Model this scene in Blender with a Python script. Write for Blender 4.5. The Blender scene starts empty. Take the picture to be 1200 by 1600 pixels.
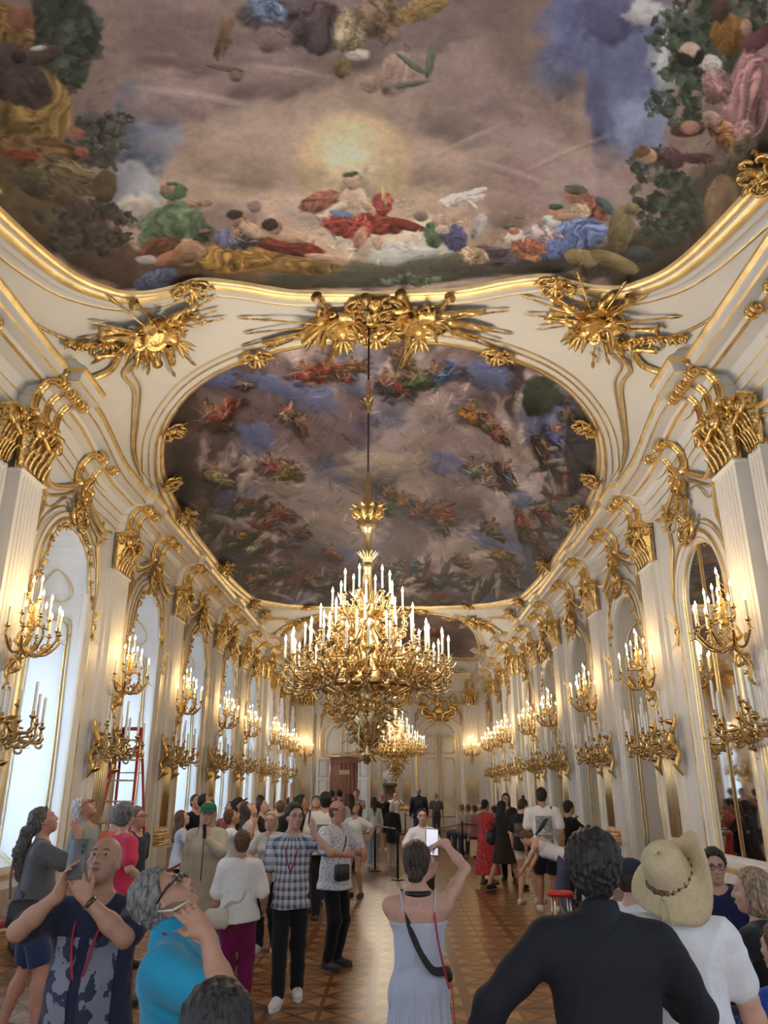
import bpy, bmesh, math, random
import numpy as np
from mathutils import Vector, Matrix
random.seed(7); RNG = np.random.RandomState(7)
PI = math.pi
S = bpy.context.scene; C = S.collection
# ------------------------------------------------------------ camera
CX, CZ = 0.257, 1.92                    # camera place in the room (x = 0 is the room's axis, floor z = 0)
FPX = 1202.0
PIT, ROL, YAW = [math.radians(a) for a in (19.777, .158, -.7956)]
cam = bpy.data.objects.new('camera', bpy.data.cameras.new('camera')); C.objects.link(cam)
cam.data.sensor_fit = 'VERTICAL'; cam.data.sensor_height = 36.0; cam.data.sensor_width = 27.0
cam.data.lens = 36.0 * FPX / 1600.0
cam.location = (CX, 0, CZ)
cam.rotation_euler = (Matrix.Rotation(-YAW, 4, 'Z') @ Matrix.Rotation(PI/2 + PIT, 4, 'X') @ Matrix.Rotation(-ROL, 4, 'Z')).to_euler()
cam.data.clip_end = 200
S.camera = cam
# ------------------------------------------------------------ view, world, daylight
vs = S.view_settings
S.display_settings.display_device = 'sRGB'
vs.view_transform = 'Standard'; vs.look = 'None'; vs.gamma = 1.0; vs.exposure = 1.22; vs.use_curve_mapping = False
W = bpy.data.worlds.new('sky'); S.world = W; W.use_nodes = True
W.node_tree.nodes['Background'].inputs[0].default_value = (.62, .78, 1.0, 1)
W.node_tree.nodes['Background'].inputs[1].default_value = .9
cy = S.cycles
cy.max_bounces = 7; cy.diffuse_bounces = 4; cy.glossy_bounces = 4; cy.transmission_bounces = 4; cy.transparent_max_bounces = 8
cy.sample_clamp_indirect = 6.0; cy.sample_clamp_direct = 0; cy.caustics_reflective = False; cy.caustics_refractive = False
cy.use_denoising = True
try: cy.use_light_tree = True
except Exception: pass

def area(name, loc, rot, sx, sy, power, col):
    l = bpy.data.lights.new(name, 'AREA'); l.shape = 'RECTANGLE'; l.size = sx; l.size_y = sy; l.energy = power; l.color = col
    o = bpy.data.objects.new(name, l); o.location = loc; o.rotation_euler = rot; C.objects.link(o); return o
HW = 4.87                                # wall face to room axis
YL = [5.9, 9.9, 14.04, 18.05, 22.36, 26.11, 30.6, 34.0, 37.1]      # far edge of each pilaster, window side
YR = [5.9, 9.8, 13.74, 17.7, 22.04, 25.45, 29.9, 33.2, 36.6]       # mirror side
YEND, YBACK = 41.2, -1.6
PWID = .95
def bays(Y):
    n = [y - PWID for y in Y[1:]] + [YEND - .35]
    return [(a + b) / 2 for a, b in zip(Y, n)]
BL, BR = bays(YL), bays(YR)
DAY = (.60, .78, 1.0)
for y in BL + [3.6, -.2]:
    area('window_daylight', (-6.5, y, 2.5), (0, -PI/2, 0), 3.2, 1.7, 70, DAY)
# ambient fill lamp added behind the camera; the back wall has no windows
area('back_fill', (0, -1.45, 2.3), (PI/2, 0, 0), 7.0, 3.6, 60, (.88, .93, 1))

# ------------------------------------------------------------ object helpers
def link(o, parent=None):
    C.objects.link(o)
    if parent is not None: o.parent = parent
    return o
def tag(o, label=None, cat=None, group=None, kind=None):
    if label: o['label'] = label
    if cat: o['category'] = cat
    if group: o['group'] = group
    if kind: o['kind'] = kind
    return o
def thing(name, label, cat, loc=(0, 0, 0), rz=0, group=None):
    o = bpy.data.objects.new(name, None); o.location = loc; o.rotation_euler = (0, 0, rz)
    o.empty_display_size = .1; C.objects.link(o)
    return tag(o, label, cat, group)
def kids(o): return KIDS.get(o.name, [])
KIDS = {}
def dup(root, loc=None, rz=None, label=None, group=None, scale=None, cat=None):
    def rec(o, par):
        c = o.copy(); C.objects.link(c); c.parent = par
        KIDS[c.name] = []
        for k in KIDS.get(o.name, []):
            KIDS[c.name].append(rec(k, c))
        return c
    r = rec(root, None)
    if loc is not None: r.location = loc
    if rz is not None: r.rotation_euler = (0, 0, rz)
    if scale is not None: r.scale = scale
    if label: r['label'] = label
    if group: r['group'] = group
    if cat: r['category'] = cat
    return r

class MB:
    """collects shapes, builds ONE mesh"""
    def __init__(s): s.v = []; s.f = []; s.m = []; s.sm = []; s.T = Matrix.Identity(4); s.mi = 0
    def add(s, vs, fs, smooth=True, mi=None):
        b = len(s.v); T = s.T
        s.v += [tuple(T @ Vector(v)) for v in vs]
        s.f += [tuple(i + b for i in f) for f in fs]
        s.m += [s.mi if mi is None else mi] * len(fs); s.sm += [smooth] * len(fs)
        return s
    def box(s, x0, x1, y0, y1, z0, z1, mi=None):
        v = [(x0,y0,z0),(x1,y0,z0),(x1,y1,z0),(x0,y1,z0),(x0,y0,z1),(x1,y0,z1),(x1,y1,z1),(x0,y1,z1)]
        return s.add(v, [(0,3,2,1),(4,5,6,7),(0,1,5,4),(1,2,6,5),(2,3,7,6),(3,0,4,7)], False, mi)
    def bbox(s, x0, x1, y0, y1, z0, z1, r=.01, mi=None):
        x0, x1 = min(x0,x1), max(x0,x1); y0, y1 = min(y0,y1), max(y0,y1); z0, z1 = min(z0,z1), max(z0,z1)
        r = min(r, (x1-x0)/2.01, (y1-y0)/2.01, (z1-z0)/2.01)
        rings = []
        for z, q in ((z0, r), (z0 + r, 0), (z1 - r, 0), (z1, r)):
            a = r if q else 0
            ring = []
            for (cx_, cy_, sx, sy) in ((x1-r, y1-r, 1, 1), (x0+r, y1-r, -1, 1), (x0+r, y0+r, -1, -1), (x1-r, y0+r, 1, -1)):
                k = 0 if q else r
                pts = [(cx_ + sx*k, cy_, z), (cx_ + sx*k*.7, cy_ + sy*k*.7, z), (cx_, cy_ + sy*k, z)]
                if sx * sy < 0: pts.reverse()
                ring += pts
            rings.append(ring)
        return s.loft(rings, cap=True, mi=mi)
    def loft(s, rings, closed=True, cap=False, smooth=True, mi=None):
        n = len(rings[0]); v = [p for r in rings for p in r]; f = []
        for i in range(len(rings) - 1):
            for j in range(n if closed else n - 1):
                a, b = i*n + j, i*n + (j+1) % n
                f.append((a, b, b + n, a + n))
        if cap:
            f.append(tuple(range(n - 1, -1, -1))); f.append(tuple(range((len(rings)-1)*n, len(rings)*n)))
        return s.add(v, f, smooth, mi)
    def lathe(s, prof, n=16, c=(0, 0), cap=True, mi=None, lobes=0, depth=0):
        rings = [[((r*(1 + depth*math.cos(lobes*2*PI*j/n))) * math.cos(2*PI*j/n) + c[0], (r*(1 + depth*math.cos(lobes*2*PI*j/n))) * math.sin(2*PI*j/n) + c[1], z) for j in range(n)] for r, z in prof]
        return s.loft(rings, cap=cap, mi=mi)
    def tube(s, pts, r, n=8, cap=True, flat=1.0, mi=None, up=None):
        pts = [Vector(p) for p in pts]; m = len(pts)
        rs = r if isinstance(r, (list, tuple)) else [r] * m
        rings = []; N = None
        for i in range(m):
            t = (pts[min(i+1, m-1)] - pts[max(i-1, 0)])
            if t.length < 1e-9: t = Vector((0, 0, 1))
            t.normalize()
            if N is None:
                a = Vector(up) if up else (Vector((0, 0, 1)) if abs(t.z) < .9 else Vector((1, 0, 0)))
                N = (a - t * a.dot(t)).normalized()
            else:
                N = N - t * N.dot(t)
                N = N.normalized() if N.length > 1e-6 else Vector((1, 0, 0))
            B = t.cross(N)
            rings.append([tuple(pts[i] + N * (rs[i] * flat * math.cos(2*PI*j/n)) + B * (rs[i] * math.sin(2*PI*j/n))) for j in range(n)])
        return s.loft(rings, cap=cap, mi=mi)
    def ell(s, c, r, n=12, m=8, mi=None):
        c = Vector(c); r = (r, r, r) if not hasattr(r, '__len__') else r
        rings = []
        for i in range(m + 1):
            a = -PI/2 + PI * i / m
            k = max(math.cos(a), .02)
            rings.append([(c.x + r[0]*k*math.cos(2*PI*j/n), c.y + r[1]*k*math.sin(2*PI*j/n), c.z + r[2]*math.sin(a)) for j in range(n)])
        return s.loft(rings, cap=True, mi=mi)
    def build(s, name, mats, parent=None, loc=None, rot=None):
        me = bpy.data.meshes.new(name); me.from_pydata(s.v, [], s.f)
        mats = mats if isinstance(mats, (list, tuple)) else [mats]
        for m in mats: me.materials.append(m)
        me.polygons.foreach_set('material_index', s.m); me.polygons.foreach_set('use_smooth', s.sm)
        me.validate(clean_customdata=False); me.update()
        o = bpy.data.objects.new(name, me); C.objects.link(o)
        if parent is not None:
            o.parent = parent; KIDS.setdefault(parent.name, []).append(o)
        if loc is not None: o.location = loc
        if rot is not None: o.rotation_euler = rot
        return o
def inst(o, parent, loc, rot=(0, 0, 0), scale=None):
    """copy of a part (with its sub-parts) under parent"""
    c = o.copy(); C.objects.link(c); c.parent = parent; c.location = loc; c.rotation_euler = rot
    if scale is not None: c.scale = scale
    KIDS.setdefault(parent.name, []).append(c)
    KIDS[c.name] = []
    for k in KIDS.get(o.name, []):
        d = k.copy(); C.objects.link(d); d.parent = c; KIDS[c.name].append(d)
    return c
def struct(o): o['kind'] = 'structure'; return o
# ------------------------------------------------------------ materials
def mat(name, col, rough=.5, metal=0, bump=0, bscale=40, var=0, vscale=6, coat=0, spec=.5, emis=None, estr=0, trans=0, alpha=1, sheen=0):
    m = bpy.data.materials.new(name); m.use_nodes = True
    N = m.node_tree.nodes; L = m.node_tree.links; b = N['Principled BSDF']
    b.inputs['Base Color'].default_value = (*col, 1); b.inputs['Roughness'].default_value = rough; b.inputs['Metallic'].default_value = metal
    b.inputs['Specular IOR Level'].default_value = spec; b.inputs['Coat Weight'].default_value = coat; b.inputs['Sheen Weight'].default_value = sheen
    b.inputs['Transmission Weight'].default_value = trans; b.inputs['Alpha'].default_value = alpha
    if emis: b.inputs['Emission Color'].default_value = (*emis, 1); b.inputs['Emission Strength'].default_value = estr
    tc = N.new('ShaderNodeTexCoord')
    if bump:
        n = N.new('ShaderNodeTexNoise'); n.inputs['Scale'].default_value = bscale; n.inputs['Detail'].default_value = 3
        L.new(tc.outputs['Object'], n.inputs['Vector'])
        p = N.new('ShaderNodeBump'); p.inputs['Strength'].default_value = bump; p.inputs['Distance'].default_value = .02
        L.new(n.outputs['Fac'], p.inputs['Height']); L.new(p.outputs['Normal'], b.inputs['Normal'])
    if var:
        n = N.new('ShaderNodeTexNoise'); n.inputs['Scale'].default_value = vscale; n.inputs['Detail'].default_value = 4
        L.new(tc.outputs['Object'], n.inputs['Vector'])
        r = N.new('ShaderNodeMapRange'); r.inputs[1].default_value = .3; r.inputs[2].default_value = .7
        r.inputs[3].default_value = 1 - var; r.inputs[4].default_value = 1 + var
        L.new(n.outputs['Fac'], r.inputs[0])
        h = N.new('ShaderNodeHueSaturation'); h.inputs['Color'].default_value = (*col, 1); L.new(r.outputs[0], h.inputs['Value'])
        L.new(h.outputs['Color'], b.inputs['Base Color'])
    return m
M = {}
M['gold'] = mat('gilding', (.82, .57, .23), .29, 1, bump=.7, bscale=30, var=.35, vscale=9)
M['goldline'] = mat('gilt_moulding', (.88, .68, .35), .48, 1, bump=.2, bscale=30, var=.18, vscale=4)
M['brass'] = mat('gilt_bronze', (.62, .45, .22), .24, 1, bump=.2, bscale=50)
M['white'] = mat('ivory_paint', (.86, .83, .77), .45, bump=.05, bscale=12, var=.02)
M['cream'] = mat('cream_plaster', (.88, .83, .73), .6, bump=.06, bscale=10, var=.03, vscale=1.5)
M['wallw'] = mat('wall_paint', (.84, .82, .78), .5, bump=.04, bscale=9, var=.02)
M['marble'] = mat('red_marble', (.50, .40, .36), .3, var=.3, vscale=7)
M['black'] = mat('black_lacquer', (.02, .02, .022), .4)
M['iron'] = mat('dark_rod', (.05, .035, .03), .4, .6)
M['mirror'] = mat('mirror_silvering', (.78, .76, .72), .03, 1)
M['statue'] = mat('white_marble', (.85, .84, .82), .35, var=.03)
M['blind'] = mat('white_blind', (.9, .92, .95), .8)
M['darkroom'] = mat('panelled_room', (.30, .19, .13), .6)
def glass_mat():
    m = bpy.data.materials.new('clear_glass'); m.use_nodes = True; N = m.node_tree.nodes; L = m.node_tree.links
    N.remove(N['Principled BSDF'])
    t = N.new('ShaderNodeBsdfTransparent'); t.inputs[0].default_value = (.93, .96, .97, 1)
    g = N.new('ShaderNodeBsdfGlossy'); g.inputs['Roughness'].default_value = .02
    lw = N.new('ShaderNodeLayerWeight'); lw.inputs[0].default_value = .5
    pw = N.new('ShaderNodeMath'); pw.operation = 'POWER'; pw.inputs[1].default_value = 4; L.new(lw.outputs['Facing'], pw.inputs[0])
    f = N.new('ShaderNodeMath'); f.operation = 'MULTIPLY_ADD'; f.inputs[1].default_value = .6; f.inputs[2].default_value = .05; L.new(pw.outputs[0], f.inputs[0])
    x = N.new('ShaderNodeMixShader'); L.new(f.outputs[0], x.inputs[0]); L.new(t.outputs[0], x.inputs[1]); L.new(g.outputs[0], x.inputs[2])
    L.new(x.outputs[0], N['Material Output'].inputs[0]); return m
M['glass'] = glass_mat()
def blind_mat():
    m = bpy.data.materials.new('translucent_blind'); m.use_nodes = True; N = m.node_tree.nodes; L = m.node_tree.links
    N.remove(N['Principled BSDF'])
    d = N.new('ShaderNodeBsdfDiffuse'); d.inputs[0].default_value = (.9, .92, .95, 1)
    t = N.new('ShaderNodeBsdfTranslucent'); t.inputs[0].default_value = (.88, .93, 1, 1)
    x = N.new('ShaderNodeMixShader'); x.inputs[0].default_value = .6; L.new(d.outputs[0], x.inputs[1]); L.new(t.outputs[0], x.inputs[2])
    # horizontal slats
    tc = N.new('ShaderNodeTexCoord'); w = N.new('ShaderNodeTexWave'); w.bands_direction = 'Z'; w.inputs['Scale'].default_value = 9
    L.new(tc.outputs['Object'], w.inputs['Vector'])
    b = N.new('ShaderNodeBump'); b.inputs['Strength'].default_value = .3; L.new(w.outputs['Fac'], b.inputs['Height'])
    L.new(b.outputs['Normal'], d.inputs['Normal'])
    L.new(x.outputs[0], N['Material Output'].inputs[0]); return m
M['scrim'] = blind_mat()
def flame_mat(name, col, st):
    m = bpy.data.materials.new(name); m.use_nodes = True; N = m.node_tree.nodes
    b = N['Principled BSDF']; b.inputs['Base Color'].default_value = (1, .9, .7, 1)
    b.inputs['Emission Color'].default_value = (*col, 1); b.inputs['Emission Strength'].default_value = st
    m.cycles.emission_sampling = 'NONE'; return m
M['flame'] = flame_mat('candle_bulb', (1, .80, .48), 4.6)
M['candle'] = mat('wax_sleeve', (.90, .86, .74), .4)
M['candle_off'] = mat('unlit_wax', (.86, .86, .85), .45)
def parquet():
    m = bpy.data.materials.new('star_parquet'); m.use_nodes = True; N = m.node_tree.nodes; L = m.node_tree.links; b = N['Principled BSDF']
    tc = N.new('ShaderNodeTexCoord'); sp = N.new('ShaderNodeSeparateXYZ'); L.new(tc.outputs['Object'], sp.inputs[0])
    def mth(op, a, c=None, d=None):
        n = N.new('ShaderNodeMath'); n.operation = op
        for i, q in enumerate((a, c, d)):
            if q is None: continue
            if isinstance(q, (int, float)): n.inputs[i].default_value = q
            else: L.new(q, n.inputs[i])
        return n.outputs[0]
    P = .92
    def cell(o): return mth('ABSOLUTE', mth('SUBTRACT', mth('FRACT', mth('ADD', mth('DIVIDE', o, P), 100.0)), .5))   # 0 centre .. .5 edge
    u, v = cell(sp.outputs[0]), cell(sp.outputs[1])
    mx = mth('MAXIMUM', u, v); mn = mth('MINIMUM', u, v)
    edge = mth('GREATER_THAN', mx, .445)                    # square frame strips
    diag = mth('LESS_THAN', mth('ABSOLUTE', mth('SUBTRACT', u, v)), .035)      # X strips
    dia = mth('LESS_THAN', mth('ABSOLUTE', mth('SUBTRACT', mth('ADD', u, v), .47)), .035)  # diamond strips
    crs = mth('LESS_THAN', mn, .025)
    strip = mth('MAXIMUM', mth('MAXIMUM', edge, diag), mth('MAXIMUM', dia, crs))
    # grain
    n = N.new('ShaderNodeTexNoise'); n.inputs['Scale'].default_value = 1.0; n.inputs['Detail'].default_value = 5
    mp = N.new('ShaderNodeMapping'); mp.inputs['Scale'].default_value = (5, 60, 1); L.new(tc.outputs['Object'], mp.inputs[0]); L.new(mp.outputs[0], n.inputs['Vector'])
    wv = N.new('ShaderNodeTexNoise'); wv.inputs['Scale'].default_value = 1.3; L.new(tc.outputs['Object'], wv.inputs['Vector'])
    c1 = N.new('ShaderNodeMix'); c1.data_type = 'RGBA'; c1.inputs[6].default_value = (.45, .205, .075, 1); c1.inputs[7].default_value = (.17, .075, .03, 1)
    L.new(strip, c1.inputs[0])
    # the triangles alternate in tone
    tri = mth('GREATER_THAN', u, v); inn = mth('LESS_THAN', mth('ADD', u, v), .47)
    alt = mth('ABSOLUTE', mth('SUBTRACT', tri, inn))
    c2 = N.new('ShaderNodeMix'); c2.data_type = 'RGBA'; c2.blend_type = 'MULTIPLY'; c2.inputs[0].default_value = 1
    L.new(c1.outputs[2], c2.inputs[6])
    g = mth('ADD', mth('MULTIPLY', n.outputs['Fac'], .7), mth('ADD', mth('MULTIPLY', alt, .22), mth('MULTIPLY', wv.outputs['Fac'], .55)))
    cc = N.new('ShaderNodeCombineColor'); [L.new(g, cc.inputs[i]) for i in range(3)]
    L.new(cc.outputs[0], c2.inputs[7]); L.new(c2.outputs[2], b.inputs['Base Color'])
    b.inputs['Roughness'].default_value = .30; b.inputs['Specular IOR Level'].default_value = .32
    bp = N.new('ShaderNodeBump'); bp.inputs['Strength'].default_value = .10; bp.inputs['Distance'].default_value = .01
    L.new(mth('ADD', wv.outputs['Fac'], mth('MULTIPLY', strip, .2)), bp.inputs['Height']); L.new(bp.outputs['Normal'], b.inputs['Normal'])
    return m
M['parquet'] = parquet()
# a point of the photograph as a ray from the camera, used to measure where things stand
def ray(x, y):
    a, b = x - 600, y - 800
    A = a*math.cos(ROL) - b*math.sin(ROL); B = a*math.sin(ROL) + b*math.cos(ROL)
    X = A/FPX; U = -B/FPX
    yy = math.cos(PIT) - U*math.sin(PIT); Z = math.sin(PIT) + U*math.cos(PIT)
    c, s = math.cos(YAW), math.sin(YAW)
    return np.array([X*c + yy*s, -X*s + yy*c, Z])
CAM = np.array([CX, 0, CZ])
def at_z(x, y, z): r = ray(x, y); return CAM + r*(z - CZ)/r[2]
def at_y(x, y, Y): r = ray(x, y); return CAM + r*Y/r[1]
# ============================================================ the shell
GW = [M['white'], M['goldline'], M['gold']]
def ribbon(path, prof, to3, closed=False, mb=None, smooth=True):
    """sweep prof [(a, b, material of the strip that starts here)] along a flat path; a runs along the left normal, b is handed to to3"""
    mb = mb or MB(); P = [Vector((p[0], p[1])) for p in path]; n = len(P); nor = []
    for i in range(n):
        if closed: d0, d1 = P[i] - P[i-1], P[(i+1) % n] - P[i]
        else: d0, d1 = P[i] - P[max(i-1, 0)], P[min(i+1, n-1)] - P[i]
        if d0.length < 1e-9: d0 = d1
        if d1.length < 1e-9: d1 = d0
        d0 = d0.normalized(); d1 = d1.normalized()
        a, b = Vector((-d0.y, d0.x)), Vector((-d1.y, d1.x)); m = (a + b)
        m = m.normalized() if m.length > 1e-6 else a
        nor.append(m / max(m.dot(a), .35))
    k = len(prof)
    V = [to3(P[i].x + nor[i].x*pr[0], P[i].y + nor[i].y*pr[0], pr[1]) for i in range(n) for pr in prof]
    base = len(mb.v); mb.add(V, [], smooth)
    for i in range(n if closed else n - 1):
        for j in range(k - 1):
            a = base + i*k + j; b = base + ((i+1) % n)*k + j
            mb.f.append((a, b, b+1, a+1)); mb.m.append(prof[j][2]); mb.sm.append(smooth)
    return mb
def cat(pts, n=10, closed=False):
    """smooth curve through points"""
    out = []; m = len(pts); P = [Vector(p) for p in pts]
    rg = range(m if closed else m - 1)
    for i in rg:
        g = (lambda q: P[q % m]) if closed else (lambda q: P[min(max(q, 0), m-1)])
        p0, p1, p2, p3 = g(i-1), g(i), g(i+1), g(i+2)
        for s in range(n):
            t = s/n
            out.append(.5*((2*p1) + (p2-p0)*t + (2*p0-5*p1+4*p2-p3)*t*t + (3*p1-p0-3*p2+p3)*t*t*t))
    if not closed: out.append(P[-1])
    return out
def arch_path(yc, hw, z0, zs, n=18, rise=None):
    rise = hw if rise is None else rise
    p = [(yc + hw, z0)] + [(yc + hw*math.cos(PI*i/n), zs + rise*math.sin(PI*i/n)) for i in range(n+1)] + [(yc - hw, z0)]
    return p
def wall_face(name, sx, spans, y0, y1, ztop, depth):
    mb = MB(); X = sx*HW; XO = sx*(HW + depth); cur = y0
    q = lambda a: mb.add(a, [(0, 1, 2, 3)], False)
    for (yc, hw, z0, zs, rise, dp) in spans:
        xo = sx*(HW + dp)
        q([(X, cur, 0), (X, yc-hw, 0), (X, yc-hw, ztop), (X, cur, ztop)])
        ap = arch_path(yc, hw, z0, zs, rise=rise)
        for (a, b) in zip(ap[1:-1], ap[2:-1]):
            q([(X, a[0], a[1]), (X, b[0], b[1]), (X, b[0], ztop), (X, a[0], ztop)])
        if z0 > 0: q([(X, yc-hw, 0), (X, yc+hw, 0), (X, yc+hw, z0), (X, yc-hw, z0)])
        lo = ap + [ap[0]]
        for (a, b) in zip(lo, lo[1:]):
            q([(X, a[0], a[1]), (X, b[0], b[1]), (xo, b[0], b[1]), (xo, a[0], a[1])])
        cur = yc + hw
    q([(X, cur, 0), (X, y1, 0), (X, y1, ztop), (X, cur, ztop)])
    return struct(mb.build(name, M['wallw']))
YLW = [-.2, 3.6] + BL; YRW = [-.2, 3.6] + BR
SPL = 4.82
wl = wall_face('wall_left', -1, [(y, .95, .80, SPL, .95, 1.05) for y in YLW], YBACK, YEND, 7.45, 1.05)
OPEN = {4, 5, 6}                         # bays of the mirror side that are open arcades
wr = wall_face('wall_right', 1, [(y, .92 if i in OPEN else .80, 0 if i in OPEN else 1.04, 4.62, .92 if i in OPEN else .80, 1.05 if i in OPEN else .035) for i, y in enumerate(YRW)], YBACK, YEND, 7.45, 1.05)
mb = MB(); mb.box(-7.6, 9.5, YBACK-.2, YEND+6, -.2, 0); struct(mb.build('floor', M['parquet']))
# far wall with a doorway at x -2.4
mb = MB()
DX = (-2.42, 2.50)
def quadxz(mb, x0, x1, z0, z1, y): mb.add([(x0, y, z0), (x1, y, z0), (x1, y, z1), (x0, y, z1)], [(0, 1, 2, 3)], False)
quadxz(mb, -HW, -3.12, 0, 8.6, YEND); quadxz(mb, -1.68, HW, 0, 8.6, YEND); quadxz(mb, -3.12, -1.68, 3.48, 8.6, YEND)
for x in (-3.12, -1.68): mb.add([(x, YEND, 0), (x, YEND+.5, 0), (x, YEND+.5, 3.48), (x, YEND, 3.48)], [(0, 1, 2, 3)], False)
mb.add([(-3.12, YEND, 3.48), (-3.12, YEND+.5, 3.48), (-1.68, YEND+.5, 3.48), (-1.68, YEND, 3.48)], [(0, 1, 2, 3)], False)
wf = struct(mb.build('wall_far', M['wallw']))
mb = MB(); mb.box(-HW-1.1, HW, YBACK-.2, YBACK, 0, 8.6); struct(mb.build('wall_back', M['wallw']))
# the panelled room seen through the open door
mb = MB()
for a in ((-4.6, -4.5, YEND+.5, YEND+5, 0, 3.6), (-.6, -.5, YEND+.5, YEND+5, 0, 3.6), (-4.6, -.5, YEND+5, YEND+5.1, 0, 3.6), (-4.6, -.5, YEND+.5, YEND+5, 3.6, 3.7)): mb.box(*a)
for i in range(9):
    mb.bbox(-2.9+i*.22, -2.78+i*.22, YEND+4.9, YEND+5, .1, 3.3, .02)
struct(mb.build('wall_next_room', mat('copper_wall_hanging', (.27, .135, .10), .45, var=.2)))
l = bpy.data.lights.new('next_room_lamp', 'POINT'); l.energy = 22; l.color = (1, .72, .55); l.shadow_soft_size = .2
o = bpy.data.objects.new('next_room_lamp', l); o.location = (-3.0, YEND+2.4, 2.9); C.objects.link(o)
# exit sign hanging in that room
mb = MB(); mb.bbox(-2.75, -2.2, YEND+2.0, YEND+2.06, 2.62, 2.86, .01)
sg = mb.build('hanging_sign', mat('sign_box', (.75, .62, .35), .5)); tag(sg, 'small lit signboard hanging inside the room behind the open door', 'sign')
# the small gallery behind the arcade
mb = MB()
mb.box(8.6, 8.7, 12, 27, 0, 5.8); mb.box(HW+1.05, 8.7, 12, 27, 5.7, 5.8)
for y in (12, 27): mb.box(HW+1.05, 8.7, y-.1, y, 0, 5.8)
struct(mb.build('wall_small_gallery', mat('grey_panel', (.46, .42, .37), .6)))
# outer window wall: closes each niche behind its glass
def win_outer(sx, y, k):
    e = struct(thing('window_%d' % k, None, None, (sx*(HW+1.05), y, 0)))
    e['kind'] = 'structure'
    mb = MB()                                   # lunette board over the glass and jambs
    x0, x1 = -.06, .02
    mb.box(x0, x1, -.95, .95, 4.30, 5.80); mb.box(x0, x1, -.95, -.80, .8, 4.3); mb.box(x0, x1, .80, .95, .8, 4.3); mb.box(x0, x1, -.95, .95, .8, .95)
    mb.build('window_surround', M['white'], e)
    mb = MB()
    for yy in (-.78, -.03, .72): mb.bbox(-.02, .06, yy, yy+.06, .95, 4.3, .01)
    for z in (.95, 1.75, 2.6, 3.45, 4.24): mb.bbox(-.02, .06, -.78, .78, z, z+.05, .01)
    mb.build('window_frame', M['white'], e)
    mb = MB(); mb.add([(-.0, -.78, .97), (-.0, .78, .97), (-.0, .78, 4.3), (-.0, -.78, 4.3)], [(0, 1, 2, 3)], False); mb.build('window_pane', M['glass'], e)
    mb = MB(); n = 20                                   # loosely hung white roller blind
    mb.add([(.10 + .01*math.sin(i*1.7), -.76, .97 + 3.3*i/n) for i in range(n+1)] + [(.10 + .012*math.sin(i*1.3+1), .76, .97 + 3.3*i/n) for i in range(n+1)],
           [(i, i+1, n+2+i, n+1+i) for i in range(n)]); mb.build('roller_blind', M['scrim'], e)
    mb = MB()                                    # gilt lines on both reveals and round the glass
    for s in (-1, 1):
        yy = s*.935
        for ins, zt in ((.0, 4.66), (.05, 4.60)):
            p = cat([(.18+ins, 1.0+ins), (.18+ins, 4.2), (.20+ins, zt-.12), (.42+ins, zt+.04), (.62-ins, zt-.06), (.82-ins, zt-.12), (.86-ins, zt-.35), (.86-ins, 4.0), (.86-ins, 1.0+ins), (.18+ins, 1.0+ins)], 5)
            mb.tube([(q[0], yy, q[1]) for q in p], .013, 5, mi=1)
        p = cat([(.24, 4.82), (.30, 5.1), (.55, 5.35), (.74, 5.2), (.80, 4.95), (.62, 4.83), (.45, 4.92), (.24, 4.82)], 5)
        mb.tube([(q[0], s*(max(.0, .95**2 - max(0, q[1]-SPL)**2))**.5*.985, q[1]) for q in p], .013, 5, mi=1)
    mb.tube([(.07, q[0], q[1]) for q in arch_path(0, .80, 1.0, 4.3, rise=.9)], .02, 6, mi=1)
    mb.tube([(.07, -.8, 4.28), (.07, -.3, 4.36), (.07, 0, 4.30), (.07, .3, 4.36), (.07, .8, 4.28)], .018, 6, mi=1)
    mb.build('gilt_lines', GW, e)
    if sx > 0: e.rotation_euler = (0, 0, PI)
for k, y in enumerate(YLW): win_outer(-1, y, k+1)
# ------------------------------------------------------------ ornament vocabulary
def spiral(c, r0, r1, a0, a1, n=22):
    return [(c[0] + (r0+(r1-r0)*i/n)*math.cos(a0+(a1-a0)*i/n), c[1] + (r0+(r1-r0)*i/n)*math.sin(a0+(a1-a0)*i/n)) for i in range(n+1)]
def leaf(mb, p, d, L, w, curl=.3, up=(0, 0, 1), n=9, mi=None):
    """acanthus leaf from p along d, curling towards up"""
    p = Vector(p); d = Vector(d).normalized(); u = Vector(up); u = (u - d*u.dot(d)); u = u.normalized() if u.length > 1e-5 else Vector((0, 0, 1)); s = d.cross(u)
    V = []; F = []
    for i in range(n):
        t = i/(n-1); c = p + d*(L*t*(1-.15*curl*t)) + u*(L*curl*t*t)
        ww = w*(math.sin(PI*min(t*.86+.14, 1))**.7)*(1 - .28*(i % 2))
        V += [tuple(c - s*ww + u*w*.10), tuple(c + u*w*.34*(1-t)), tuple(c + s*ww + u*w*.10), tuple(c - u*w*.12)]
    for i in range(n-1):
        a = i*4
        for j in range(4): F.append((a+j, a+(j+1) % 4, a+4+(j+1) % 4, a+4+j))
    mb.add(V, F, True, mi)
def flower(mb, c, r, nrm=(0, 0, 1), mi=None, n=5):
    nrm = Vector(nrm).normalized(); a = Vector((1, 0, 0)) if abs(nrm.x) < .8 else Vector((0, 1, 0)); u = (a - nrm*a.dot(nrm)).normalized(); v = nrm.cross(u); c = Vector(c)
    for i in range(n):
        t = 2*PI*i/n + c.x*9
        d = u*math.cos(t) + v*math.sin(t)
        leaf(mb, c, d, r, r*.42, .35, nrm, 5, mi)
    mb.ell(c + nrm*r*.25, r*.3, 6, 4, mi)
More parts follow.
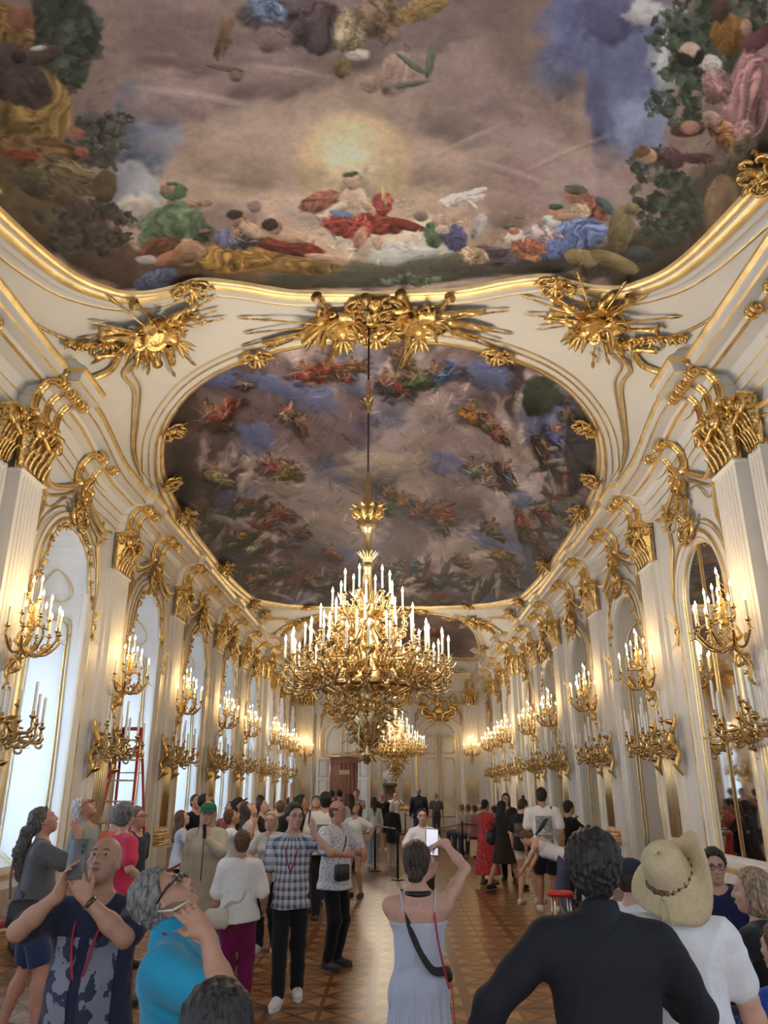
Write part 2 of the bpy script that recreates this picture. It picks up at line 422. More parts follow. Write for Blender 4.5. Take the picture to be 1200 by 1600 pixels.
def scroll(mb, pts, r, to=None, mi=None, taper=True, leaves=0, seed=1):
    n = len(pts); to = to or (lambda p: p)
    rr = [r*(.45 + .55*math.sin(PI*min(1, (i/(n-1))*.8+.2))) if taper else r for i in range(n)]
    P = [to(p) for p in pts]; mb.tube(P, rr, 6, mi=mi)
    rnd = random.Random(seed)
    for k in range(leaves):
        i = int((k+.5)/leaves*(n-2))+1
        d = Vector(P[i]) - Vector(P[i-1]); s = rnd.choice((-1, 1))
        q = Vector(to((pts[i][0]+.01, pts[i][1], pts[i][2] if len(pts[i]) > 2 else 0))) - Vector(P[i])
        leaf(mb, P[i], d.normalized()*.6 + Vector((rnd.uniform(-1, 1), rnd.uniform(-1, 1), rnd.uniform(-1, 1)))*.7, r*4.2, r*1.5, .3, mi=mi)
def rocaille(w, h, seed, dens=1.0, relief=.06):
    """a gilt rococo cartouche lying in the local YZ plane, facing +x"""
    rnd = random.Random(seed); mb = MB(); to = lambda p: (p[2] if len(p) > 2 else .03, p[0], p[1])
    for s in (-1, 1):
        for (cx, cz, r0, a0, a1) in ((.28, .05, .34, -1.9, 2.1), (.20, -.28, .24, 1.2, 5.2), (.12, .36, .2, -.8, 3.6)):
            p = spiral((s*cx*w, cz*h), r0*min(w, h), .04*w, (a0 if s > 0 else PI-a0), (a1 if s > 0 else PI-a1), 16)
            scroll(mb, [(a, b, .03+relief*.5) for a, b in p], .038*min(w, h)*1.6, to)
        for k in range(int(5*dens)):
            t = k/(5*dens); y0 = s*w*(.1+.3*t); z0 = h*(-.35+.75*t)
            leaf(mb, (.03, y0, z0), (.15, s*(.6+rnd.random()), rnd.uniform(-.6, 1)), .28*min(w, h), .085*min(w, h), .35, (1, 0, 0))
    for k in range(int(4*dens)): flower(mb, (relief, rnd.uniform(-.25, .25)*w, rnd.uniform(-.45, .45)*h), .12*min(w, h), (1, 0, 0))
    for k in range(3): leaf(mb, (.04, 0, h*.1), (.2, (k-1)*.5, 1), .48*h, .08*w, .3, (1, 0, 0))
    for k in range(3): leaf(mb, (.04, 0, -h*.1), (.2, (k-1)*.5, -1), .45*h, .08*w, .3, (1, 0, 0))
    mb.ell((.02, 0, 0), (relief, w*.13, h*.2), 10, 6)
    return mb
def garland(pts, r, seed, nrm=(1, 0, 0), step=1):
    rnd = random.Random(seed); mb = MB(); P = cat(pts, 6)
    mb.tube(P, r*.35, 5)
    for i, p in enumerate(P[::step]):
        q = p + Vector((rnd.uniform(-.3, .3), rnd.uniform(-.6, .6), rnd.uniform(-.6, .6)))*r
        if i % 3 == 0: flower(mb, q + Vector(nrm)*r*.5, r*1.15, nrm)
        else: leaf(mb, q, (rnd.uniform(.0, .4), rnd.uniform(-1, 1), rnd.uniform(-1, 1)), r*1.9, r*.6, .3, nrm, 6)
    return mb
# ------------------------------------------------------------ pilasters
def fluted(mb, w, z0, z1, x0, x1, nf, mi=0, rod=None):
    """fluted shaft, width w along y, front at x1"""
    ys = [(-w/2, 0), (-w/2+.05, 0)]; fw = (w-.1)/nf
    for i in range(nf):
        a = -w/2+.05+i*fw
        ys += [(a+fw*.15, 0)] + [(a+fw*(.5-.33*math.cos(PI*k/4)), -fw*.30*math.sin(PI*k/4)) for k in range(1, 4)] + [(a+fw*.85, 0)]
    ys += [(w/2-.05, 0), (w/2, 0)]
    ring = lambda z, k=1: [(x1 + d*k, y, z) for y, d in ys]
    R = [ring(z0), ring(z1-.10), ring(z1-.05, 0), ring(z1)]
    mb.loft(R, closed=False, smooth=False, mi=mi)
    for s in (-1, 1): mb.add([(x0, s*w/2, z0), (x1, s*w/2, z0), (x1, s*w/2, z1), (x0, s*w/2, z1)], [(0, 1, 2, 3)], False, mi)
    if rod is not None:
        for i in range(nf):
            yc = -w/2+.05+(i+.5)*fw
            rod.tube([(x1-fw*.12, yc, 1.17), (x1-fw*.12, yc, 2.36), (x1-fw*.12, yc, 2.42)], [fw*.3, fw*.3, fw*.08], 6)
def capital_mb(w, h):
    """composite capital: leafy bell, two volutes, abacus; back on x = 0"""
    mb = MB(); rnd = random.Random(3)
    n = 9
    for i in range(7):
        t = i/6; ww = w/2*(1+.06*t*t); d = .10+.12*t*t
        if i: mb.loft([[(0, -pw, z), (pd, -pw, z), (pd, pw, z), (0, pw, z)] for (pw, pd, z) in (prev, (ww, d, h*t*.86))], closed=False, smooth=True)
        prev = (ww, d, h*t*.86)
    for row, (z, k, L) in enumerate(((.02, 5, .34), (.22*h/.7, 4, .36), (.40*h/.7, 5, .30))):
        for i in range(k):
            y = (i+.5-k/2)*w/k*1.02
            leaf(mb, (.10+.03*row, y, z), (.12, y*.10, 1), L*h/.7*.82, w/k*.50, .30, (1, 0, 0), 11)
        for s in (-1, 1): leaf(mb, (.06, s*w/2, z), (.1, s*.12, 1), L*h/.7*.8, .06, .3, (0, s, 0), 7)
    for s in (-1, 1):
        p = spiral((s*w*.42, h*.74), .14*h, .02, (PI*.5), (PI*.5 - s*PI*3.2), 26)
        mb.tube([(.24+.0015*i, a, b) for i, (a, b) in enumerate(p)], [.035]*len(p), 6)
        mb.tube([(.12, s*w*.1, h*.45), (.2, s*w*.22, h*.72), (.24, s*w*.36, h*.9)], [.03, .04, .03], 6)
        flower(mb, (.27, s*w*.42, h*.74), .05, (1, 0, 0))
        p = spiral((.16, h*.76), .10*h, .02, PI*.5, PI*3.4, 18)
        mb.tube([(a, s*(w*.56), b) for a, b in p], .03, 6)
    flower(mb, (.26, 0, h*.93), .13, (1, 0, .2)); garl = [(.25, -w*.3, h*.7), (.28, 0, h*.52), (.25, w*.3, h*.7)]
    mb.tube(cat(garl, 5), .032, 6)
    mb.loft([[(0, -w*.55, z), (.27+e, -w*.55-e, z), (.22+e, 0, z), (.27+e, w*.55+e, z), (0, w*.55, z)] for z, e in ((h*.88, -.02), (h*.93, 0), (h*.96, .02), (h, .02))], closed=True, cap=True, smooth=False)
    return mb
CAPM = {}
def dz_at(y):
    """the end thirds of the room carry their entablature a little higher"""
    def sm(t): t = min(1, max(0, t)); return t*t*(3-2*t)
    return .25*(1 - sm((y-10.1)/2.2)) + .25*sm((y-27.6)/1.6)
pil_protos = {}
def pilaster(wall, sx, yfar, big):
    dz = dz_at(yfar-.2); key = (round(dz, 2), big)
    ztop = 5.66 + dz; wm = .66; yc = yfar - wm/2
    if key not in pil_protos:
        mb = MB(); rod = MB(); pr = .24 if big else .12
        mb.box(0, .05, -wm/2-.12, wm/2+.06, 0, ztop)                          # backing strip
        fluted(mb, wm, .9, ztop, 0, pr, 6, 0, rod)
        if big:
            mb2 = MB(); mb2.T = Matrix.Translation((0, -wm/2-.26, 0)); r2 = MB(); r2.T = mb2.T
            fluted(mb2, .34, .9, ztop, 0, .10, 3, 0, r2)
            mb.add(mb2.v, mb2.f, False); rod.add(r2.v, r2.f, True)
            mb.box(0, .12, -wm/2-.45, -wm/2-.05, 0, .86)
        mb.box(0, pr+.03, -wm/2-.03, wm/2+.03, 0, .80)
        mb.box(0, pr+.05, -wm/2-.05, wm/2+.05, 0, .12)
        mb.bbox(-.02, pr+.03, -wm/2-.03, wm/2+.03, ztop-.05, ztop, .015)
        shaft = mb.build('pilaster', M['white'], wall)
        rod.build('gilt_fluting', M['goldline'], shaft)
        b = MB()
        for (z, a, e) in ((.80, .06, .05), (.86, .08, .03), (.94, .05, .05), (1.0, .06, .04), (1.06, .03, .06)):
            b.bbox(-.02, pr+a, -wm/2-a, wm/2+a, z, z+e, .018)
        b.build('gilt_base', M['gold'], shaft)
        cp = capital_mb(wm, .72).build('capital', M['gold'], shaft, loc=(pr-.10, 0, ztop))
        if big: 
            c2 = capital_mb(.34, .72).build('capital', M['gold'], shaft, loc=(-.0, -wm/2-.26, ztop))
        pil_protos[key] = shaft
        o = shaft
    else:
        o = inst(pil_protos[key], wall, (0, 0, 0))
    o.location = (sx*HW, yc, 0)
    if sx > 0: o.rotation_euler = (0, 0, PI); o.scale = (1, -1, 1)
    else: o.rotation_euler = (0, 0, 0)
    return o
PILS = []
for sx, YY, w in ((-1, YL, wl), (1, YR, wr)):
    for i, y in enumerate(YY):
        pilaster(w, sx, y, i in (1, 6)); PILS.append((sx, y-.33, i))
# ------------------------------------------------------------ arch frames, lines, cartouches
FR_G = [(-.01, -.05, 0), (-.01, .03, 0), (.0, .045, 1), (.025, .05, 0), (.06, .08, 0), (.10, .075, 0), (.115, .095, 1), (.155, .10, 1), (.18, .075, 0), (.23, .06, 0), (.24, .075, 1), (.262, .06, 0), (.27, 0, 0)]
FR_M = [(-.01, -.03, 1), (.005, .0, 1), (.02, .01, 0), (.05, .04, 0), (.06, .06, 1), (.085, .065, 0), (.12, .05, 0), (.145, .08, 1), (.185, .095, 1), (.21, .06, 0), (.23, .03, 0), (.27, .03, 1), (.285, .015, 0), (.29, 0, 0)]
cart = rocaille(.62, .5, 4, 1.0, .09); knob = rocaille(.22, .62, 9, .8, .06)
parts_cache = {}
def place(key, mk, name, wall, sx, y, z, x=0):
    if key not in parts_cache:
        o = mk().build(name, M['gold'], wall); parts_cache[key] = o
    else: o = inst(parts_cache[key], wall, (0, 0, 0))
    o.location = (sx*(HW - x), y, z); o.rotation_euler = (0, 0, 0) if sx < 0 else (0, 0, PI)
    o.scale = (1, 1 if sx < 0 else -1, 1)
    return o
for sx, YY, w, LL in ((-1, YLW, wl, 0), (1, YRW, wr, 1)):
    for i, yc in enumerate(YY):
        if yc < 2: continue
        opn = LL and i in OPEN
        hw = .95 if not LL else (.92 if opn else .80); z0 = .80 if not LL else (0 if opn else 1.04); zs = SPL if not LL else 4.62
        fr = ribbon(list(reversed(arch_path(yc, hw, z0, zs))), [(-a[0], a[1], a[2]) for a in (FR_M if (LL and not opn) else FR_G)], lambda a, b, c: (sx*(HW - c), a, b))
        # profile a runs outwards from the opening
        fr = ribbon(arch_path(yc, hw, z0, zs), [(-p[0], p[1], p[2]) for p in (FR_M if (LL and not opn) else FR_G)], lambda a, b, c: (sx*(HW - c), a, b))
        fr.build('arch_moulding', GW, w)
        dz = dz_at(yc)
        place('cart%d' % (i % 2), lambda: rocaille(.62, .5, 4 + i % 2, 1.2, .09), 'cartouche', w, sx, yc, zs + hw + .22, .06)
        for s in (-1, 1):
            place('knob', lambda: rocaille(.20, .62, 9, .8, .06), 'gilt_bracket', w, sx, yc + s*(hw+.24), zs - .35, .03)
        # thin gilt line above the arch, and the two long curved lines up to the capitals
        mb = MB(); X = lambda p: (sx*(HW - .03), yc + p[0], p[1])
        for s in (-1, 1):
            P = cat([(s*(hw+.24), zs-.1), (s*(hw+.30), zs+.35), (s*(hw+.22), zs+.72), (s*(hw+.10), zs+1.05), (s*(hw+.20), zs+1.42+dz)], 7)
            mb.tube([X(p) for p in P], .022, 6); mb.tube([(X((p[0]+s*.07, p[1]+.03))) for p in P], .016, 6)
            Q = cat([(s*(hw+.42), 6.12+dz), (s*(hw+.1), 6.05+dz), (s*.55, 6.22+dz), (s*.12, 6.45+dz)], 7)      # heavy swags of moulding to the centre bracket
            mb.tube([(sx*(HW-.10), yc+p[0], p[1]) for p in Q], .042, 8)
            mb.tube([(sx*(HW-.05), yc+p[0], p[1]-.13) for p in Q], .022, 6)
            mb.tube([(sx*(HW-.04), yc+p[0]*.97, p[1]-.24+.06*math.sin(k*.5)) for k, p in enumerate(Q)], .014, 5)
        mb.tube([X(p) for p in [((hw+.34)*math.cos(a), zs+(hw+.34)*math.sin(a)) for a in [PI*(.12+.76*k/16) for k in range(17)]]], .015, 5)
        mb.build('gilt_curves', M['goldline'], w)
        place('keyb%d' % (i % 2), lambda: rocaille(.36, .62, 14 + i % 2, 1.1, .12), 'cartouche', w, sx, yc, 6.28+dz, .10)
        if i % 2 == 0 or not LL:
            g = garland([(.07, 0, 0), (.07, .28, -.38), (.06, .62, -.52), (.06, .85, -1.0), (.05, 1.06, -1.35)], .062, 5+i)
            for q in (1, -1):
                if q < 0: g = garland([(.07, 0, 0), (.08, -.28, -.38), (.06, -.62, -.52), (.06, -.85, -1.0), (.05, -1.06, -1.35)], .062, 9+i)
                o = g.build('festoon', M['gold'], w); o.location = (sx*HW, yc, 6.10+dz*.6); o.rotation_euler = (0, 0, 0 if sx < 0 else PI)
        else:
            g = garland([(.07, -.1, 0), (.09, -.5, -.22), (.09, -.85, .05)], .07, 22+i); g2 = garland([(.07, 0, 0), (.07, .04, -.3), (.07, .0, -.62)], .07, 32+i)
            g.add(g2.v, g2.f); o = g.build('festoon', M['gold'], w); o.location = (sx*HW, yc, 6.12+dz); o.rotation_euler = (0, 0, 0 if sx < 0 else PI)
# mirrors
for i, yc in enumerate(YRW):
    if i in OPEN or i < 2: continue
    e = thing('arched_mirror', 'tall arched gilt-barred mirror on the right wall, %s' % {2: 'beside the camera, reaching out of the frame', 3: 'nearest one in the picture', 7: 'just past the open arches', 8: 'second past the open arches', 9: 'third past the open arches', 10: 'last before the far wall'}[i], 'mirror', (HW+.025, yc, 0))
    mb = MB(); ap = arch_path(0, .80, 1.04, 4.62); mb.add([(0, a, b) for a, b in ap], [tuple(range(len(ap)))], False); mb.build('mirror_glass', M['mirror'], e)
    mb = MB(); mb.bbox(-.03, .0, -.014, .014, 1.04, 5.42, .012); mb.build('glazing_bar', M['goldline'], e)
    for z in (2.62, 4.2):
        mb = MB(); mb.bbox(-.03, .0, -.80, .80, z-.012, z+.012, .01); mb.build('glazing_bar', M['goldline'], e)
# open arches: reveals with gilt panels, glass barriers with metal clamps
k = 0
for i, yc in enumerate(YRW):
    if i not in OPEN: continue
    k += 1
    e = struct(thing('trim_%d' % (20+i), None, None, (HW, yc, 0)))
    mb = MB()
    for s in (-1, 1):
        yy = s*.905
        for ins in (0, .06):
            p = cat([(.18+ins, .5+ins), (.18+ins, 4.2), (.20+ins, 4.5), (.40+ins, 4.66), (.60-ins, 4.60), (.84-ins, 4.5), (.86-ins, 4.2), (.86-ins, 1.0), (.86-ins, .5+ins), (.18+ins, .5+ins)], 5)
            mb.tube([(q[0], yy, q[1]) for q in p], .016, 5)
        p = cat([(.24, 4.74), (.30, 5.0), (.5, 5.2), (.72, 5.1), (.78, 4.85), (.5, 4.80), (.24, 4.74)], 5)
        mb.tube([(q[0], s*max(.0, .92**2 - max(0, q[1]-4.62)**2)**.5*.985, q[1]) for q in p], .02, 5)
    mb.build('gilt_lines', M['goldline'], e)
    g = thing('glass_barrier', 'frameless glass barrier with small metal clamps closing the %s open arch from the camera' % ['first', 'second', 'third'][k-1], 'barrier', (HW+1.09, yc, 0))
    mb = MB(); mb.box(-.006, .006, -.88, -.02, .05, 2.05); mb.build('glass_panel', M['glass'], g)
    mb = MB(); mb.box(-.006, .006, .02, .88, .05, 2.05); mb.build('glass_panel', M['glass'], g)
    for z in (.4, 1.15, 1.9):
        for y in (-.885, 0, .885): 
            mb = MB(); mb.bbox(-.02, .02, y-.05, y+.05, z-.012, z+.012, .006); mb.build('clamp', M['iron'], g)
# dado rail, skirting
for nm, sx, w, YY, hws in (('baseboard_left', -1, wl, YLW, .95), ('baseboard_right', 1, wr, YRW, .80)):
    mb = MB(); cur = YBACK; segs = []
    for i, yc in enumerate(YY):
        if sx > 0 and i in OPEN: segs.append((cur, yc-1.0)); cur = yc+1.0
    segs.append((cur, YEND))
    for a, b in segs:
        ribbon([(a, 0), (b, 0)], [(0, .02, 1), (.14, .02, 0), (.15, .008, 0), (.80, .008, 0), (.82, .02, 0), (.84, .035, 1), (.87, .035, 1), (.89, .02, 0), (.97, .02, 0), (.98, .0, 0)], lambda y, q, c: (sx*(HW - c), y, q), mb=mb, smooth=False)
    struct(mb.build(nm, GW))
mb = MB()
for yc in YLW: mb.box(-HW-.01, -HW+.03, yc-1.1, yc+1.1, .16, .70)
struct(mb.build('trim_1', M['marble']))
# ------------------------------------------------------------ entablature and cornice
ENT = [(0, 6.36, 0), (.05, 6.38, 1), (.065, 6.40, 0), (.07, 6.43, 0), (.07, 6.525, 1), (.085, 6.54, 0), (.09, 6.60, 0), (.10, 6.685, 1), (.115, 6.70, 0), (.14, 6.76, 0), (.19, 6.83, 0), (.27, 6.86, 1), (.32, 6.87, 0), (.36, 6.90, 0),
       (.52, 6.90, 1), (.545, 6.92, 0), (.555, 7.00, 0), (.565, 7.03, 1), (.60, 7.08, 1), (.61, 7.11, 0), (.59, 7.14, 0), (.50, 7.19, 0), (.47, 7.22, 1), (.45, 7.245, 0), (.36, 7.29, 0), (.10, 7.30, 0)]
def ent_path(sx, YY):
    pts = [(0, YBACK)]; 
    for i, y in enumerate(YY):
        o = .22 if i in (1, 6) else .11
        a, b = y-.66-.05, y+.05
        pts += [(o, a, 1), (o, b, 1)] if False else [(0, a-.02), (o, a), (o, b), (0, b+.02)]
    pts += [(0, YEND)]
    out = []
    for p, q in zip(pts, pts[1:]):
        n = max(1, int((q[1]-p[1])/.5))
        out += [(p[0]+(q[0]-p[0])*k/n, p[1]+(q[1]-p[1])*k/n) for k in range(n)]
    return out + [pts[-1]]
def add_profile(path, prof, sx, mb):
    k = len(prof); base = len(mb.v)
    for (o, y) in path:
        dz = dz_at(y); jg = .10 * dz/.25
        mb.add([(sx*(HW - o*(1 if a > .0 else 1) - a - (jg if a > .25 else 0)), y, z + dz) for a, z, m_ in prof], [])
    for i in range(len(path)-1):
        for j in range(k-1):
            a = base+i*k+j; mb.f.append((a, a+k, a+k+1, a+1)); mb.m.append(prof[j][2]); mb.sm.append(False)
for n_, (sx, YY) in enumerate(((-1, YL), (1, YR))):
    mb = MB(); add_profile(ent_path(sx, YY), ENT, sx, mb); struct(mb.build('trim_%d' % (2+n_), GW))
mb = MB()
for kx in (1,):
    prof = ENT; path = [(-HW+.6*0, 0), (HW, 0)]
    k = len(prof)
    for X in (-HW, HW): mb.add([(X, YEND - a*1.05, 6.36 + (z-6.36)*1.15 + .32) for a, z, m_ in prof], [])
    for j in range(k-1): mb.f.append((j, j+k, j+k+1, j+1)); mb.m.append(prof[j][2]); mb.sm.append(False)
struct(mb.build('trim_4', GW))
# console brackets carrying the cornice
def console_mb():
    mb = MB()
    p = [(.10, 0), (.09, .12), (.13, .30), (.24, .43), (.38, .47)] 
    for y in (-.05, .05): mb.tube([(a, y, b) for a, b in [tuple(q) for q in cat(p, 6)]], [.034]*25, 6)
    mb.tube([(a+.015, 0, b) for a, b in [tuple(q) for q in cat(p, 6)]], [.05]*25, 6)
    for y in (-.07, 0, .07):
        s = spiral((.42, .40), .085, .015, PI*.55, -PI*2.2, 20); mb.tube([(a, y, b) for a, b in s], .026, 6)
    s = spiral((.12, -.01), .05, .012, PI*.5, PI*2.9, 14); mb.tube([(a, 0, b) for a, b in s], [.045]*15, 6)
    leaf(mb, (.14, 0, .30), (.3, 0, -1), .34, .07, .4, (1, 0, 0)); leaf(mb, (.42, 0, .50), (1, 0, .5), .14, .06, .4, (0, 0, 1))
    flower(mb, (.50, 0, .40), .06, (1, 0, 0))
    return mb
for sx, YY, w, BB in ((-1, YL, wl, YLW), (1, YR, wr, YRW)):
    for i, y in enumerate(YY):
        big = i in (1, 6); o = .22 if big else .11
        for q in ((-.72, -.38, -.06) if big else (-.54, -.14)):
            c = place('console', console_mb, 'console', w, sx, y + q - .02, 6.44 + dz_at(y), o*.9 + .0); c.location.x = sx*(HW - o)
    for yc in BB:
        if yc < 2: continue
        for q in (-.24, .24): 
            c = place('console', console_mb, 'console', w, sx, yc + q, 6.44 + dz_at(yc), .02)
# ------------------------------------------------------------ far wall furnishing
def on_far(mb, path, prof): return ribbon(path, prof, lambda a, b, c: (a, YEND - c, b), mb=mb)
mb = MB()
for cx_ in DX:
    on_far(mb, arch_path(cx_, 1.06, 0, 4.35, rise=.95), [(-p[0], p[1], p[2]) for p in FR_G])
for cx_, a, b in ((DX[0], 3.55, 4.2), (DX[1], 3.55, 4.2)):
    for s in (-1, 1):
        P = cat([(cx_+s*.12, 3.62), (cx_+s*.86, 3.62), (cx_+s*.88, 4.3), (cx_+s*.6, 4.85), (cx_+s*.12, 5.05), (cx_+s*.12, 4.2), (cx_+s*.12, 3.62)], 5)
        mb.tube([(p[0], YEND-.03, p[1]) for p in P], .03, 5, mi=1)
mb.tube([(DX[0]-1.0, YEND-.03, 3.52), (DX[0]+1.0, YEND-.03, 3.52)], .035, 5, mi=1)
for z0, z1, mi in ((0, .9, 0), (.86, .92, 1)):
    for xx in ((-HW, -3.6), (-1.25, 1.3), (3.7, HW)): mb.box(xx[0], xx[1], YEND-.04, YEND, z0, z1, mi)
for xx in ((-3.9, -3.6), (-1.26, -.98), (.98, 1.28), (3.62, 3.9)):
    for x_ in xx: mb.tube([(x_, YEND-.04, .92), (x_, YEND-.04, 5.6)], .022, 5, mi=1)
P = [(-.98, 1.0), (-.98, 5.2), (-.5, 5.9), (0, 5.5), (.5, 5.9), (.98, 5.2), (.98, 1.0)]
mb.tube([(p[0]*.4, YEND-.04, p[1]) for p in cat(P, 5)], .025, 5, mi=1)
struct(mb.build('trim_5', GW))
for xc in (-4.36, -.82, .80, 4.12):                      # fluted pilasters of the far wall
    m1 = MB(); rod = MB(); R = Matrix.Rotation(-PI/2, 4, 'Z'); wd = .72 if abs(xc) > 2 else .56
    fluted(m1, wd, .9, 6.0, 0, .10, 8, 0, rod); m1.box(0, .13, -wd/2-.03, wd/2+.03, 0, .9)
    sh = m1.build('pilaster', M['white'], wf, loc=(xc, YEND, 0), rot=(0, 0, -PI/2)); rod.build('gilt_fluting', M['goldline'], sh)
    b = MB(); b.bbox(0, .17, -wd/2-.05, wd/2+.05, .88, 1.12, .03); b.build('gilt_base', M['gold'], sh)
    capital_mb(wd, .72).build('capital', M['gold'], sh, loc=(0, 0, 6.0))
def door_leaf(mb, w, h, mi=0):
    """panelled leaf, hinge at x = 0, front -y"""
    mb.bbox(0, w, 0, .05, .02, h, .01, mi=0)
    for z0, z1 in ((.15, 1.0), (1.12, 2.35), (2.47, h-.12)):
        for ins, r in ((.10, .016), (.15, .012)):
            for q in (-.004, .054): mb.tube([(ins, q, z0+ins-.08), (w-ins, q, z0+ins-.08), (w-ins, q, z1-ins+.08), (ins, q, z1-ins+.08), (ins, q, z0+ins-.08)], r, 5, mi=1)
DG = [M['white'], M['goldline']]
for n_, (x, rz) in enumerate(((-3.12, PI+.35), (-1.68, -.35))):        # opened leaves
    mb = MB(); door_leaf(mb, .68, 3.44)
    o = struct(mb.build('door_%d' % (n_+1), [M['white'], mat('grey_moulding', (.55, .52, .46), .5)], loc=(x, YEND-.06, 0), rot=(0, 0, rz)))
    hd = MB(); hd.ell((.62, -.03, 1.05), (.03, .03, .03), 8, 6); hd.build('door_handle', M['brass'], o)
for n_, s in enumerate((-1, 1)):                                         # closed double door on the right
    mb = MB(); mb.bbox(0, .80, 0, .05, .02, 4.6, .01)
    xs = (.08, .62)
    for z0, z1 in ((.2, 1.05), (1.5, 3.3), (3.62, 4.4)):
        for ins, r in ((0, .022), (.05, .012)):
            P = cat([(.12+ins, z0+ins), (.66-ins, z0+ins), (.68-ins, (z0+z1)/2), (.66-ins, z1-ins), (.40, z1-ins+.08), (.12+ins, z1-ins), (.10+ins, (z0+z1)/2), (.12+ins, z0+ins)], 5)
            mb.tube([(p[0], -.006, p[1]) for p in P], r, 5, mi=1)
    for q in (1.2, 1.33): mb.tube([(p[0], -.01, p[1]) for p in cat([(.1, q), (.28, q+.09), (.4, q), (.52, q+.09), (.68, q)], 5)], .02, 5, mi=1)
    mb.tube([(.775, -.01, .1), (.775, -.01, 4.5)], .02, 5, mi=1)
    o = struct(mb.build('door_%d' % (n_+3), DG, loc=(DX[1] + s*.86, YEND-.08, 0)))
    if s > 0: o.scale = (-1, 1, 1)
for cx_ in DX:                                                            # trophies above both doors
    big = rocaille(1.5, .95, 31, 2.4, .16)
    for a in (-.9, -.55, .5, .85): big.tube([(.05, -a*.2, -.35), (.12, a, .30)], [.02, .03], 6)
    o = big.build('door_trophy', M['gold'], wf, loc=(cx_, YEND-.05, 5.72), rot=(0, 0, -PI/2)); o.scale = (1, 1.4, 1.3)
    for s in (-1, 1):
        g = garland([(.05, 0, .9), (.07, s*.35, .45), (.05, s*.75, .75), (.05, s*.98, .3), (.05, s*1.12, -.4)], .075, 40+s)
        g.build('festoon', M['gold'], wf, loc=(cx_, YEND-.03, 5.75), rot=(0, 0, -PI/2))
for x in (-4.36, -.82, .80, 4.12, -2.42, 2.5):
    for q in (-.16, .16):
        o = inst(parts_cache['console'], wf, (x+q, YEND-.02, 6.80), (0, 0, -PI/2), (1, 1, 1.1))
# ============================================================ vaulted ceiling
CW_, ZS_, RI_ = 4.5, 7.2, 1.3
def zc(x, y=20):
    u = min(.995, abs(x)/CW_); z = ZS_ + RI_*(1-u**2.4)**.7
    # the vault also comes down to the end wall
    if y > 38.6: v = min(.995, (y-38.6)/2.5); z = min(z, ZS_+.5 + (RI_-.5)*(1-v**2.4)**.7)
    return z
mb = MB()
us = [math.sin(PI/2*k/26) for k in range(-26, 27)]; us = [u*.992 for u in us]
ys = [YBACK + k*(38.6-YBACK)/40 for k in range(41)] + [38.6 + 2.5*math.sin(PI/2*k/10) for k in range(1, 11)]
V = [(u*CW_, y, zc(u*CW_, y)) for y in ys for u in us]; n = len(us)
mb.add(V, [(j*n+i, j*n+i+1, (j+1)*n+i+1, (j+1)*n+i) for j in range(len(ys)-1) for i in range(n-1)])
cl = struct(mb.build('ceiling', M['cream']))
mb = MB()                                             # flat ledge between cornice and vault, and roof above
for s in (-1, 1): mb.add([(s*4.40, YBACK, 7.30), (s*4.40, YEND, 7.30), (s*5.0, YEND, 7.30), (s*5.0, YBACK, 7.30)], [(0, 1, 2, 3)], False)
mb.box(-7, 7, YBACK-.3, YEND+.3, 8.75, 8.85); struct(mb.build('trim_6', M['white']))
# outlines, right half: x -> y at the near side, y at the far side
def interp(x, T): return float(np.interp(abs(x), [t[0] for t in T], [t[1] for t in T]))
MID0 = [(0, 10.38), (1, 10.42), (2, 10.66), (2.75, 11.0), (3.3, 11.5), (3.72, 12.15), (4.0, 13.0), (4.15, 13.8), (4.25, 15.0), (4.30, 16.8)]
MID1 = [(0, 29.0), (1.6, 28.65), (2.4, 28.0), (3.0, 27.1), (3.5, 26.1), (3.95, 24.6), (4.15, 23.6), (4.25, 22.0), (4.30, 20.0)]
NEA1 = [(0, 9.12), (1.1, 9.02), (1.8, 8.72), (2.3, 8.52), (2.62, 8.56), (2.95, 8.55), (3.25, 8.42), (3.55, 8.0), (3.72, 7.5), (3.85, 6.85), (3.95, 6.2), (4.08, 5.2), (4.15, 4.0), (4.18, 2.6)]
NEA0 = [(0, -.6), (2.6, -.5), (3.6, .2), (4.1, 1.5), (4.18, 2.5)]
THI0 = [(0, 29.7), (1.4, 29.75), (2.3, 29.85), (2.7, 29.9), (3.1, 30.5), (3.5, 31.6), (3.8, 33.2), (4.0, 35)]
THI1 = [(0, 39.5), (2.5, 39.2), (3.5, 38), (3.9, 36.5), (4.0, 35.1)]
def outline(T0, T1, n=6):
    up = [(x, y) for x, y in T0] + [(x, y) for x, y in reversed(T1)]
    P = cat([(x, y, 0) for x, y in up], n)
    L = [(-p.x, p.y) for p in reversed(P) if p.x > .02]
    R_ = [(p.x, p.y) for p in P]
    return R_ + L
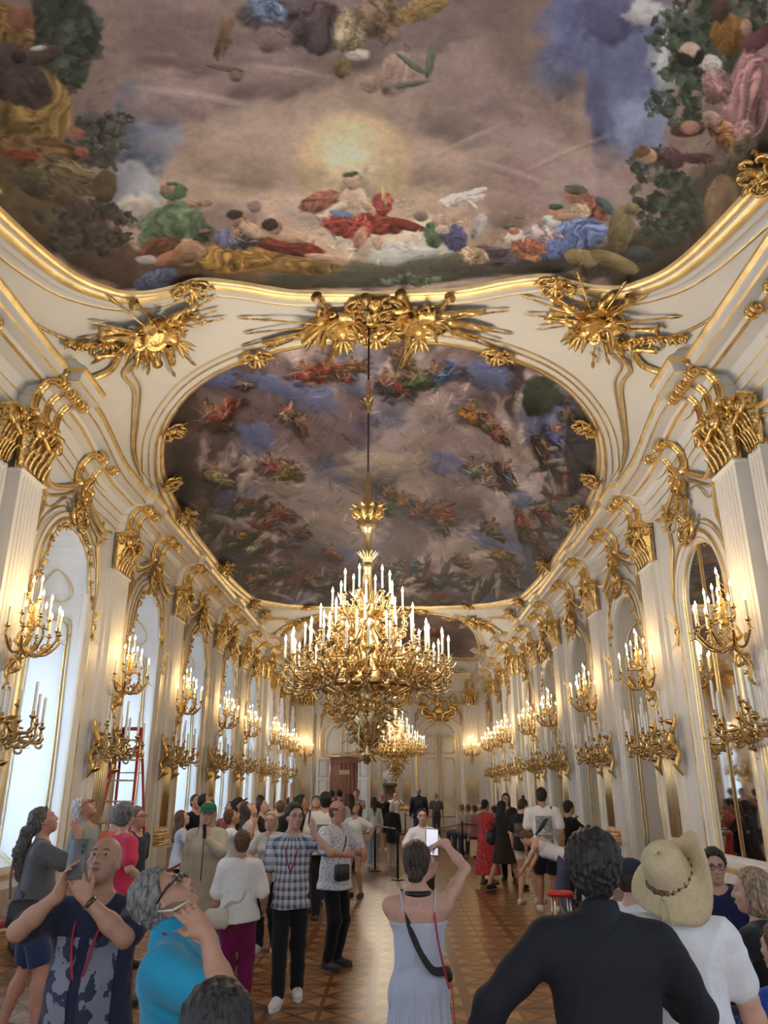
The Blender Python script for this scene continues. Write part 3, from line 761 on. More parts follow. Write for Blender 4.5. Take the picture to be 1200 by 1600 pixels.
# ---- painter: colours are laid on the vertices of a fine grid, in ceiling metres
def fbm(X, Y, sc, oct=4, seed=0):
    out = np.zeros_like(X); amp = 1; tot = 0
    for o in range(oct):
        r = np.random.RandomState(seed*31+o).rand(64, 64)
        u = X*sc*(2**o)+seed*3.7+o*11.3; v = Y*sc*(2**o)+seed*1.3+o*5.1
        iu = np.floor(u).astype(int); iv = np.floor(v).astype(int); fu = u-iu; fv = v-iv; fu = fu*fu*(3-2*fu); fv = fv*fv*(3-2*fv)
        g = lambda a, b: r[a % 64, b % 64]
        out += amp*((g(iu, iv)*(1-fu)+g(iu+1, iv)*fu)*(1-fv) + (g(iu, iv+1)*(1-fu)+g(iu+1, iv+1)*fu)*fv); tot += amp; amp *= .55
    return out/tot
def on_vault(x, y):
    r = ray(x, y); t = 3.0
    lo, hi = 2.0, 60.0
    for k in range(400):
        t = lo*(1+.02)**k
        P = CAM + r*t
        if abs(P[0]) > CW_*.995 or P[2] >= zc(P[0], P[1]): break
    a, b = t/1.02, t
    for k in range(14):
        m = (a+b)/2; P = CAM + r*m
        if abs(P[0]) > CW_*.995 or P[2] >= zc(P[0], P[1]): b = m
        else: a = m
    P = CAM + r*b; return np.array([P[0], P[1]])
class Painting:
    def __init__(s, T0, T1, nx, ny, xs=None, tpow=1.0, ymin=None):
        xm = max(T0[-1][0], T1[-1][0]); a = np.linspace(-1, 1, nx); xs = xm*np.sign(a)*(1-(1-np.abs(a))**1.25)
        y0 = np.array([interp(x, T0) for x in xs]); y1 = np.array([interp(x, T1) for x in xs])
        if ymin is not None:                      # the part over the camera, kept coarse
            t = np.concatenate([np.linspace(0, .06, 8)[:-1], np.linspace(.06, 1, ny-7)])
            yy0 = np.minimum(np.maximum(y0, ymin), y1-.05)
            Yg = np.where(t[:, None] < .06, y0 + (yy0-y0)*(t[:, None]/.06), yy0 + (y1-yy0)*((t[:, None]-.06)/.94))
        else:
            t = np.linspace(0, 1, ny)**tpow; Yg = y0 + (y1-y0)*t[:, None]
        s.X = np.repeat(xs[None], ny, 0); s.Y = Yg; s.nx, s.ny = nx, ny
        s.c = np.zeros((ny, nx, 3))
    def base(s, f): s.c[:] = f(s.X, s.Y)
    def blob(s, px, py, rx, ry, col, ang=0, soft=.25, noise=.5, op=1, fold=0, seed=None, nf=7):
        """an elliptical patch of paint; place and size measured on the photograph, converted to ceiling metres"""
        c, a_, b_ = on_vault(px, py), None, None
        ca, sa = math.cos(math.radians(ang)), math.sin(math.radians(ang)); e = 4
        a_ = (on_vault(px+e*ca, py+e*sa) - c)/e*rx; b_ = (on_vault(px-e*sa, py+e*ca) - c)/e*ry
        Mx = np.array([a_, b_]).T
        try: I = np.linalg.inv(Mx)
        except Exception: return
        ext = np.abs(a_)+np.abs(b_)
        k = np.where((np.abs(s.X-c[0]) < ext[0]*1.6) & (np.abs(s.Y-c[1]) < ext[1]*1.6))
        if not len(k[0]): return
        dx, dy = s.X[k]-c[0], s.Y[k]-c[1]
        u = I[0, 0]*dx+I[0, 1]*dy; v = I[1, 0]*dx+I[1, 1]*dy
        sd = seed if seed is not None else int(px*7+py*13) % 97
        nz = fbm(u, v, 1.6, 3, sd)-.5
        d = np.sqrt(u*u+v*v) + nz*noise*1.6
        al = np.clip((1-d)/soft+.5, 0, 1); al = al*al*(3-2*al)*op
        col = np.array(col)[None]*np.ones((len(dx), 1))
        col = col*(1 + (-v*.42 + nz*.9)[:, None])
        if fold:
            w1 = fbm(u*.8+3, v*.8, 1.5, 2, sd+3)*5; w = fbm(u*2.2+v*1.2+w1, (v*2.6-u*.9)*.35+w1*.4, 2.1, 3, sd+7)-.5
            col = col*np.clip(1+fold*4.2*w, .25, 2.2)[:, None]
        s.c[k] = s.c[k]*(1-al[:, None]) + np.clip(col, 0, 1)*al[:, None]
    def figure(s, x, y, h, robe, ang=0, skin=(.36, .20, .13), hair=(.09, .06, .04), robe2=None):
        """a loosely brushed draped figure: shadow, masses of cloth, torso, head, arms, a few flying strokes"""
        ca, sa = math.cos(math.radians(ang)), math.sin(math.radians(ang)); r = random.Random(int(x*31+y*17))
        q = lambda a, b: (x + h*(a*ca - b*sa), y + h*(a*sa + b*ca))
        rb = [c*.8+.012 for c in robe]
        s.blob(*q(.05, .12), h*.55, h*.26, (.07, .05, .045), ang+12, .6, .9, .75)
        for k in range(3): s.blob(*q(r.uniform(-.3, .4), r.uniform(-.15, .25)), h*r.uniform(.2, .4), h*r.uniform(.03, .09), [c*r.uniform(.4, 1.1) for c in rb], ang+r.uniform(-50, 50), .4, .8, .9, .5)
        s.blob(*q(.08, .12), h*.44, h*.17, [c*.5 for c in rb], ang+14, .3, .9, 1, .6)
        s.blob(*q(.0, .05), h*.34, h*.15, rb, ang-10, .25, .85, 1, .8)
        if robe2: s.blob(*q(.22, .06), h*.24, h*.10, [c*.8 for c in robe2], ang+30, .25, .8, 1, .8)
        s.blob(*q(-.12, -.14), h*.11, h*.15, skin, ang+20, .3, .5, 1, .4)
        s.blob(*q(-.26, -.10), h*.17, h*.028, skin, ang+r.uniform(10, 50), .3, .3, .95)
        s.blob(*q(.12, -.12), h*.15, h*.028, skin, ang-r.uniform(5, 50), .3, .3, .95)
        s.blob(*q(.38, .16), h*.15, h*.03, [c*.8 for c in skin], ang+r.uniform(-20, 40), .3, .3, .9)
        s.blob(*q(-.13, -.31), h*.07, h*.075, hair, ang, .3, .4, 1)
        s.blob(*q(-.15, -.29), h*.045, h*.055, [c*1.1 for c in skin], ang, .3, .2, .95)
        for k in range(2): s.blob(*q(r.uniform(-.35, .4), r.uniform(-.1, .22)), h*r.uniform(.1, .22), h*.018, (.42, .36, .30), ang+r.uniform(-50, 50), .4, .5, .55)
    def scumble(s, boxes, n, seed, size=(5, 16)):
        """short loose brush strokes that pick up the paint beneath them, lighter or darker"""
        r = random.Random(seed); ys_, xs_ = s.Y, s.X
        for k in range(n):
            x0, y0, x1, y1 = r.choice(boxes); x, y = r.uniform(x0, x1), r.uniform(y0, y1); c = on_vault(x, y)
            j = int(np.argmin(np.abs(xs_[0]-c[0]))); i = int(np.argmin(np.abs(ys_[:, j]-c[1]))); col = s.c[i, j]*r.choice((.6, .72, .82, 1.2, 1.35, 1.5))
            L = r.uniform(*size); s.blob(x, y, L, L*r.uniform(.12, .35), col, r.choice((r.uniform(-60, 60), r.uniform(0, 180))), .5, .6, .65)
    def finish(s, name, label, T0, T1, off=.012, gl=.55, tone=(1.25, 1.12), sat=1.0):
        g = fbm(s.X, s.Y, 9, 3, 5); s.c *= (.93+.14*g)[..., None]; lum = s.c.mean(-1, keepdims=True); s.c = lum+(s.c-lum)*sat; s.c = tone[0]*np.power(np.clip(s.c, 0, 1), tone[1])
        ny, nx = s.ny, s.nx
        Z = np.vectorize(lambda x, y: zc(x, y))(s.X, s.Y) - off
        co = np.stack([s.X, s.Y, Z], -1).reshape(-1, 3)
        i = np.arange(ny*nx).reshape(ny, nx); F = np.stack([i[:-1, :-1], i[:-1, 1:], i[1:, 1:], i[1:, :-1]], -1).reshape(-1, 4)
        me = bpy.data.meshes.new(name); me.vertices.add(len(co)); me.vertices.foreach_set('co', co.ravel())
        me.loops.add(F.size); me.loops.foreach_set('vertex_index', F.ravel().astype(np.int32))
        me.polygons.add(len(F)); me.polygons.foreach_set('loop_start', np.arange(0, F.size, 4, dtype=np.int32)); me.polygons.foreach_set('loop_total', np.full(len(F), 4, np.int32))
        me.update()
        at = me.color_attributes.new('paint', 'FLOAT_COLOR', 'POINT'); at.data.foreach_set('color', np.concatenate([np.clip(s.c, .004, 1).reshape(-1, 3), np.ones((ny*nx, 1))], 1).ravel().astype(np.float32))
        m = bpy.data.materials.new('fresco_paint'); m.use_nodes = True; N = m.node_tree.nodes; L = m.node_tree.links; b = N['Principled BSDF']
        a = N.new('ShaderNodeAttribute'); a.attribute_name = 'paint'
        tc = N.new('ShaderNodeTexCoord'); nz = N.new('ShaderNodeTexNoise'); nz.inputs['Scale'].default_value = 14; nz.inputs['Detail'].default_value = 6; nz.inputs['Roughness'].default_value = .7; L.new(tc.outputs['Object'], nz.inputs['Vector'])
        r = N.new('ShaderNodeMapRange'); r.inputs[1].default_value = .3; r.inputs[2].default_value = .7; r.inputs[3].default_value = .86; r.inputs[4].default_value = 1.14; L.new(nz.outputs['Fac'], r.inputs[0])
        h = N.new('ShaderNodeHueSaturation'); L.new(a.outputs['Color'], h.inputs['Color']); L.new(r.outputs[0], h.inputs['Value']); L.new(h.outputs['Color'], b.inputs['Base Color'])
        b.inputs['Roughness'].default_value = gl; b.inputs['Specular IOR Level'].default_value = .25
        me.materials.append(m); me.polygons.foreach_set('use_smooth', [True]*len(F))
        o = bpy.data.objects.new('painted_field', me); C.objects.link(o)
        t = thing(name, label, 'painting', (0, 0, 0)); o.parent = t; KIDS[t.name] = [o]
        out = outline(T0, T1)
        fr = ribbon(out, [(.02, .0, 1), (.0, .035, 1), (-.03, .075, 1), (-.06, .05, 0), (-.09, .045, 1), (-.13, .10, 1), (-.16, .07, 0), (-.22, .035, 0), (-.235, .05, 1), (-.26, .02, 0), (-.34, .015, 1), (-.355, .03, 1), (-.37, .0, 0)],
                    lambda x, y, q: (max(-4.44, min(4.44, x)), y, zc(x, y) - q), closed=True)
        f = fr.build('gilt_frame', GW, t); KIDS[t.name].append(f)
        return t
def mixc(a, b, t): return np.array(a)*(1-t[..., None]) + np.array(b)*t[..., None]
# ---- near painting
P1 = Painting(NEA0, NEA1, 520, 330, ymin=4.4)
def sky1(X, Y):
    n1 = fbm(X, Y, .45, 5, 1); n2 = fbm(X*1.2, Y, .9, 5, 2); n3 = fbm(X, Y, 2.2, 4, 3)
    c = mixc((.19, .125, .115), (.33, .235, .20), np.clip((n1-.3)*2.6, 0, 1))
    c = mixc(c, (.16, .11, .12), np.clip((n2-.55)*3.5, 0, 1)*.7)
    gx, gy = X+.22, Y-7.5
    d = np.sqrt(gx**2*.8+gy**2*1.7)
    c = mixc(c, (.56, .42, .31), np.clip(1.25-d/2.7+(n3-.5)*.9, 0, 1)*.9)
    return c*(.86+.28*n3)[..., None]
P1.base(sky1)
b = P1.blob
# blue openings in the clouds
b(235, 210, 60, 55, (.17, .21, .29), 60, .5, .9); b(205, 290, 45, 50, (.30, .31, .34), 80, .5, .9); b(215, 325, 35, 25, (.42, .38, .34), 0, .5, .8)
b(900, 60, 60, 75, (.16, .18, .34), 20, .5, .8); b(975, 140, 55, 120, (.16, .18, .33), 10, .5, .8); b(1000, 210, 45, 60, (.22, .26, .40), 0, .5, .7); b(950, 30, 50, 45, (.13, .13, .25), 0, .4, .6); b(860, 120, 40, 40, (.16, .17, .25), 0, .7, .8, .7)
b(1045, 90, 25, 60, (.50, .52, .55), 15, .5, .9); b(1010, 20, 35, 20, (.48, .48, .5), 0, .5, .8)
# rolled clouds
for x, y, rx, ry, c in ((330, 130, 110, 50, (.30, .21, .19)), (300, 60, 120, 45, (.21, .14, .14)), (480, 90, 130, 50, (.27, .19, .18)), (700, 150, 90, 80, (.32, .235, .21)), (790, 200, 90, 60, (.26, .19, .18)), (860, 260, 110, 50, (.38, .28, .27)), (420, 250, 120, 50, (.42, .31, .25)), (690, 260, 90, 35, (.42, .31, .26)), (800, 320, 70, 45, (.29, .19, .19)), (350, 350, 70, 30, (.22, .15, .15)), (930, 330, 90, 40, (.34, .26, .26)), (260, 170, 70, 30, (.28, .2, .19)), (590, 40, 130, 50, (.24, .17, .17))):
    b(x, y, rx, ry, c, RNG.randint(-20, 20), .8, .9, .75)
for x, y, rx, ry in ((310, 150, 90, 8), (450, 110, 60, 6), (720, 225, 80, 6), (800, 270, 70, 6), (880, 240, 60, 5)): b(x, y, rx, ry, (.44, .34, .30), RNG.randint(-30, 30), .9, .5, .5)
# sunburst
b(552, 262, 88, 78, (.55, .41, .24), 0, .3, .08); b(552, 262, 60, 52, (.60, .47, .30), 0, .8, .1); b(549, 262, 34, 30, (.70, .56, .37), 0, .9, .1)
# cloud bank under the figures
b(620, 375, 90, 30, (.60, .52, .42), 0, .5, .6); b(520, 330, 60, 30, (.50, .40, .36), 0, .6, .7); b(640, 400, 70, 22, (.42, .42, .40), 0, .4, .6)
# ground along the frame
for x, y, rx, ry, c, a in ((110, 360, 130, 55, (.075, .055, .035), 38), (200, 415, 70, 35, (.10, .065, .045), 20), (290, 425, 90, 26, (.09, .06, .035), -5), (420, 425, 100, 26, (.13, .085, .045), 4), (560, 430, 120, 20, (.10, .095, .07), 0), (700, 415, 110, 24, (.10, .095, .075), -4), (850, 405, 120, 24, (.075, .07, .055), -4), (1000, 400, 110, 38, (.06, .052, .038), -18), (1120, 330, 90, 80, (.08, .065, .045), -50), (1190, 230, 40, 70, (.09, .07, .05), 0), (40, 260, 70, 80, (.14, .10, .055), 20), (20, 330, 90, 60, (.11, .08, .045), 35)):
    b(x, y, rx, ry, c, a, .35, .5, 1, .12)
# foliage masses: left tree, right tree
def foliage(cx, cy, rx, ry, c, n, seed=3, sz=8):
    r = random.Random(seed)
    for k in range(n):
        a = r.uniform(0, 2*PI); q = r.random()**.6
        b(cx+rx*q*math.cos(a), cy+ry*q*math.sin(a), sz*r.uniform(.6, 1.6), sz*r.uniform(.5, 1.1), (lambda g: [v*g for v in c])(r.uniform(.55, 1.6)), r.randint(0, 180), .3, .7, .9)
b(95, 60, 60, 75, (.05, .058, .045), 10, .3, .5); foliage(95, 60, 60, 80, (.055, .068, .05), 70, 1, 12)
b(150, 215, 42, 50, (.10, .095, .085), 0, .4, .7); foliage(150, 220, 48, 45, (.075, .072, .06), 60, 2, 7); foliage(190, 185, 22, 8, (.07, .06, .05), 14, 3, 4)
foliage(130, 350, 75, 45, (.06, .052, .042), 70, 4, 8); foliage(195, 340, 25, 10, (.05, .05, .04), 14, 5, 4)
b(1100, 60, 65, 70, (.09, .115, .09), 0, .3, .6); foliage(1085, 70, 75, 75, (.075, .10, .07), 110, 6, 8); foliage(1060, 160, 50, 40, (.07, .095, .07), 60, 7, 7); foliage(1040, 320, 55, 60, (.06, .075, .058), 90, 8, 8); foliage(1020, 260, 40, 30, (.07, .09, .07), 30, 9, 6); foliage(1150, 30, 60, 40, (.07, .085, .06), 50, 10, 9)
foliage(640, 435, 45, 10, (.10, .13, .09), 26, 11, 5)
# left group: horse-like brown mass, straw coloured cloak, seated dark figures
b(55, 190, 60, 75, (.24, .15, .045), 20, .15, .3, 1, .55, nf=12); b(65, 235, 65, 25, (.17, .10, .04), 8, .2, .4, 1, .4)
b(15, 40, 45, 30, (.22, .13, .04), 40, .2, .3, 1, .4); b(32, 28, 22, 22, (.24, .10, .06), 0, .2, .2)
b(25, 120, 62, 40, (.085, .06, .05), 45, .12, .3, 1, .2); b(62, 84, 32, 16, (.10, .07, .06), -14, .15, .2); b(60, 74, 12, 4, (.45, .40, .34), -8, .4, .3); b(30, 88, 12, 10, (.05, .035, .03), 0, .2, .2)
b(60, 245, 55, 8, (.24, .05, .03), 8, .25, .4, 1, .3); b(100, 262, 30, 14, (.25, .06, .035), 30, .2, .3, 1, .3)
b(110, 275, 62, 26, (.17, .13, .07), 22, .15, .35, 1, .5); b(165, 290, 20, 26, (.10, .07, .04), 10, .2, .2); b(70, 290, 55, 20, (.11, .085, .05), 20, .3, .5, 1, .3); b(118, 208, 14, 9, (.30, .12, .07), 0, .3, .3); b(128, 236, 12, 8, (.28, .10, .06), 0, .3, .3)
# green robed figure, reclining group
P1.figure(280, 345, 92, (.10, .15, .085), 0); b(268, 355, 55, 34, (.12, .17, .10), -28, .15, .3, 1, .5); b(250, 385, 36, 16, (.14, .06, .035), -10, .3, .4, 1, .2); b(272, 298, 22, 14, (.09, .15, .08), 0, .2, .2, 1, .2)
b(262, 292, 11, 10, (.36, .22, .15), 0, .2, .1); b(268, 286, 9, 3, (.10, .14, .06), 0, .3, .3); b(310, 318, 22, 6, (.40, .25, .17), 12, .25, .2); b(320, 316, 12, 6, (.30, .20, .14), 0, .3, .2)
b(296, 395, 26, 20, (.32, .21, .12), -12, .1, .1); b(290, 402, 22, 8, (.17, .10, .06), -12, .2, .2); b(264, 402, 24, 10, (.30, .14, .08), -20, .2, .2); b(230, 405, 18, 7, (.30, .27, .27), 0, .3, .4); b(245, 435, 34, 16, (.08, .10, .17), -18, .2, .3, 1, .4)
b(400, 400, 80, 26, (.27, .15, .03), -3, .15, .35, 1, .65, nf=11); b(350, 405, 40, 22, (.30, .17, .035), 8, .2, .3, 1, .6); b(470, 415, 60, 14, (.20, .12, .035), 5, .3, .4, 1, .4); b(455, 385, 60, 12, (.17, .035, .02), 8, .2, .3, 1, .4)
P1.figure(375, 370, 54, (.12, .12, .16), -8); b(372, 340, 13, 12, (.36, .21, .14), 0, .2, .1); b(368, 334, 14, 8, (.05, .045, .035), 0, .3, .3); b(392, 358, 20, 11, (.42, .29, .21), 30, .2, .1); b(398, 322, 12, 9, (.24, .17, .15), 0, .3, .2)
b(448, 366, 34, 11, (.45, .30, .21), 10, .15, .1); b(428, 354, 13, 12, (.34, .19, .13), 0, .2, .1); b(422, 350, 13, 10, (.06, .04, .03), 0, .3, .2); b(510, 402, 34, 6, (.42, .27, .19), 8, .2, .1); b(350, 372, 16, 18, (.14, .15, .24), 0, .3, .3, 1, .4)
# central figure with spread red cloak
b(588, 348, 42, 16, (.27, .05, .035), 10, .12, .3, 1, .6); b(545, 350, 40, 24, (.32, .06, .045), 8, .12, .3, 1, .6, nf=12); b(500, 314, 34, 15, (.36, .14, .10), -22, .2, .3, 1, .5); b(598, 318, 18, 18, (.27, .06, .05), 30, .2, .3, 1, .5); b(635, 350, 30, 8, (.20, .035, .03), 14, .2, .3, 1, .3)
b(552, 314, 21, 24, (.60, .44, .33), 12, .12, .1, 1, .05); b(524, 326, 24, 6, (.58, .42, .31), -35, .2, .05); b(505, 338, 10, 4, (.55, .39, .29), 10, .2, .05); b(575, 322, 16, 6, (.52, .36, .26), 40, .2, .05); b(552, 281, 15, 15, (.46, .32, .23), 0, .2, .1); b(547, 271, 13, 4, (.09, .12, .06), -10, .3, .4); b(535, 333, 20, 6, (.16, .22, .36), 10, .2, .2); b(562, 372, 10, 20, (.42, .22, .16), 20, .2, .2); b(590, 378, 8, 12, (.45, .30, .22), 10, .2, .2); b(600, 306, 3, 16, (.50, .36, .15), -10, .3, .1)
# white animal, muses, bearded elders with tablets
b(722, 309, 34, 11, (.66, .60, .53), -10, .15, .5, 1, .2); b(745, 298, 16, 5, (.70, .65, .58), -16, .2, .3); b(694, 316, 9, 5, (.62, .56, .5), 40, .2, .3); b(738, 318, 12, 3, (.55, .5, .45), 40, .2, .3)
b(680, 365, 18, 22, (.09, .14, .08), 0, .2, .3, 1, .4); b(712, 372, 19, 22, (.085, .085, .19), 0, .2, .3, 1, .4); b(658, 336, 11, 9, (.28, .19, .16), 0, .3, .2); b(688, 344, 11, 11, (.46, .33, .26), 0, .25, .1); b(692, 358, 12, 7, (.50, .42, .36), 0, .2, .2); b(748, 352, 10, 22, (.40, .36, .37), 20, .3, .4)
b(770, 400, 46, 16, (.11, .08, .10), 6, .2, .3, 1, .5); b(740, 398, 24, 14, (.36, .27, .17), 10, .2, .3, 1, .5); b(805, 370, 17, 14, (.56, .52, .48), -10, .2, .3); b(800, 353, 13, 6, (.14, .15, .11), 0, .3, .3); b(803, 360, 9, 6, (.42, .20, .13), 0, .3, .1); b(820, 392, 26, 12, (.33, .15, .06), 30, .2, .3, 1, .6)
b(868, 334, 15, 12, (.38, .20, .14), 0, .2, .1); b(868, 322, 12, 5, (.08, .11, .07), 0, .3, .3); b(862, 345, 16, 9, (.50, .53, .50), 20, .2, .2)
b(925, 325, 32, 20, (.27, .10, .07), 28, .15, .3, 1, .6); b(905, 332, 16, 16, (.46, .36, .25), 40, .2, .3, 1, .3); b(898, 304, 16, 13, (.36, .18, .11), 0, .2, .1); b(900, 296, 19, 8, (.13, .12, .08), 6, .3, .3); b(945, 320, 20, 8, (.10, .13, .14), 40, .2, .2); b(885, 338, 22, 6, (.42, .25, .17), -4, .2, .1)
b(900, 365, 52, 24, (.13, .18, .36), -12, .12, .3, 1, .65, nf=11); b(850, 370, 32, 18, (.38, .30, .32), 20, .2, .3, 1, .5); b(870, 388, 28, 14, (.10, .15, .32), -20, .2, .3, 1, .5); b(830, 385, 24, 12, (.32, .12, .07), 20, .2, .3, 1, .5)
b(970, 358, 20, 38, (.20, .16, .08), 10, .1, .1, 1, .12); b(985, 325, 14, 10, (.22, .18, .10), 0, .1, .1); b(908, 402, 28, 14, (.24, .18, .08), 12, .1, .12); b(960, 408, 40, 13, (.22, .17, .08), 22, .1, .12); b(1000, 395, 22, 12, (.07, .08, .08), 0, .3, .4)
# right group: rose dress, striped shawl, youth, tub
b(1170, 150, 42, 75, (.36, .19, .19), 12, .12, .3, 1, .55, nf=9); b(1120, 130, 22, 26, (.34, .19, .18), -40, .15, .3, 1, .4); b(1160, 205, 16, 20, (.40, .23, .22), 30, .2, .3, 1, .4); b(1110, 98, 18, 14, (.56, .50, .44), 0, .2, .3, 1, .3); b(1078, 82, 18, 17, (.50, .37, .28), 0, .2, .1); b(1070, 92, 18, 10, (.04, .035, .03), 30, .3, .2); b(1092, 88, 8, 14, (.035, .03, .03), 20, .3, .2)
b(1138, 52, 30, 34, (.23, .12, .03), 0, .12, .2, 1, .3); b(1125, 12, 14, 22, (.12, .07, .06), 0, .3, .3); b(1165, 42, 9, 14, (.40, .24, .18), 0, .2, .2); b(1185, 60, 28, 14, (.15, .055, .07), -35, .2, .3); b(1128, 208, 32, 17, (.26, .12, .05), 58, .15, .2, 1, .7, nf=14); b(1112, 182, 16, 10, (.40, .26, .22), 20, .2, .2); b(1075, 200, 28, 13, (.10, .055, .045), -8, .2, .1); b(1078, 198, 15, 11, (.36, .20, .14), 0, .25, .1)
b(1048, 246, 22, 17, (.12, .065, .075), 30, .2, .2, 1, .3); b(1085, 245, 32, 9, (.11, .06, .06), 4, .3, .4); b(1010, 242, 17, 13, (.42, .25, .17), 10, .2, .1); b(1002, 236, 14, 9, (.17, .10, .05), -20, .3, .2); b(1125, 325, 28, 52, (.19, .125, .07), 8, .1, .1, 1, .1); b(1160, 245, 28, 30, (.12, .10, .055), 0, .4, .8, 1, .3); b(1115, 152, 14, 10, (.16, .09, .08), 0, .3, .2)
# top group, mostly out of view
b(440, 30, 70, 40, (.10, .075, .085), 0, .3, .5, 1, .4); b(420, 15, 34, 20, (.16, .21, .30), 20, .2, .4, 1, .5); b(500, 45, 40, 45, (.10, .07, .075), 0, .2, .4, 1, .5); b(545, 50, 24, 32, (.42, .33, .20), 10, .2, .4, 1, .6); b(535, 105, 13, 16, (.20, .14, .06), 0, .3, .3, 1, .3); b(560, 85, 20, 9, (.48, .42, .36), 0, .3, .4); b(590, 25, 34, 34, (.24, .16, .10), 0, .3, .4, 1, .4); b(660, 12, 44, 18, (.34, .22, .08), -25, .2, .3, 1, .4); b(350, 105, 28, 5, (.16, .11, .10), 10, .3, .3); b(368, 118, 11, 9, (.22, .13, .10), 0, .3, .2); b(350, 55, 12, 34, (.20, .12, .06), 15, .4, .8); b(425, 60, 30, 22, (.24, .16, .15), 0, .3, .4); b(620, 115, 26, 36, (.40, .27, .22), 20, .25, .3, 1, .2); b(645, 100, 30, 5, (.15, .17, .13), 35, .4, .3); b(672, 95, 7, 28, (.15, .17, .13), 10, .4, .3); b(640, 130, 30, 5, (.15, .17, .13), -10, .4, .3); b(578, 130, 16, 14, (.34, .22, .18), 0, .3, .2); b(615, 52, 12, 11, (.30, .18, .14), 0, .3, .2)
P1.scumble([(0, 100, 160, 330), (220, 335, 600, 430), (480, 300, 650, 390), (640, 330, 1000, 420), (1090, 60, 1200, 260), (400, 0, 640, 80), (990, 220, 1160, 380)], 620, 4, (3, 9))
P1.finish('ceiling_fresco', 'nearest ceiling painting, a sunburst figure in a red cloak among rosy clouds above the camera', NEA0, NEA1, tone=(1.72, 1.16), sat=.80)
# ---- middle painting
P2 = Painting(MID0, MID1, 470, 560, tpow=1.35); b = P2.blob
def sky2(X, Y):
    n1 = fbm(X, Y*.45, .5, 5, 11); n2 = fbm(X, Y*.45, 1.0, 5, 12); n3 = fbm(X, Y*.45, 2.6, 4, 13)
    wx = fbm(X, Y*.4, .7, 4, 31)*2.5; n4 = fbm(X*.8+wx, Y*.3+wx*.7, 2.0, 5, 14)
    c = mixc((.085, .06, .068), (.26, .19, .19), np.clip((n1-.30)*2.4+(n4-.5)*1.6, 0, 1))
    c = mixc(c, (.58, .49, .45), np.clip((n2-.49)*4.2+(n4-.5)*3.2, 0, 1)*.8)
    c = mixc(c, (.10, .13, .24), np.clip((fbm(X, Y*.4, .8, 4, 19)-.54)*7, 0, 1)*.75)
    e = np.maximum(np.abs(X)/4.3, 0)
    c = mixc(c, (.05, .042, .038), np.clip((e-.74)*4+(n3-.5), 0, 1)*.85)
    c = mixc(c, (.045, .045, .038), np.clip((Y-26)*.5+(n3-.5)*1.5, 0, 1)*.9)
    return c*(.82+.36*n3)[..., None]
P2.base(sky2)
for x, y, rx, ry, c in ((500, 800, 90, 40, (.42, .33, .28)), (620, 700, 70, 40, (.40, .32, .28)), (700, 760, 60, 60, (.34, .26, .24)), (560, 870, 80, 20, (.32, .27, .25)), (500, 650, 60, 40, (.22, .16, .16)), (780, 700, 40, 60, (.24, .18, .17)), (820, 790, 40, 60, (.48, .42, .40)), (640, 610, 60, 40, (.26, .20, .18)), (740, 840, 60, 20, (.42, .36, .32)), (450, 750, 50, 30, (.38, .30, .26)), (590, 730, 60, 20, (.44, .36, .28))): b(x, y, rx, ry, c, RNG.randint(-30, 30), .8, .9, .7)
for x, y, rx, ry in ((480, 622, 34, 16), (415, 600, 22, 14), (760, 590, 34, 14), (700, 730, 26, 16), (850, 655, 28, 30), (820, 780, 26, 14), (780, 850, 40, 12), (400, 690, 20, 20), (540, 870, 40, 8), (880, 720, 18, 26), (345, 590, 24, 14)): b(x, y, rx*1.25, ry*1.2, (.12, .155, .30), 20, .8, 1.6, .75)
rr = random.Random(5)
robes = [(.30, .06, .03), (.26, .05, .035), (.32, .19, .03), (.20, .14, .05), (.09, .12, .22), (.34, .28, .22), (.10, .12, .07), (.17, .09, .06), (.07, .05, .045), (.38, .33, .28), (.14, .07, .05)]
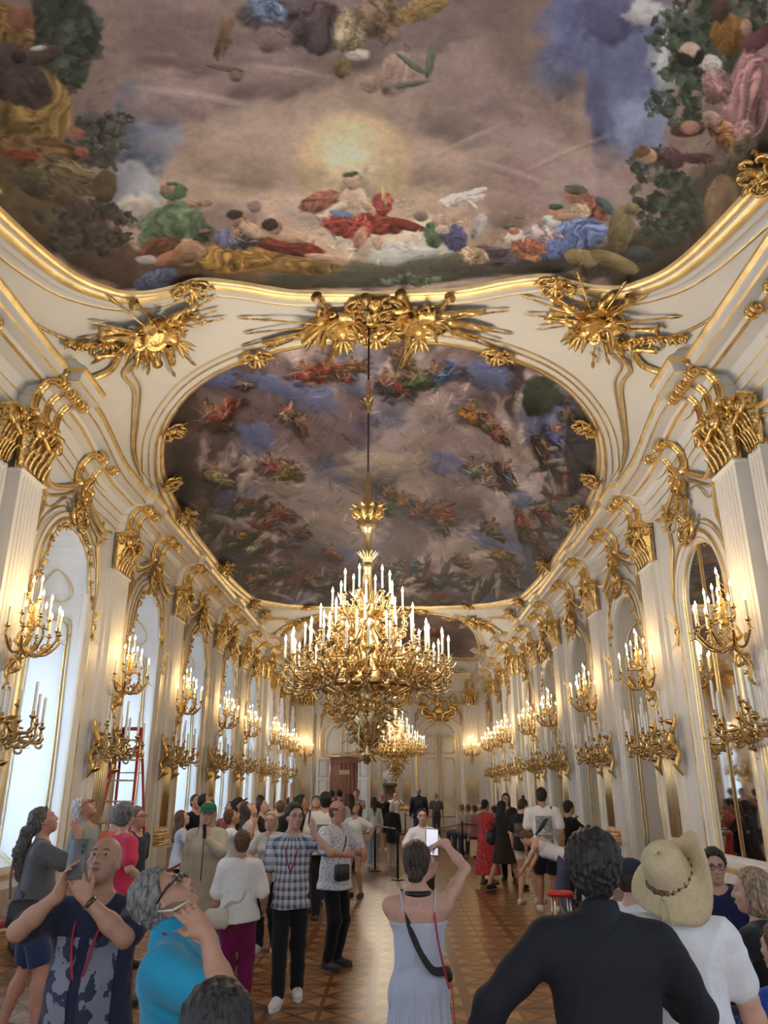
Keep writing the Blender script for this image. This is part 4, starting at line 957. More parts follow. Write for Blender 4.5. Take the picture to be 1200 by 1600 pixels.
for x, y, h, k, a in ((520, 575, 60, 0, 0), (480, 580, 60, 1, 5), (555, 570, 40, 7, 0), (610, 600, 70, 8, 0), (650, 590, 60, 6, 10), (690, 580, 60, 4, -10), (630, 560, 50, 7, 0), (455, 650, 46, 5, 20), (470, 660, 40, 7, 40), (430, 725, 56, 1, -10), (445, 735, 50, 2, -10), (330, 650, 70, 7, 20), (350, 640, 60, 1, -30), (340, 740, 50, 5, 20), (740, 645, 60, 2, 0), (770, 665, 44, 3, 20), (780, 680, 36, 1, 30), (745, 730, 50, 5, 10), (770, 745, 60, 9, 20), (790, 735, 50, 8, 30), (850, 700, 60, 8, 40), (870, 680, 60, 4, 20), (880, 730, 50, 10, 60), (610, 770, 40, 3, 0), (635, 780, 40, 2, 0), (600, 790, 40, 6, 0), (660, 800, 46, 1, 10), (690, 800, 50, 0, 10), (690, 820, 36, 8, 30), (440, 800, 44, 1, 0), (425, 815, 44, 0, 10), (460, 830, 44, 7, -10), (450, 845, 36, 4, 0), (520, 862, 34, 1, 0), (770, 825, 44, 3, 30), (820, 820, 50, 1, 50), (850, 800, 44, 0, 50), (840, 840, 44, 3, 50), (780, 865, 34, 2, 0), (720, 875, 34, 7, 0), (600, 885, 44, 8, 0), (640, 880, 40, 4, 0), (380, 790, 50, 6, -40), (400, 850, 46, 9, -40), (370, 840, 50, 8, -50), (430, 890, 44, 6, -20), (400, 905, 40, 8, -20), (850, 880, 40, 10, 40), (800, 900, 44, 8, 20), (740, 905, 40, 6, 0), (670, 905, 44, 8, 0), (540, 905, 44, 6, 0), (480, 905, 44, 8, 0), (870, 620, 40, 6, 0), (890, 650, 40, 6, 10), (790, 560, 40, 10, 20), (380, 600, 30, 8, 0)):
    P2.figure(x, y, h, [v*rr.uniform(.8, 1.25) for v in robes[k]], a + rr.randint(-20, 20), skin=(.27, .15, .10), robe2=rr.choice(robes) if rr.random() < .6 else None)
foliage_b = b
for k in range(170):
    e = rr.choice((0, 1, 2)); 
    if e == 0: x, y = rr.uniform(310, 430), rr.uniform(780, 900)
    elif e == 1: x, y = rr.uniform(840, 915), rr.uniform(690, 860)
    else: x, y = rr.uniform(440, 800), rr.uniform(890, 932)
    b(x, y, rr.uniform(8, 22), rr.uniform(2, 6), rr.choice(((.05, .055, .04), (.30, .27, .24), (.10, .07, .05), (.16, .07, .05), (.06, .05, .04), (.05, .06, .045))), rr.randint(-60, 60) + (40 if e == 1 else -30), .4, .5, .8)
b(845, 615, 34, 34, (.055, .065, .05), 20, .3, .5); b(905, 700, 22, 70, (.035, .033, .035), 5, .5, .6, .8); b(290, 690, 26, 90, (.05, .036, .03), 0, .6, .6, .8)
P2.scumble([(300, 545, 900, 925)], 750, 6, (3, 10))
P2.finish('ceiling_fresco', 'long oval ceiling painting over the hall, crowded with small figures on grey clouds', MID0, MID1, tone=(1.7, 1.25), sat=.9)
P3 = Painting(THI0, THI1, 150, 130); b = P3.blob
P3.base(sky2 if False else (lambda X, Y: mixc((.12, .085, .08), (.30, .23, .20), np.clip((fbm(X, Y*.5, .8, 5, 21)-.3)*2.4, 0, 1))))
for k in range(26):
    P3.figure(rr.uniform(470, 740), rr.uniform(962, 1020), rr.uniform(12, 26), rr.choice(robes), rr.randint(-30, 30))
P3.finish('ceiling_fresco', 'furthest ceiling painting, partly hidden behind the large chandelier', THI0, THI1)
# ------------------------------------------------------------ relief ornaments of the vault
def on_ceiling(mb, name, x, y, rz=0, par=cl, d=.0, matl=None):
    """mb is modelled in the YZ plane facing +x; lay it on the vault facing down"""
    zx = (zc(x+.05, y) - zc(x-.05, y))/.1
    nrm = Vector((zx, 0, -1)).normalized()             # into the room
    nrm = Vector((zx, 0, -1)).normalized()
    ty = (Matrix.Rotation(rz, 3, nrm) @ Vector((0, 1, 0))); tx = ty.cross(nrm)
    R = Matrix((nrm, tx, ty)).transposed().to_4x4()    # columns: local x -> normal, y -> tx, z -> ty
    o = mb if isinstance(mb, bpy.types.Object) else mb.build(name, matl or M['gold'], par)
    if isinstance(mb, bpy.types.Object): o = inst(mb, par, (0, 0, 0))
    o.matrix_world = Matrix.Translation((x, y, zc(x, y) - d)) @ R
    return o
def trophy(seed, w=1.0, wide=False):
    """arms and instruments piled crosswise: flags, spears, drum, shield, trumpets, helmet, leaves"""
    rnd = random.Random(seed); mb = MB()
    A = ([-80, -70, -62, 62, 72, 84, 12, 100, -105] if wide else [-62, -48, -78, 20, 40, 62, 80, 115, 150, 200, 170])
    for i, a in enumerate(A):
        L = rnd.uniform(.75, 1.05)*w*(1.5 if wide else 1.0); a = math.radians(a); dy, dz = math.sin(a), math.cos(a)
        mb.tube([(.05+.01*i, -dy*.2*w, -dz*.2*w), (.10, dy*L, dz*L)], [.016*w]*2, 6)
        tip = Vector((.10, dy*L, dz*L)); leaf(mb, tip, (0, dy, dz), .22*w, .035*w, .0, (1, 0, 0), 7)
        if i % 2 == 0:                                   # a furled flag
            V = []; n = 9
            for k in range(n):
                t = k/(n-1); c = Vector((.09, dy*L*(.35+.55*t), dz*L*(.35+.55*t))); s = Vector((0, -dz, dy))*(rnd.choice((-1, 1)) if k == 0 else 1)
                wd = w*.20*(1-.55*t)
                V += [tuple(c + Vector((.03*math.sin(k*2.1), 0, 0))), tuple(c + s*wd*.5 + Vector((.05+.03*math.sin(k*1.3), 0, 0))), tuple(c + s*wd + Vector((.02*math.sin(k*3), 0, 0))), tuple(c+s*wd*.5)]
            mb.add(V, [(k*4+j, k*4+(j+1) % 4, k*4+4+(j+1) % 4, k*4+4+j) for k in range(n-1) for j in range(4)])
        elif i % 3 == 1:                                 # a halberd head
            mb.bbox(.07, .11, dy*L*.82-.07*w, dy*L*.82+.07*w, dz*L*.82-.02*w, dz*L*.82+.04*w, .015)
    def disc(y, z, r, t, tilt=0):
        m2 = MB(); m2.lathe([(r*.02, t+.03), (r*.5, t+.03), (r*.8, t), (r*.86, t+.03), (r, t+.02), (r, 0), (r*.7, -.04)], 18)
        for v in m2.v: pass
        k = len(mb.v); mb.add([(.10+v[2]+v[0]*math.sin(tilt), y+v[0]*math.cos(tilt), z+v[1]) for v in m2.v], m2.f)
    disc(.02*w, .0, .20*w, .07, .4); disc(-.18*w, .2*w, .13*w, .05, -.3); disc(.22*w, -.15*w, .12*w, .05, .5)
    m2 = MB(); m2.lathe([(.13*w, 0), (.16*w, .02), (.13*w, .05), (.12*w, .2*w), (.14*w, .25*w), (.01, .26*w)], 14); mb.add([(.06+v[0]*.6+.05, -.28*w+v[2], -.18*w+v[1]) for v in m2.v], m2.f)
    mb.ell((.14, -.05*w, .22*w), (.09*w, .11*w, .15*w), 12, 8)                                       # helmet
    for k in range(4): leaf(mb, (.16, -.05*w, .32*w), (.1, (k-1.5)*.5, 1), .30*w, .05*w, .4, (1, 0, 0))
    for y0, z0, a in ((.25, .05, 40), (-.30, -.28, 200), (.1, -.35, 160)):                            # trumpets, quivers
        a = math.radians(a); d = Vector((.1, math.sin(a), math.cos(a))); p = Vector((.10, y0*w, z0*w))
        mb.tube([p, p+d*.25*w, p+d*.42*w, p+d*.48*w], [.025*w, .03*w, .05*w, .09*w], 9)
    for k in range(26):
        a = rnd.uniform(0, 2*PI); r = rnd.uniform(.15, .5)*w
        leaf(mb, (.05, r*math.cos(a)*.9, r*math.sin(a)*.8), (rnd.uniform(.1, .7), math.cos(a)+rnd.uniform(-.5, .5), math.sin(a)+rnd.uniform(-.5, .5)), rnd.uniform(.22, .42)*w, .055*w, .45, (1, 0, 0), 8)
    for k in range(6):
        a = rnd.uniform(0, 2*PI); p = spiral((.32*w*math.cos(a), .3*w*math.sin(a)), .15*w, .02*w, a, a+rnd.choice((-1, 1))*5, 14)
        scroll(mb, [(q[0], q[1], .09) for q in p], .035*w, lambda p: (p[2], p[0], p[1]))
    return mb
t1 = None
for (x, y, rz, w, sd) in ((-3.12, 9.35, .65, .95, 3), (3.12, 9.2, -.65, .95, 4), (-3.3, 29.2, 2.4, .85, 3), (3.3, 29.2, -2.4, .85, 4)):
    on_ceiling(trophy(sd, w), 'trophy', x, y, rz, d=.02)
on_ceiling(trophy(8, .95, True), 'trophy', -.55, 9.75, 0, d=.02); on_ceiling(trophy(9, .95, True), 'trophy', .62, 9.72, 0, d=.02)
on_ceiling(rocaille(1.0, .55, 51, 2.2, .12), 'cartouche', 0, 9.35, 0, d=.02); on_ceiling(rocaille(.8, .5, 52, 2.0, .1), 'cartouche', 0, 10.15, 0, d=.02)
on_ceiling(trophy(8, .85, True), 'trophy', -.5, 29.35, 0, d=.02); on_ceiling(trophy(9, .85, True), 'trophy', .55, 29.35, 0, d=.02)
# cartouches clasping the painted fields' frames, and the cresting along the cornice
cz_, ca_ = rocaille(.55, .42, 61, 1.6, .09), rocaille(.42, .9, 62, 2.0, .10)
kA = kB = None
for x, y, rz in ((-2.45, 8.62, .2), (2.45, 8.62, -.2), (-3.62, 12.15, .8), (3.62, 12.15, -.8), (-1.9, 10.52, .1), (1.9, 10.52, -.1), (-2.9, 27.3, 0), (2.9, 27.3, 0), (-2.35, 29.95, 0), (2.35, 29.95, 0), (-4.12, 13.9, 1.4), (4.12, 13.9, -1.4), (-3.95, 6.1, 1.3), (3.95, 6.1, -1.3)):
    if kA is None: kA = on_ceiling(cz_, 'cartouche', x, y, rz, d=.03)
    else: on_ceiling(kA, 'cartouche', x, y, rz, d=.03)
for x, y, rz in [(s*4.22, q, 0) for s in (-1, 1) for q in (15.5, 19.6, 23.9)] + [(s*4.16, q, 0) for s in (-1, 1) for q in (25.6,)] + [(s*4.1, q, 0) for s in (-1, 1) for q in (33.0,)]:
    if kB is None: kB = on_ceiling(ca_, 'cartouche', x, y, rz, d=.05)
    else: on_ceiling(kB, 'cartouche', x, y, rz, d=.05)
# vines and long curved ribs at the four spandrels
for s in (-1, 1):
    for y0, f in ((9.6, 1), (29.0, -1)):
        pts = [(s*4.36, y0-3.4*f), (s*4.30, y0-1.6*f), (s*4.1, y0-.75*f), (s*3.8, y0-.35*f), (s*3.5, y0-.1*f)]
        P = cat([(a, b_, 0) for a, b_ in pts], 5); mb = MB(); rn = random.Random(5)
        for i, p in enumerate(P):
            q = (p.x, p.y, zc(p.x, p.y)-.05)
            if i > len(P)*.45:
                flower(mb, (q[0]+rn.uniform(-.05, .05), q[1]+rn.uniform(-.06, .06), q[2]-.02), .10, (-s*.6, 0, -1)); leaf(mb, q, (rn.uniform(-1, 1), rn.uniform(-1, 1), -.3), .15, .05, .3, (0, 0, -1), 6)
        mb.tube([(p.x, p.y, zc(p.x, p.y)-.03) for p in P], .022, 5)
        mb.build('vine', M['gold'], cl)
        for off in (0, .16):
            pts = [(s*(3.55-off), y0+.25*f), (s*(3.78-off*.8), y0+.5*f), (s*(3.78-off*.6), y0+1.0*f), (s*(4.0-off*.5), y0+1.7*f), (s*(4.28-off*.3), y0+2.6*f), (s*4.38, y0+3.4*f)]
            P = cat([(a, b_, 0) for a, b_ in pts], 6); mb = MB(); mb.tube([(p.x, p.y, zc(p.x, p.y)-.04) for p in P], .030 if not off else .014, 7); mb.build('curved_rib', M['goldline'], cl)
        p = [(s*3.95, y0-.2*f), (s*3.7, y0+.0*f), (s*3.9, y0+.25*f), (s*4.25, y0+.2*f), (s*4.35, y0+.5*f)]
        P = cat([(a, b_, 0) for a, b_ in p], 6); mb = MB(); mb.tube([(q.x, q.y, zc(q.x, q.y)-.06) for q in P], .05, 8); mb.build('scroll', M['gold'], cl)
for s in (-1, 1):                                     # thin line inside the cove
    for (a, b_) in ((YBACK, 8.2), (13.0, 26.5)):
        mb = MB(); mb.tube([(s*4.34, a+(b_-a)*k/12, zc(4.34, 20)-.03) for k in range(13)], .02, 5); mb.build('gilt_line', M['goldline'], cl)
# ============================================================ candle fittings
def candle_mb(h, r=.013):
    mb = MB(); mb.lathe([(r*1.05, 0), (r, .01), (r, h-.006), (r*.6, h)], 8); return mb
def bulb_mb(h, r=.017):
    mb = MB(); mb.lathe([(r*.45, h-.002), (r*.9, h+.014), (r, h+.028), (r*.75, h+.048), (r*.35, h+.066), (r*.08, h+.084)], 8); return mb
def lamp(name, parent, loc, energy, col=(1, .86, .66), size=.12):
    l = bpy.data.lights.new(name, 'POINT'); l.energy = energy; l.color = col; l.shadow_soft_size = size
    o = bpy.data.objects.new(name, l); C.objects.link(o); o.parent = parent; o.location = loc
    KIDS.setdefault(parent.name, []).append(o); return o
PROTO = {}
def candle(parent, loc, h=.24, lit=True):
    key = (round(h, 2), lit)
    if key not in PROTO:
        o = candle_mb(h).build('candle', M['candle'] if lit else M['candle_off'], parent)
        if lit: bulb_mb(h).build('flame_bulb', M['flame'], o)
        o.location = loc; PROTO[key] = o; return o
    return inst(PROTO[key], parent, loc)
def cup(mb, p, r=.035):
    mb.T = Matrix.Translation(p)
    mb.lathe([(r*.2, -.06), (r*.45, -.045), (r*.3, -.03), (r*.9, -.012), (r*1.15, 0), (r*.9, .004), (r*.45, .008), (r*.5, .035)], 9)
    mb.T = Matrix.Identity(4)
def arm_pts(a, b, sag, n=3):
    """S curved arm from a, dipping, rising to b"""
    a, b = Vector(a), Vector(b); h = (b-a); h.z = 0
    return cat([a, a + h*.30 + Vector((0, 0, -sag*.7)), a + h*.68 + Vector((0, 0, -sag*.85 + (b.z-a.z)*.25)), b - h*.02 + Vector((0, 0, -.07)) + h*.03, b], 5)
def make_sconce():
    """lit wall candelabrum; wall plane x = 0, room towards +x, candle cups of the lower ring at z = 0"""
    t = thing('wall_sconce', 'x', 'wall light')
    mb = MB()
    P = cat([(.02, 0, -.72), (.10, 0, -.62), (.05, 0, -.50), (.13, 0, -.36), (.22, 0, -.22), (.12, 0, -.12), (.16, 0, .02)], 6)
    mb.tube(P, [.014+.020*math.sin(PI*i/(len(P)-1)) for i in range(len(P))], 8)
    for k in range(9): leaf(mb, (.05+.02*k, 0, -.66+.075*k), (.3, (-1)**k*.8, .4 if k % 3 else -.6), .13, .035, .4, (1, 0, 0), 7)
    for s in (-1, 1):
        p = spiral((.12, -.40), .10, .02, -1, 4.5, 14); mb.tube([(a, s*.05, b) for a, b in p], .018, 5)
    mb.lathe([(.02, 0), (.05, .04), (.03, .10), (.055, .16), (.035, .24), (.05, .30), (.02, .36)], 10, c=(.30, 0), lobes=5, depth=.1)
    mb.tube(cat([(.10, 0, -.1), (.22, 0, -.18), (.30, 0, -.02)], 5), .03, 7)
    mb.build('bracket', M['gold'], t)
    lower = [(.62, .0), (.55, .24), (.55, -.24), (.36, .37), (.36, -.37), (.18, .40), (.18, -.40)]
    spots = [(x, y, 0, .24) for x, y in lower] + [(.44, .13, .17, .26), (.44, -.13, .17, .26), (.24, .20, .20, .26), (.24, -.20, .20, .26), (.32, .04, .40, .26), (.26, -.07, .36, .26)]
    for i, (x, y, z, h) in enumerate(spots):
        mb = MB(); base = (.30, 0, -.05 if i < 7 else .1+.04*(i % 2)) if i < 11 else (.30, 0, .3)
        if i < 7:
            P = arm_pts((.20, 0, -.16), (x, y, z-.05), .16); mb.tube(P, [.018]*len(P), 6)
            m = P[len(P)//2]; d = (P[-1]-P[0]); leaf(mb, m, (d.x, d.y, .5), .14, .035, .5, (0, 0, 1), 6); leaf(mb, P[-4], (d.x, d.y, -.6), .11, .03, .5, (0, 0, 1), 6)
            sp = spiral((0, 0), .055, .012, 0, 5, 12); dn = Vector((d.x, d.y, 0)).normalized()
            mb.tube([tuple(m + dn*q[0] + Vector((0, 0, q[1]+.06))) for q in sp], .010, 5)
        else:
            P = arm_pts(base, (x, y, z-.05), .07); mb.tube(P, [.014]*len(P), 6)
            leaf(mb, P[6], (x-.3, y, .6), .10, .03, .4, (0, 0, 1), 6)
        cup(mb, (x, y, z)); mb.build('arm', M['brass'], t)
        candle(t, (x, y, z), h)
    lamp('sconce_glow', t, (.38, 0, .40), SC_W, (1, .62, .24), size=.14)
    return t
SC_W = 9.5
def make_off():
    """unlit five-branched bronze bracket"""
    t = thing('unlit_wall_candelabrum', 'x', 'wall light')
    mb = MB(); P = cat([(.02, 0, -.42), (.07, 0, -.32), (.04, 0, -.2), (.12, 0, -.08), (.06, 0, .06), (.03, 0, .18)], 6)
    mb.tube(P, [.012+.022*math.sin(PI*i/(len(P)-1)) for i in range(len(P))], 7)
    for k in range(6): leaf(mb, (.05, 0, -.36+.09*k), (.5, (-1)**k*.8, .4), .11, .035, .4, (1, 0, 0), 7)
    mb.build('bracket', M['gold'], t)
    for i, (x, y, z, h) in enumerate(((.28, .17, -.02, .24), (.28, -.17, -.02, .24), (.38, .06, -.06, .24), (.18, .0, .12, .30), (.36, -.09, .02, .27))):
        mb = MB(); P = arm_pts((.07, 0, -.1+.03*i), (x, y, z-.05), .14); mb.tube(P, [.015]*len(P), 6)
        d = Vector((x, y, 0)).normalized()
        for (c, r) in ((.45, .06), (.72, .05)):
            m = P[int(len(P)*c)]; sp = spiral((0, 0), r, .012, 1, 6.5, 12); mb.tube([tuple(m + d*q[0] + Vector((0, 0, q[1]-.02))) for q in sp], .011, 5)
        leaf(mb, P[8], (d.x, d.y, -.4), .1, .03, .4, (0, 0, 1), 6)
        cup(mb, (x, y, z), .03); mb.build('arm', M['brass'], t); candle(t, (x, y, z), h, False)
    return t
sc0, un0 = make_sconce(), make_off(); un0.scale = (1.5, 1.5, 1.55); used = [False, False]
ORD = ['', 'nearest', 'second', 'third', 'fourth', 'fifth', 'sixth', 'seventh', 'farthest']
def put(proto, k, x, y, z, rz, label, group):
    if not used[k]: used[k] = True; o = proto; o.location = (x, y, z); o.rotation_euler = (0, 0, rz); o['label'] = label; o['group'] = group; return o
    return dup(proto, (x, y, z), rz, label, group)
for sx, yc, i in PILS:
    if i == 0: continue
    side = 'left window' if sx < 0 else 'right mirror'; big = i in (1, 6); pr = .24 if big else .12
    put(sc0, 0, sx*(HW-pr), yc+.02, 3.80, 0 if sx < 0 else PI, 'gilt sconce of lit candles on the %s wall, %s from the camera' % (side, ORD[i]), 'lit candle sconces on the side walls')
    for q, w_ in ((-.52, 'near'), (.42, 'far')):
        put(un0, 1, sx*(HW-.05), yc+q, 2.76, 0 if sx < 0 else PI, 'unlit candle bracket on the %s edge of the %s %s-side pilaster' % (w_, ORD[i], 'left' if sx < 0 else 'right'), 'unlit candle brackets beside the pilasters')
for x, w_ in ((-4.36, 'far left corner, on the end wall'), (4.12, 'far right corner, on the end wall')):
    put(sc0, 0, x, YEND-.12, 3.75, -PI/2, 'gilt sconce of lit candles at the ' + w_, 'lit candle sconces on the side walls')
# ------------------------------------------------------------ chandelier
def make_chandelier():
    """z = 0 is the level of the outermost candle cups"""
    t = thing('chandelier', 'large gilt bronze chandelier hanging in the foreground, crowded with lit candles', 'chandelier')
    mb = MB(); mb.tube([(0, 0, 2.35), (0, 0, 5.05)], .014, 8); mb.build('suspension_rod', M['iron'], t)
    mb = MB(); mb.lathe([(.01, 3.52), (.03, 3.56), (.02, 3.6), (.045, 3.66), (.06, 3.72), (.045, 3.79), (.02, 3.84), (.035, 3.9), (.02, 3.96), (.03, 4.02), (.01, 4.08)], 12, lobes=6, depth=.12)
    for k in range(6): a = k*PI/3; leaf(mb, (.03*math.cos(a), .03*math.sin(a), 3.66), (math.cos(a), math.sin(a), 1.6), .12, .03, .4, (math.cos(a), math.sin(a), 0), 6)
    mb.build('rod_knop', M['brass'], t)
    mb = MB()
    mb.lathe([(.012, 2.62), (.03, 2.55), (.015, 2.48), (.04, 2.40), (.025, 2.33), (.05, 2.25), (.05, 2.1), (.12, 1.98), (.15, 1.90), (.11, 1.84), (.14, 1.80), (.07, 1.74), (.045, 1.70), (.05, 1.3), (.09, 1.25), (.05, 1.2), (.06, 1.05), (.10, .78), (.13, .66), (.09, .60), (.13, .54), (.15, .48), (.08, .40), (.12, .3), (.18, .15), (.16, .05), (.24, -.05), (.20, -.2), (.3, -.28), (.1, -.4), (.16, -.55), (.22, -.68), (.12, -.82), (.14, -.92), (.05, -1.02), (.08, -1.10), (.06, -1.2), (.02, -1.26)], 20, lobes=8, depth=.06)
    for k in range(16):
        a = 2*PI*k/16; c, s_ = math.cos(a), math.sin(a)
        leaf(mb, (.07*c, .07*s_, .62), (c*.25, s_*.25, 1), .34, .03, .3, (c, s_, 0), 7)
        leaf(mb, (.05*c, .05*s_, 1.3), (c*.3, s_*.3, 1), .18, .02, .4, (c, s_, 0), 7)
        leaf(mb, (.12*c, .12*s_, -.2), (c*.7, s_*.7, -1), .35, .06, .5, (c, s_, 0), 7)
        leaf(mb, (.10*c, .10*s_, -.65), (c*.9, s_*.9, -.4+.9*(k % 2)), .24, .05, .5, (c, s_, 0), 7)
        leaf(mb, (.08*c, .08*s_, -1.0), (c*.8, s_*.8, .4*(k % 2)), .16, .04, .5, (c, s_, 0), 7)
    mb.build('stem', M['brass'], t)
    mb = MB()
    for k in range(10):
        a = 2*PI*k/10; c, s_ = math.cos(a), math.sin(a)
        leaf(mb, (.10*c, .10*s_, 1.86), (c, s_, .75), .26, .07, .55, (0, 0, 1), 8)
        sp = spiral((.17, 2.0), .055, .012, -1.5, 3.6, 12); mb.tube([(q[0]*c, q[0]*s_, q[1]) for q in sp], .014, 5)
        leaf(mb, (.12*c, .12*s_, 1.96), (c*.4, s_*.4, 1), .18, .05, .5, (c, s_, 0), 7)
    mb.build('crown', M['gold'], t)
    mb = MB()
    mb.lathe([(.60, -.36), (.66, -.33), (.62, -.30), (.56, -.31), (.55, -.36), (.60, -.37)], 40, cap=False)
    for k in range(20):
        a = 2*PI*k/20; c, s_ = math.cos(a), math.sin(a)
        mb.tube(cat([(.16*c, .16*s_, -.30), (.36*c, .36*s_, -.42), (.58*c, .58*s_, -.33)], 5), .018, 5)
        leaf(mb, (.60*c, .60*s_, -.33), (c*.6, s_*.6, .8), .22, .05, .5, (c, s_, 0), 7); flower(mb, (.66*c, .66*s_, -.34), .06, (c, s_, 0))
    mb.build('hoop', M['brass'], t)
    # pendant basket of scrolls
    rn = random.Random(8)
    for (zz, rad, n, rs) in ((-.50, .42, 14, .13), (-.68, .32, 10, .12), (-.86, .22, 8, .09), (-1.08, .12, 6, .07)):
        mb = MB()
        for k in range(n):
            a = 2*PI*(k+.5*(n % 3))/n; c, s_ = math.cos(a), math.sin(a)
            sp = spiral((rad, zz), rs, .015, 1.2, 7.2, 16); mb.tube([(q[0]*c, q[0]*s_, q[1]) for q in sp], .013, 5)
            leaf(mb, (rad*.8*c, rad*.8*s_, zz), (c, s_, rn.uniform(-1, .8)), .18, .045, .5, (0, 0, 1), 7)
            leaf(mb, (rad*c, rad*s_, zz-.08), (c*.5, s_*.5, -1), .12, .035, .5, (c, s_, 0), 7)
        mb.build('scroll_basket', M['brass'], t)
    # tiers: radius, cup height, number, phase
    tiers = [(.30, .86, 6, .2), (.46, .62, 8, .0), (.62, .36, 10, .3), (.80, .14, 14, .1), (1.05, .0, 12, .05), (.98, .0, 12, .31)]
    arm_proto = {}
    for ti, (R, Z, n, ph) in enumerate(tiers):
        for k in range(n):
            a = 2*PI*k/n + ph
            if ti not in arm_proto:
                mb = MB(); r0 = (.10, .12, .16, .30, .58, .58)[ti]
                P = cat([(r0, 0, Z-.16), (r0+(R-r0)*.3, 0, Z-.30), (r0+(R-r0)*.75, 0, Z-.30), (R+.02, 0, Z-.16), (R, 0, Z-.05)], 6)
                mb.tube(P, [.017]*len(P), 6)
                for (f, q, r1) in ((.35, .09, .085), (.7, -.07, .075), (.55, .02, .10), (.95, -.06, .06)):
                    m = P[int(f*(len(P)-1))]; sp = spiral((m.x, m.z+q), r1, .012, rn.uniform(0, 6), rn.uniform(9, 12), 20)
                    mb.tube([(p[0], 0, p[1]) for p in sp], .0105, 5)
                for (f, dx, dy, dz) in ((.3, .6, .6, .6), (.3, .6, -.6, .5), (.6, .5, .7, -.4), (.6, .5, -.7, -.5), (.85, 1, .1, -.8), (.9, .8, .5, .3)):
                    m = P[int(f*(len(P)-1))]; leaf(mb, m, (dx, dy, dz), .14, .034, .5, (0, 0, 1), 7)
                if ti >= 3: flower(mb, (R*.82, 0, Z-.28), .055, (1, 0, -.3)); sp = spiral((R-.06, Z-.34), .11, .02, 1.5, 8, 20); mb.tube([(p[0], .0, p[1]) for p in sp], .013, 5)
                cup(mb, (R, 0, Z), .036)
                arm_proto[ti] = mb.build('arm', M['brass'], t); arm_proto[ti].rotation_euler = (0, 0, a)
            else: inst(arm_proto[ti], t, (0, 0, 0), (0, 0, a))
            candle(t, (R*math.cos(a), R*math.sin(a), Z), .27 if ti < 4 else .25)
    for k in range(4):
        a = PI/4+PI/2*k; lamp('chandelier_glow', t, (1.0*math.cos(a), 1.0*math.sin(a), .80), CH_W, size=.3)
    lamp('chandelier_glow', t, (0.0, .55, 1.45), CH_W*1.1, size=.2)
    return t
CH_W = 32
ch = make_chandelier(); ch.location = (-.10, 9.9, 3.46); ch['group'] = 'gilt chandeliers'
ch2 = dup(ch, (.25, 29.3, 3.40), .3, 'smaller looking second chandelier hanging far down the hall before the end wall', 'gilt chandeliers')
mb = MB(); mb.lathe([(.02, 0), (.09, .03), (.12, .06), (.05, .10), (.02, .12)], 12)
mb.build('ceiling_hook', M['iron'], ch, loc=(0, 0, 4.93)); 
# ------------------------------------------------------------ ladder, barriers, bust, seats
def stepladder():
    t = thing('stepladder', 'tall red stepladder with metal rungs standing open in a window bay', 'ladder', (-4.5, 14.3, 0), -PI/2)
    red = mat('red_fibreglass', (.55, .04, .05), .4); al = mat('aluminium', (.7, .7, .7), .3, 1)
    H = 2.95
    for s in (-1, 1):
        for f, nm in ((1, 'front_rail'), (-1, 'rear_rail')):
            mb = MB(); mb.tube([(f*.62, s*(.36), 0), (f*.05, s*.17, H)], .026, 6, flat=.6); mb.build(nm, red, t)
    for k in range(8):
        z = .35+k*.34; f = 1-z/H
        mb = MB(); mb.bbox(.05+.57*f-.05, .05+.57*f+.05, -(.17+.19*f), (.17+.19*f), z, z+.03, .008); mb.build('rung', al, t)
    for k in range(3):
        z = .6+k*.8; f = 1-z/H
        mb = MB(); mb.tube([(-(.05+.57*f), -(.17+.19*f), z), (-(.05+.57*f), (.17+.19*f), z)], .012, 6); mb.build('rear_brace', al, t)
    mb = MB(); mb.bbox(-.12, .12, -.2, .2, H-.03, H+.02, .01); mb.build('top_cap', red, t)
stepladder()
blk = M['black']
def stanchion(x, y, label):
    t = thing('barrier_post', label, 'barrier post', (x, y, 0))
    mb = MB(); mb.lathe([(.16, 0), (.16, .012), (.12, .025), (.03, .03)], 20); mb.build('base', blk, t)
    mb = MB(); mb.lathe([(.025, .02), (.025, .92), (.034, .93), (.034, 1.0), (.02, 1.01)], 14); mb.build('post', blk, t); return t
stanchion(.28, 18.9, 'black belt barrier post nearest the camera, right end of the small board')
stanchion(-.28, 20.9, 'black belt barrier post at the left end of the small board')
stanchion(2.2, 24.5, 'black barrier post between the standing people and the seated row'); stanchion(.62, 33.2, 'dark barrier post in front of the marble bust')
stanchion(-2.75, 12.2, 'barrier post carrying a dark red rope before the window pilaster')
mb = MB(); mb.bbox(-.29, .30, -.02, .03, 1.03, 1.06, .01)
o = mb.build('information_board', M['black']); tag(o, 'long black slanted reading board fixed between two barrier posts', 'board'); o.location = (-.02, 19.9, 0); o.rotation_euler = (0, 0, math.radians(-74))
o.location = (.0, 19.9, 0); o.scale = (3.0, 1, 1)
rope = mat('dark_red_rope', (.20, .02, .04), .8)
def rope_obj(pts, r, m, label, nm='barrier_rope', cat_='rope'):
    mb = MB(); P = []
    for a, b in zip(pts, pts[1:]):
        for k in range(10): 
            t = k/10; P.append((a[0]+(b[0]-a[0])*t, a[1]+(b[1]-a[1])*t, a[2]+(b[2]-a[2])*t - .9*t*(1-t)*a[3]))
    P.append(pts[-1][:3]); mb.tube(P, r, 6); o = mb.build(nm, m); tag(o, label, cat_); return o
rope_obj([(-3.5, 10.6, .70, .3), (-2.75, 12.2, .97, .35), (-2.2, 13.8, .62, .3)], .018, rope, 'dark red rope drooping from the post by the window pilaster')
rope_obj([(.30, 18.9, .94, .12), (2.2, 24.5, .94, .2), (3.9, 25.2, .9, .1)], .016, blk, 'black barrier belt running right from the reading board to the mirrored wall')
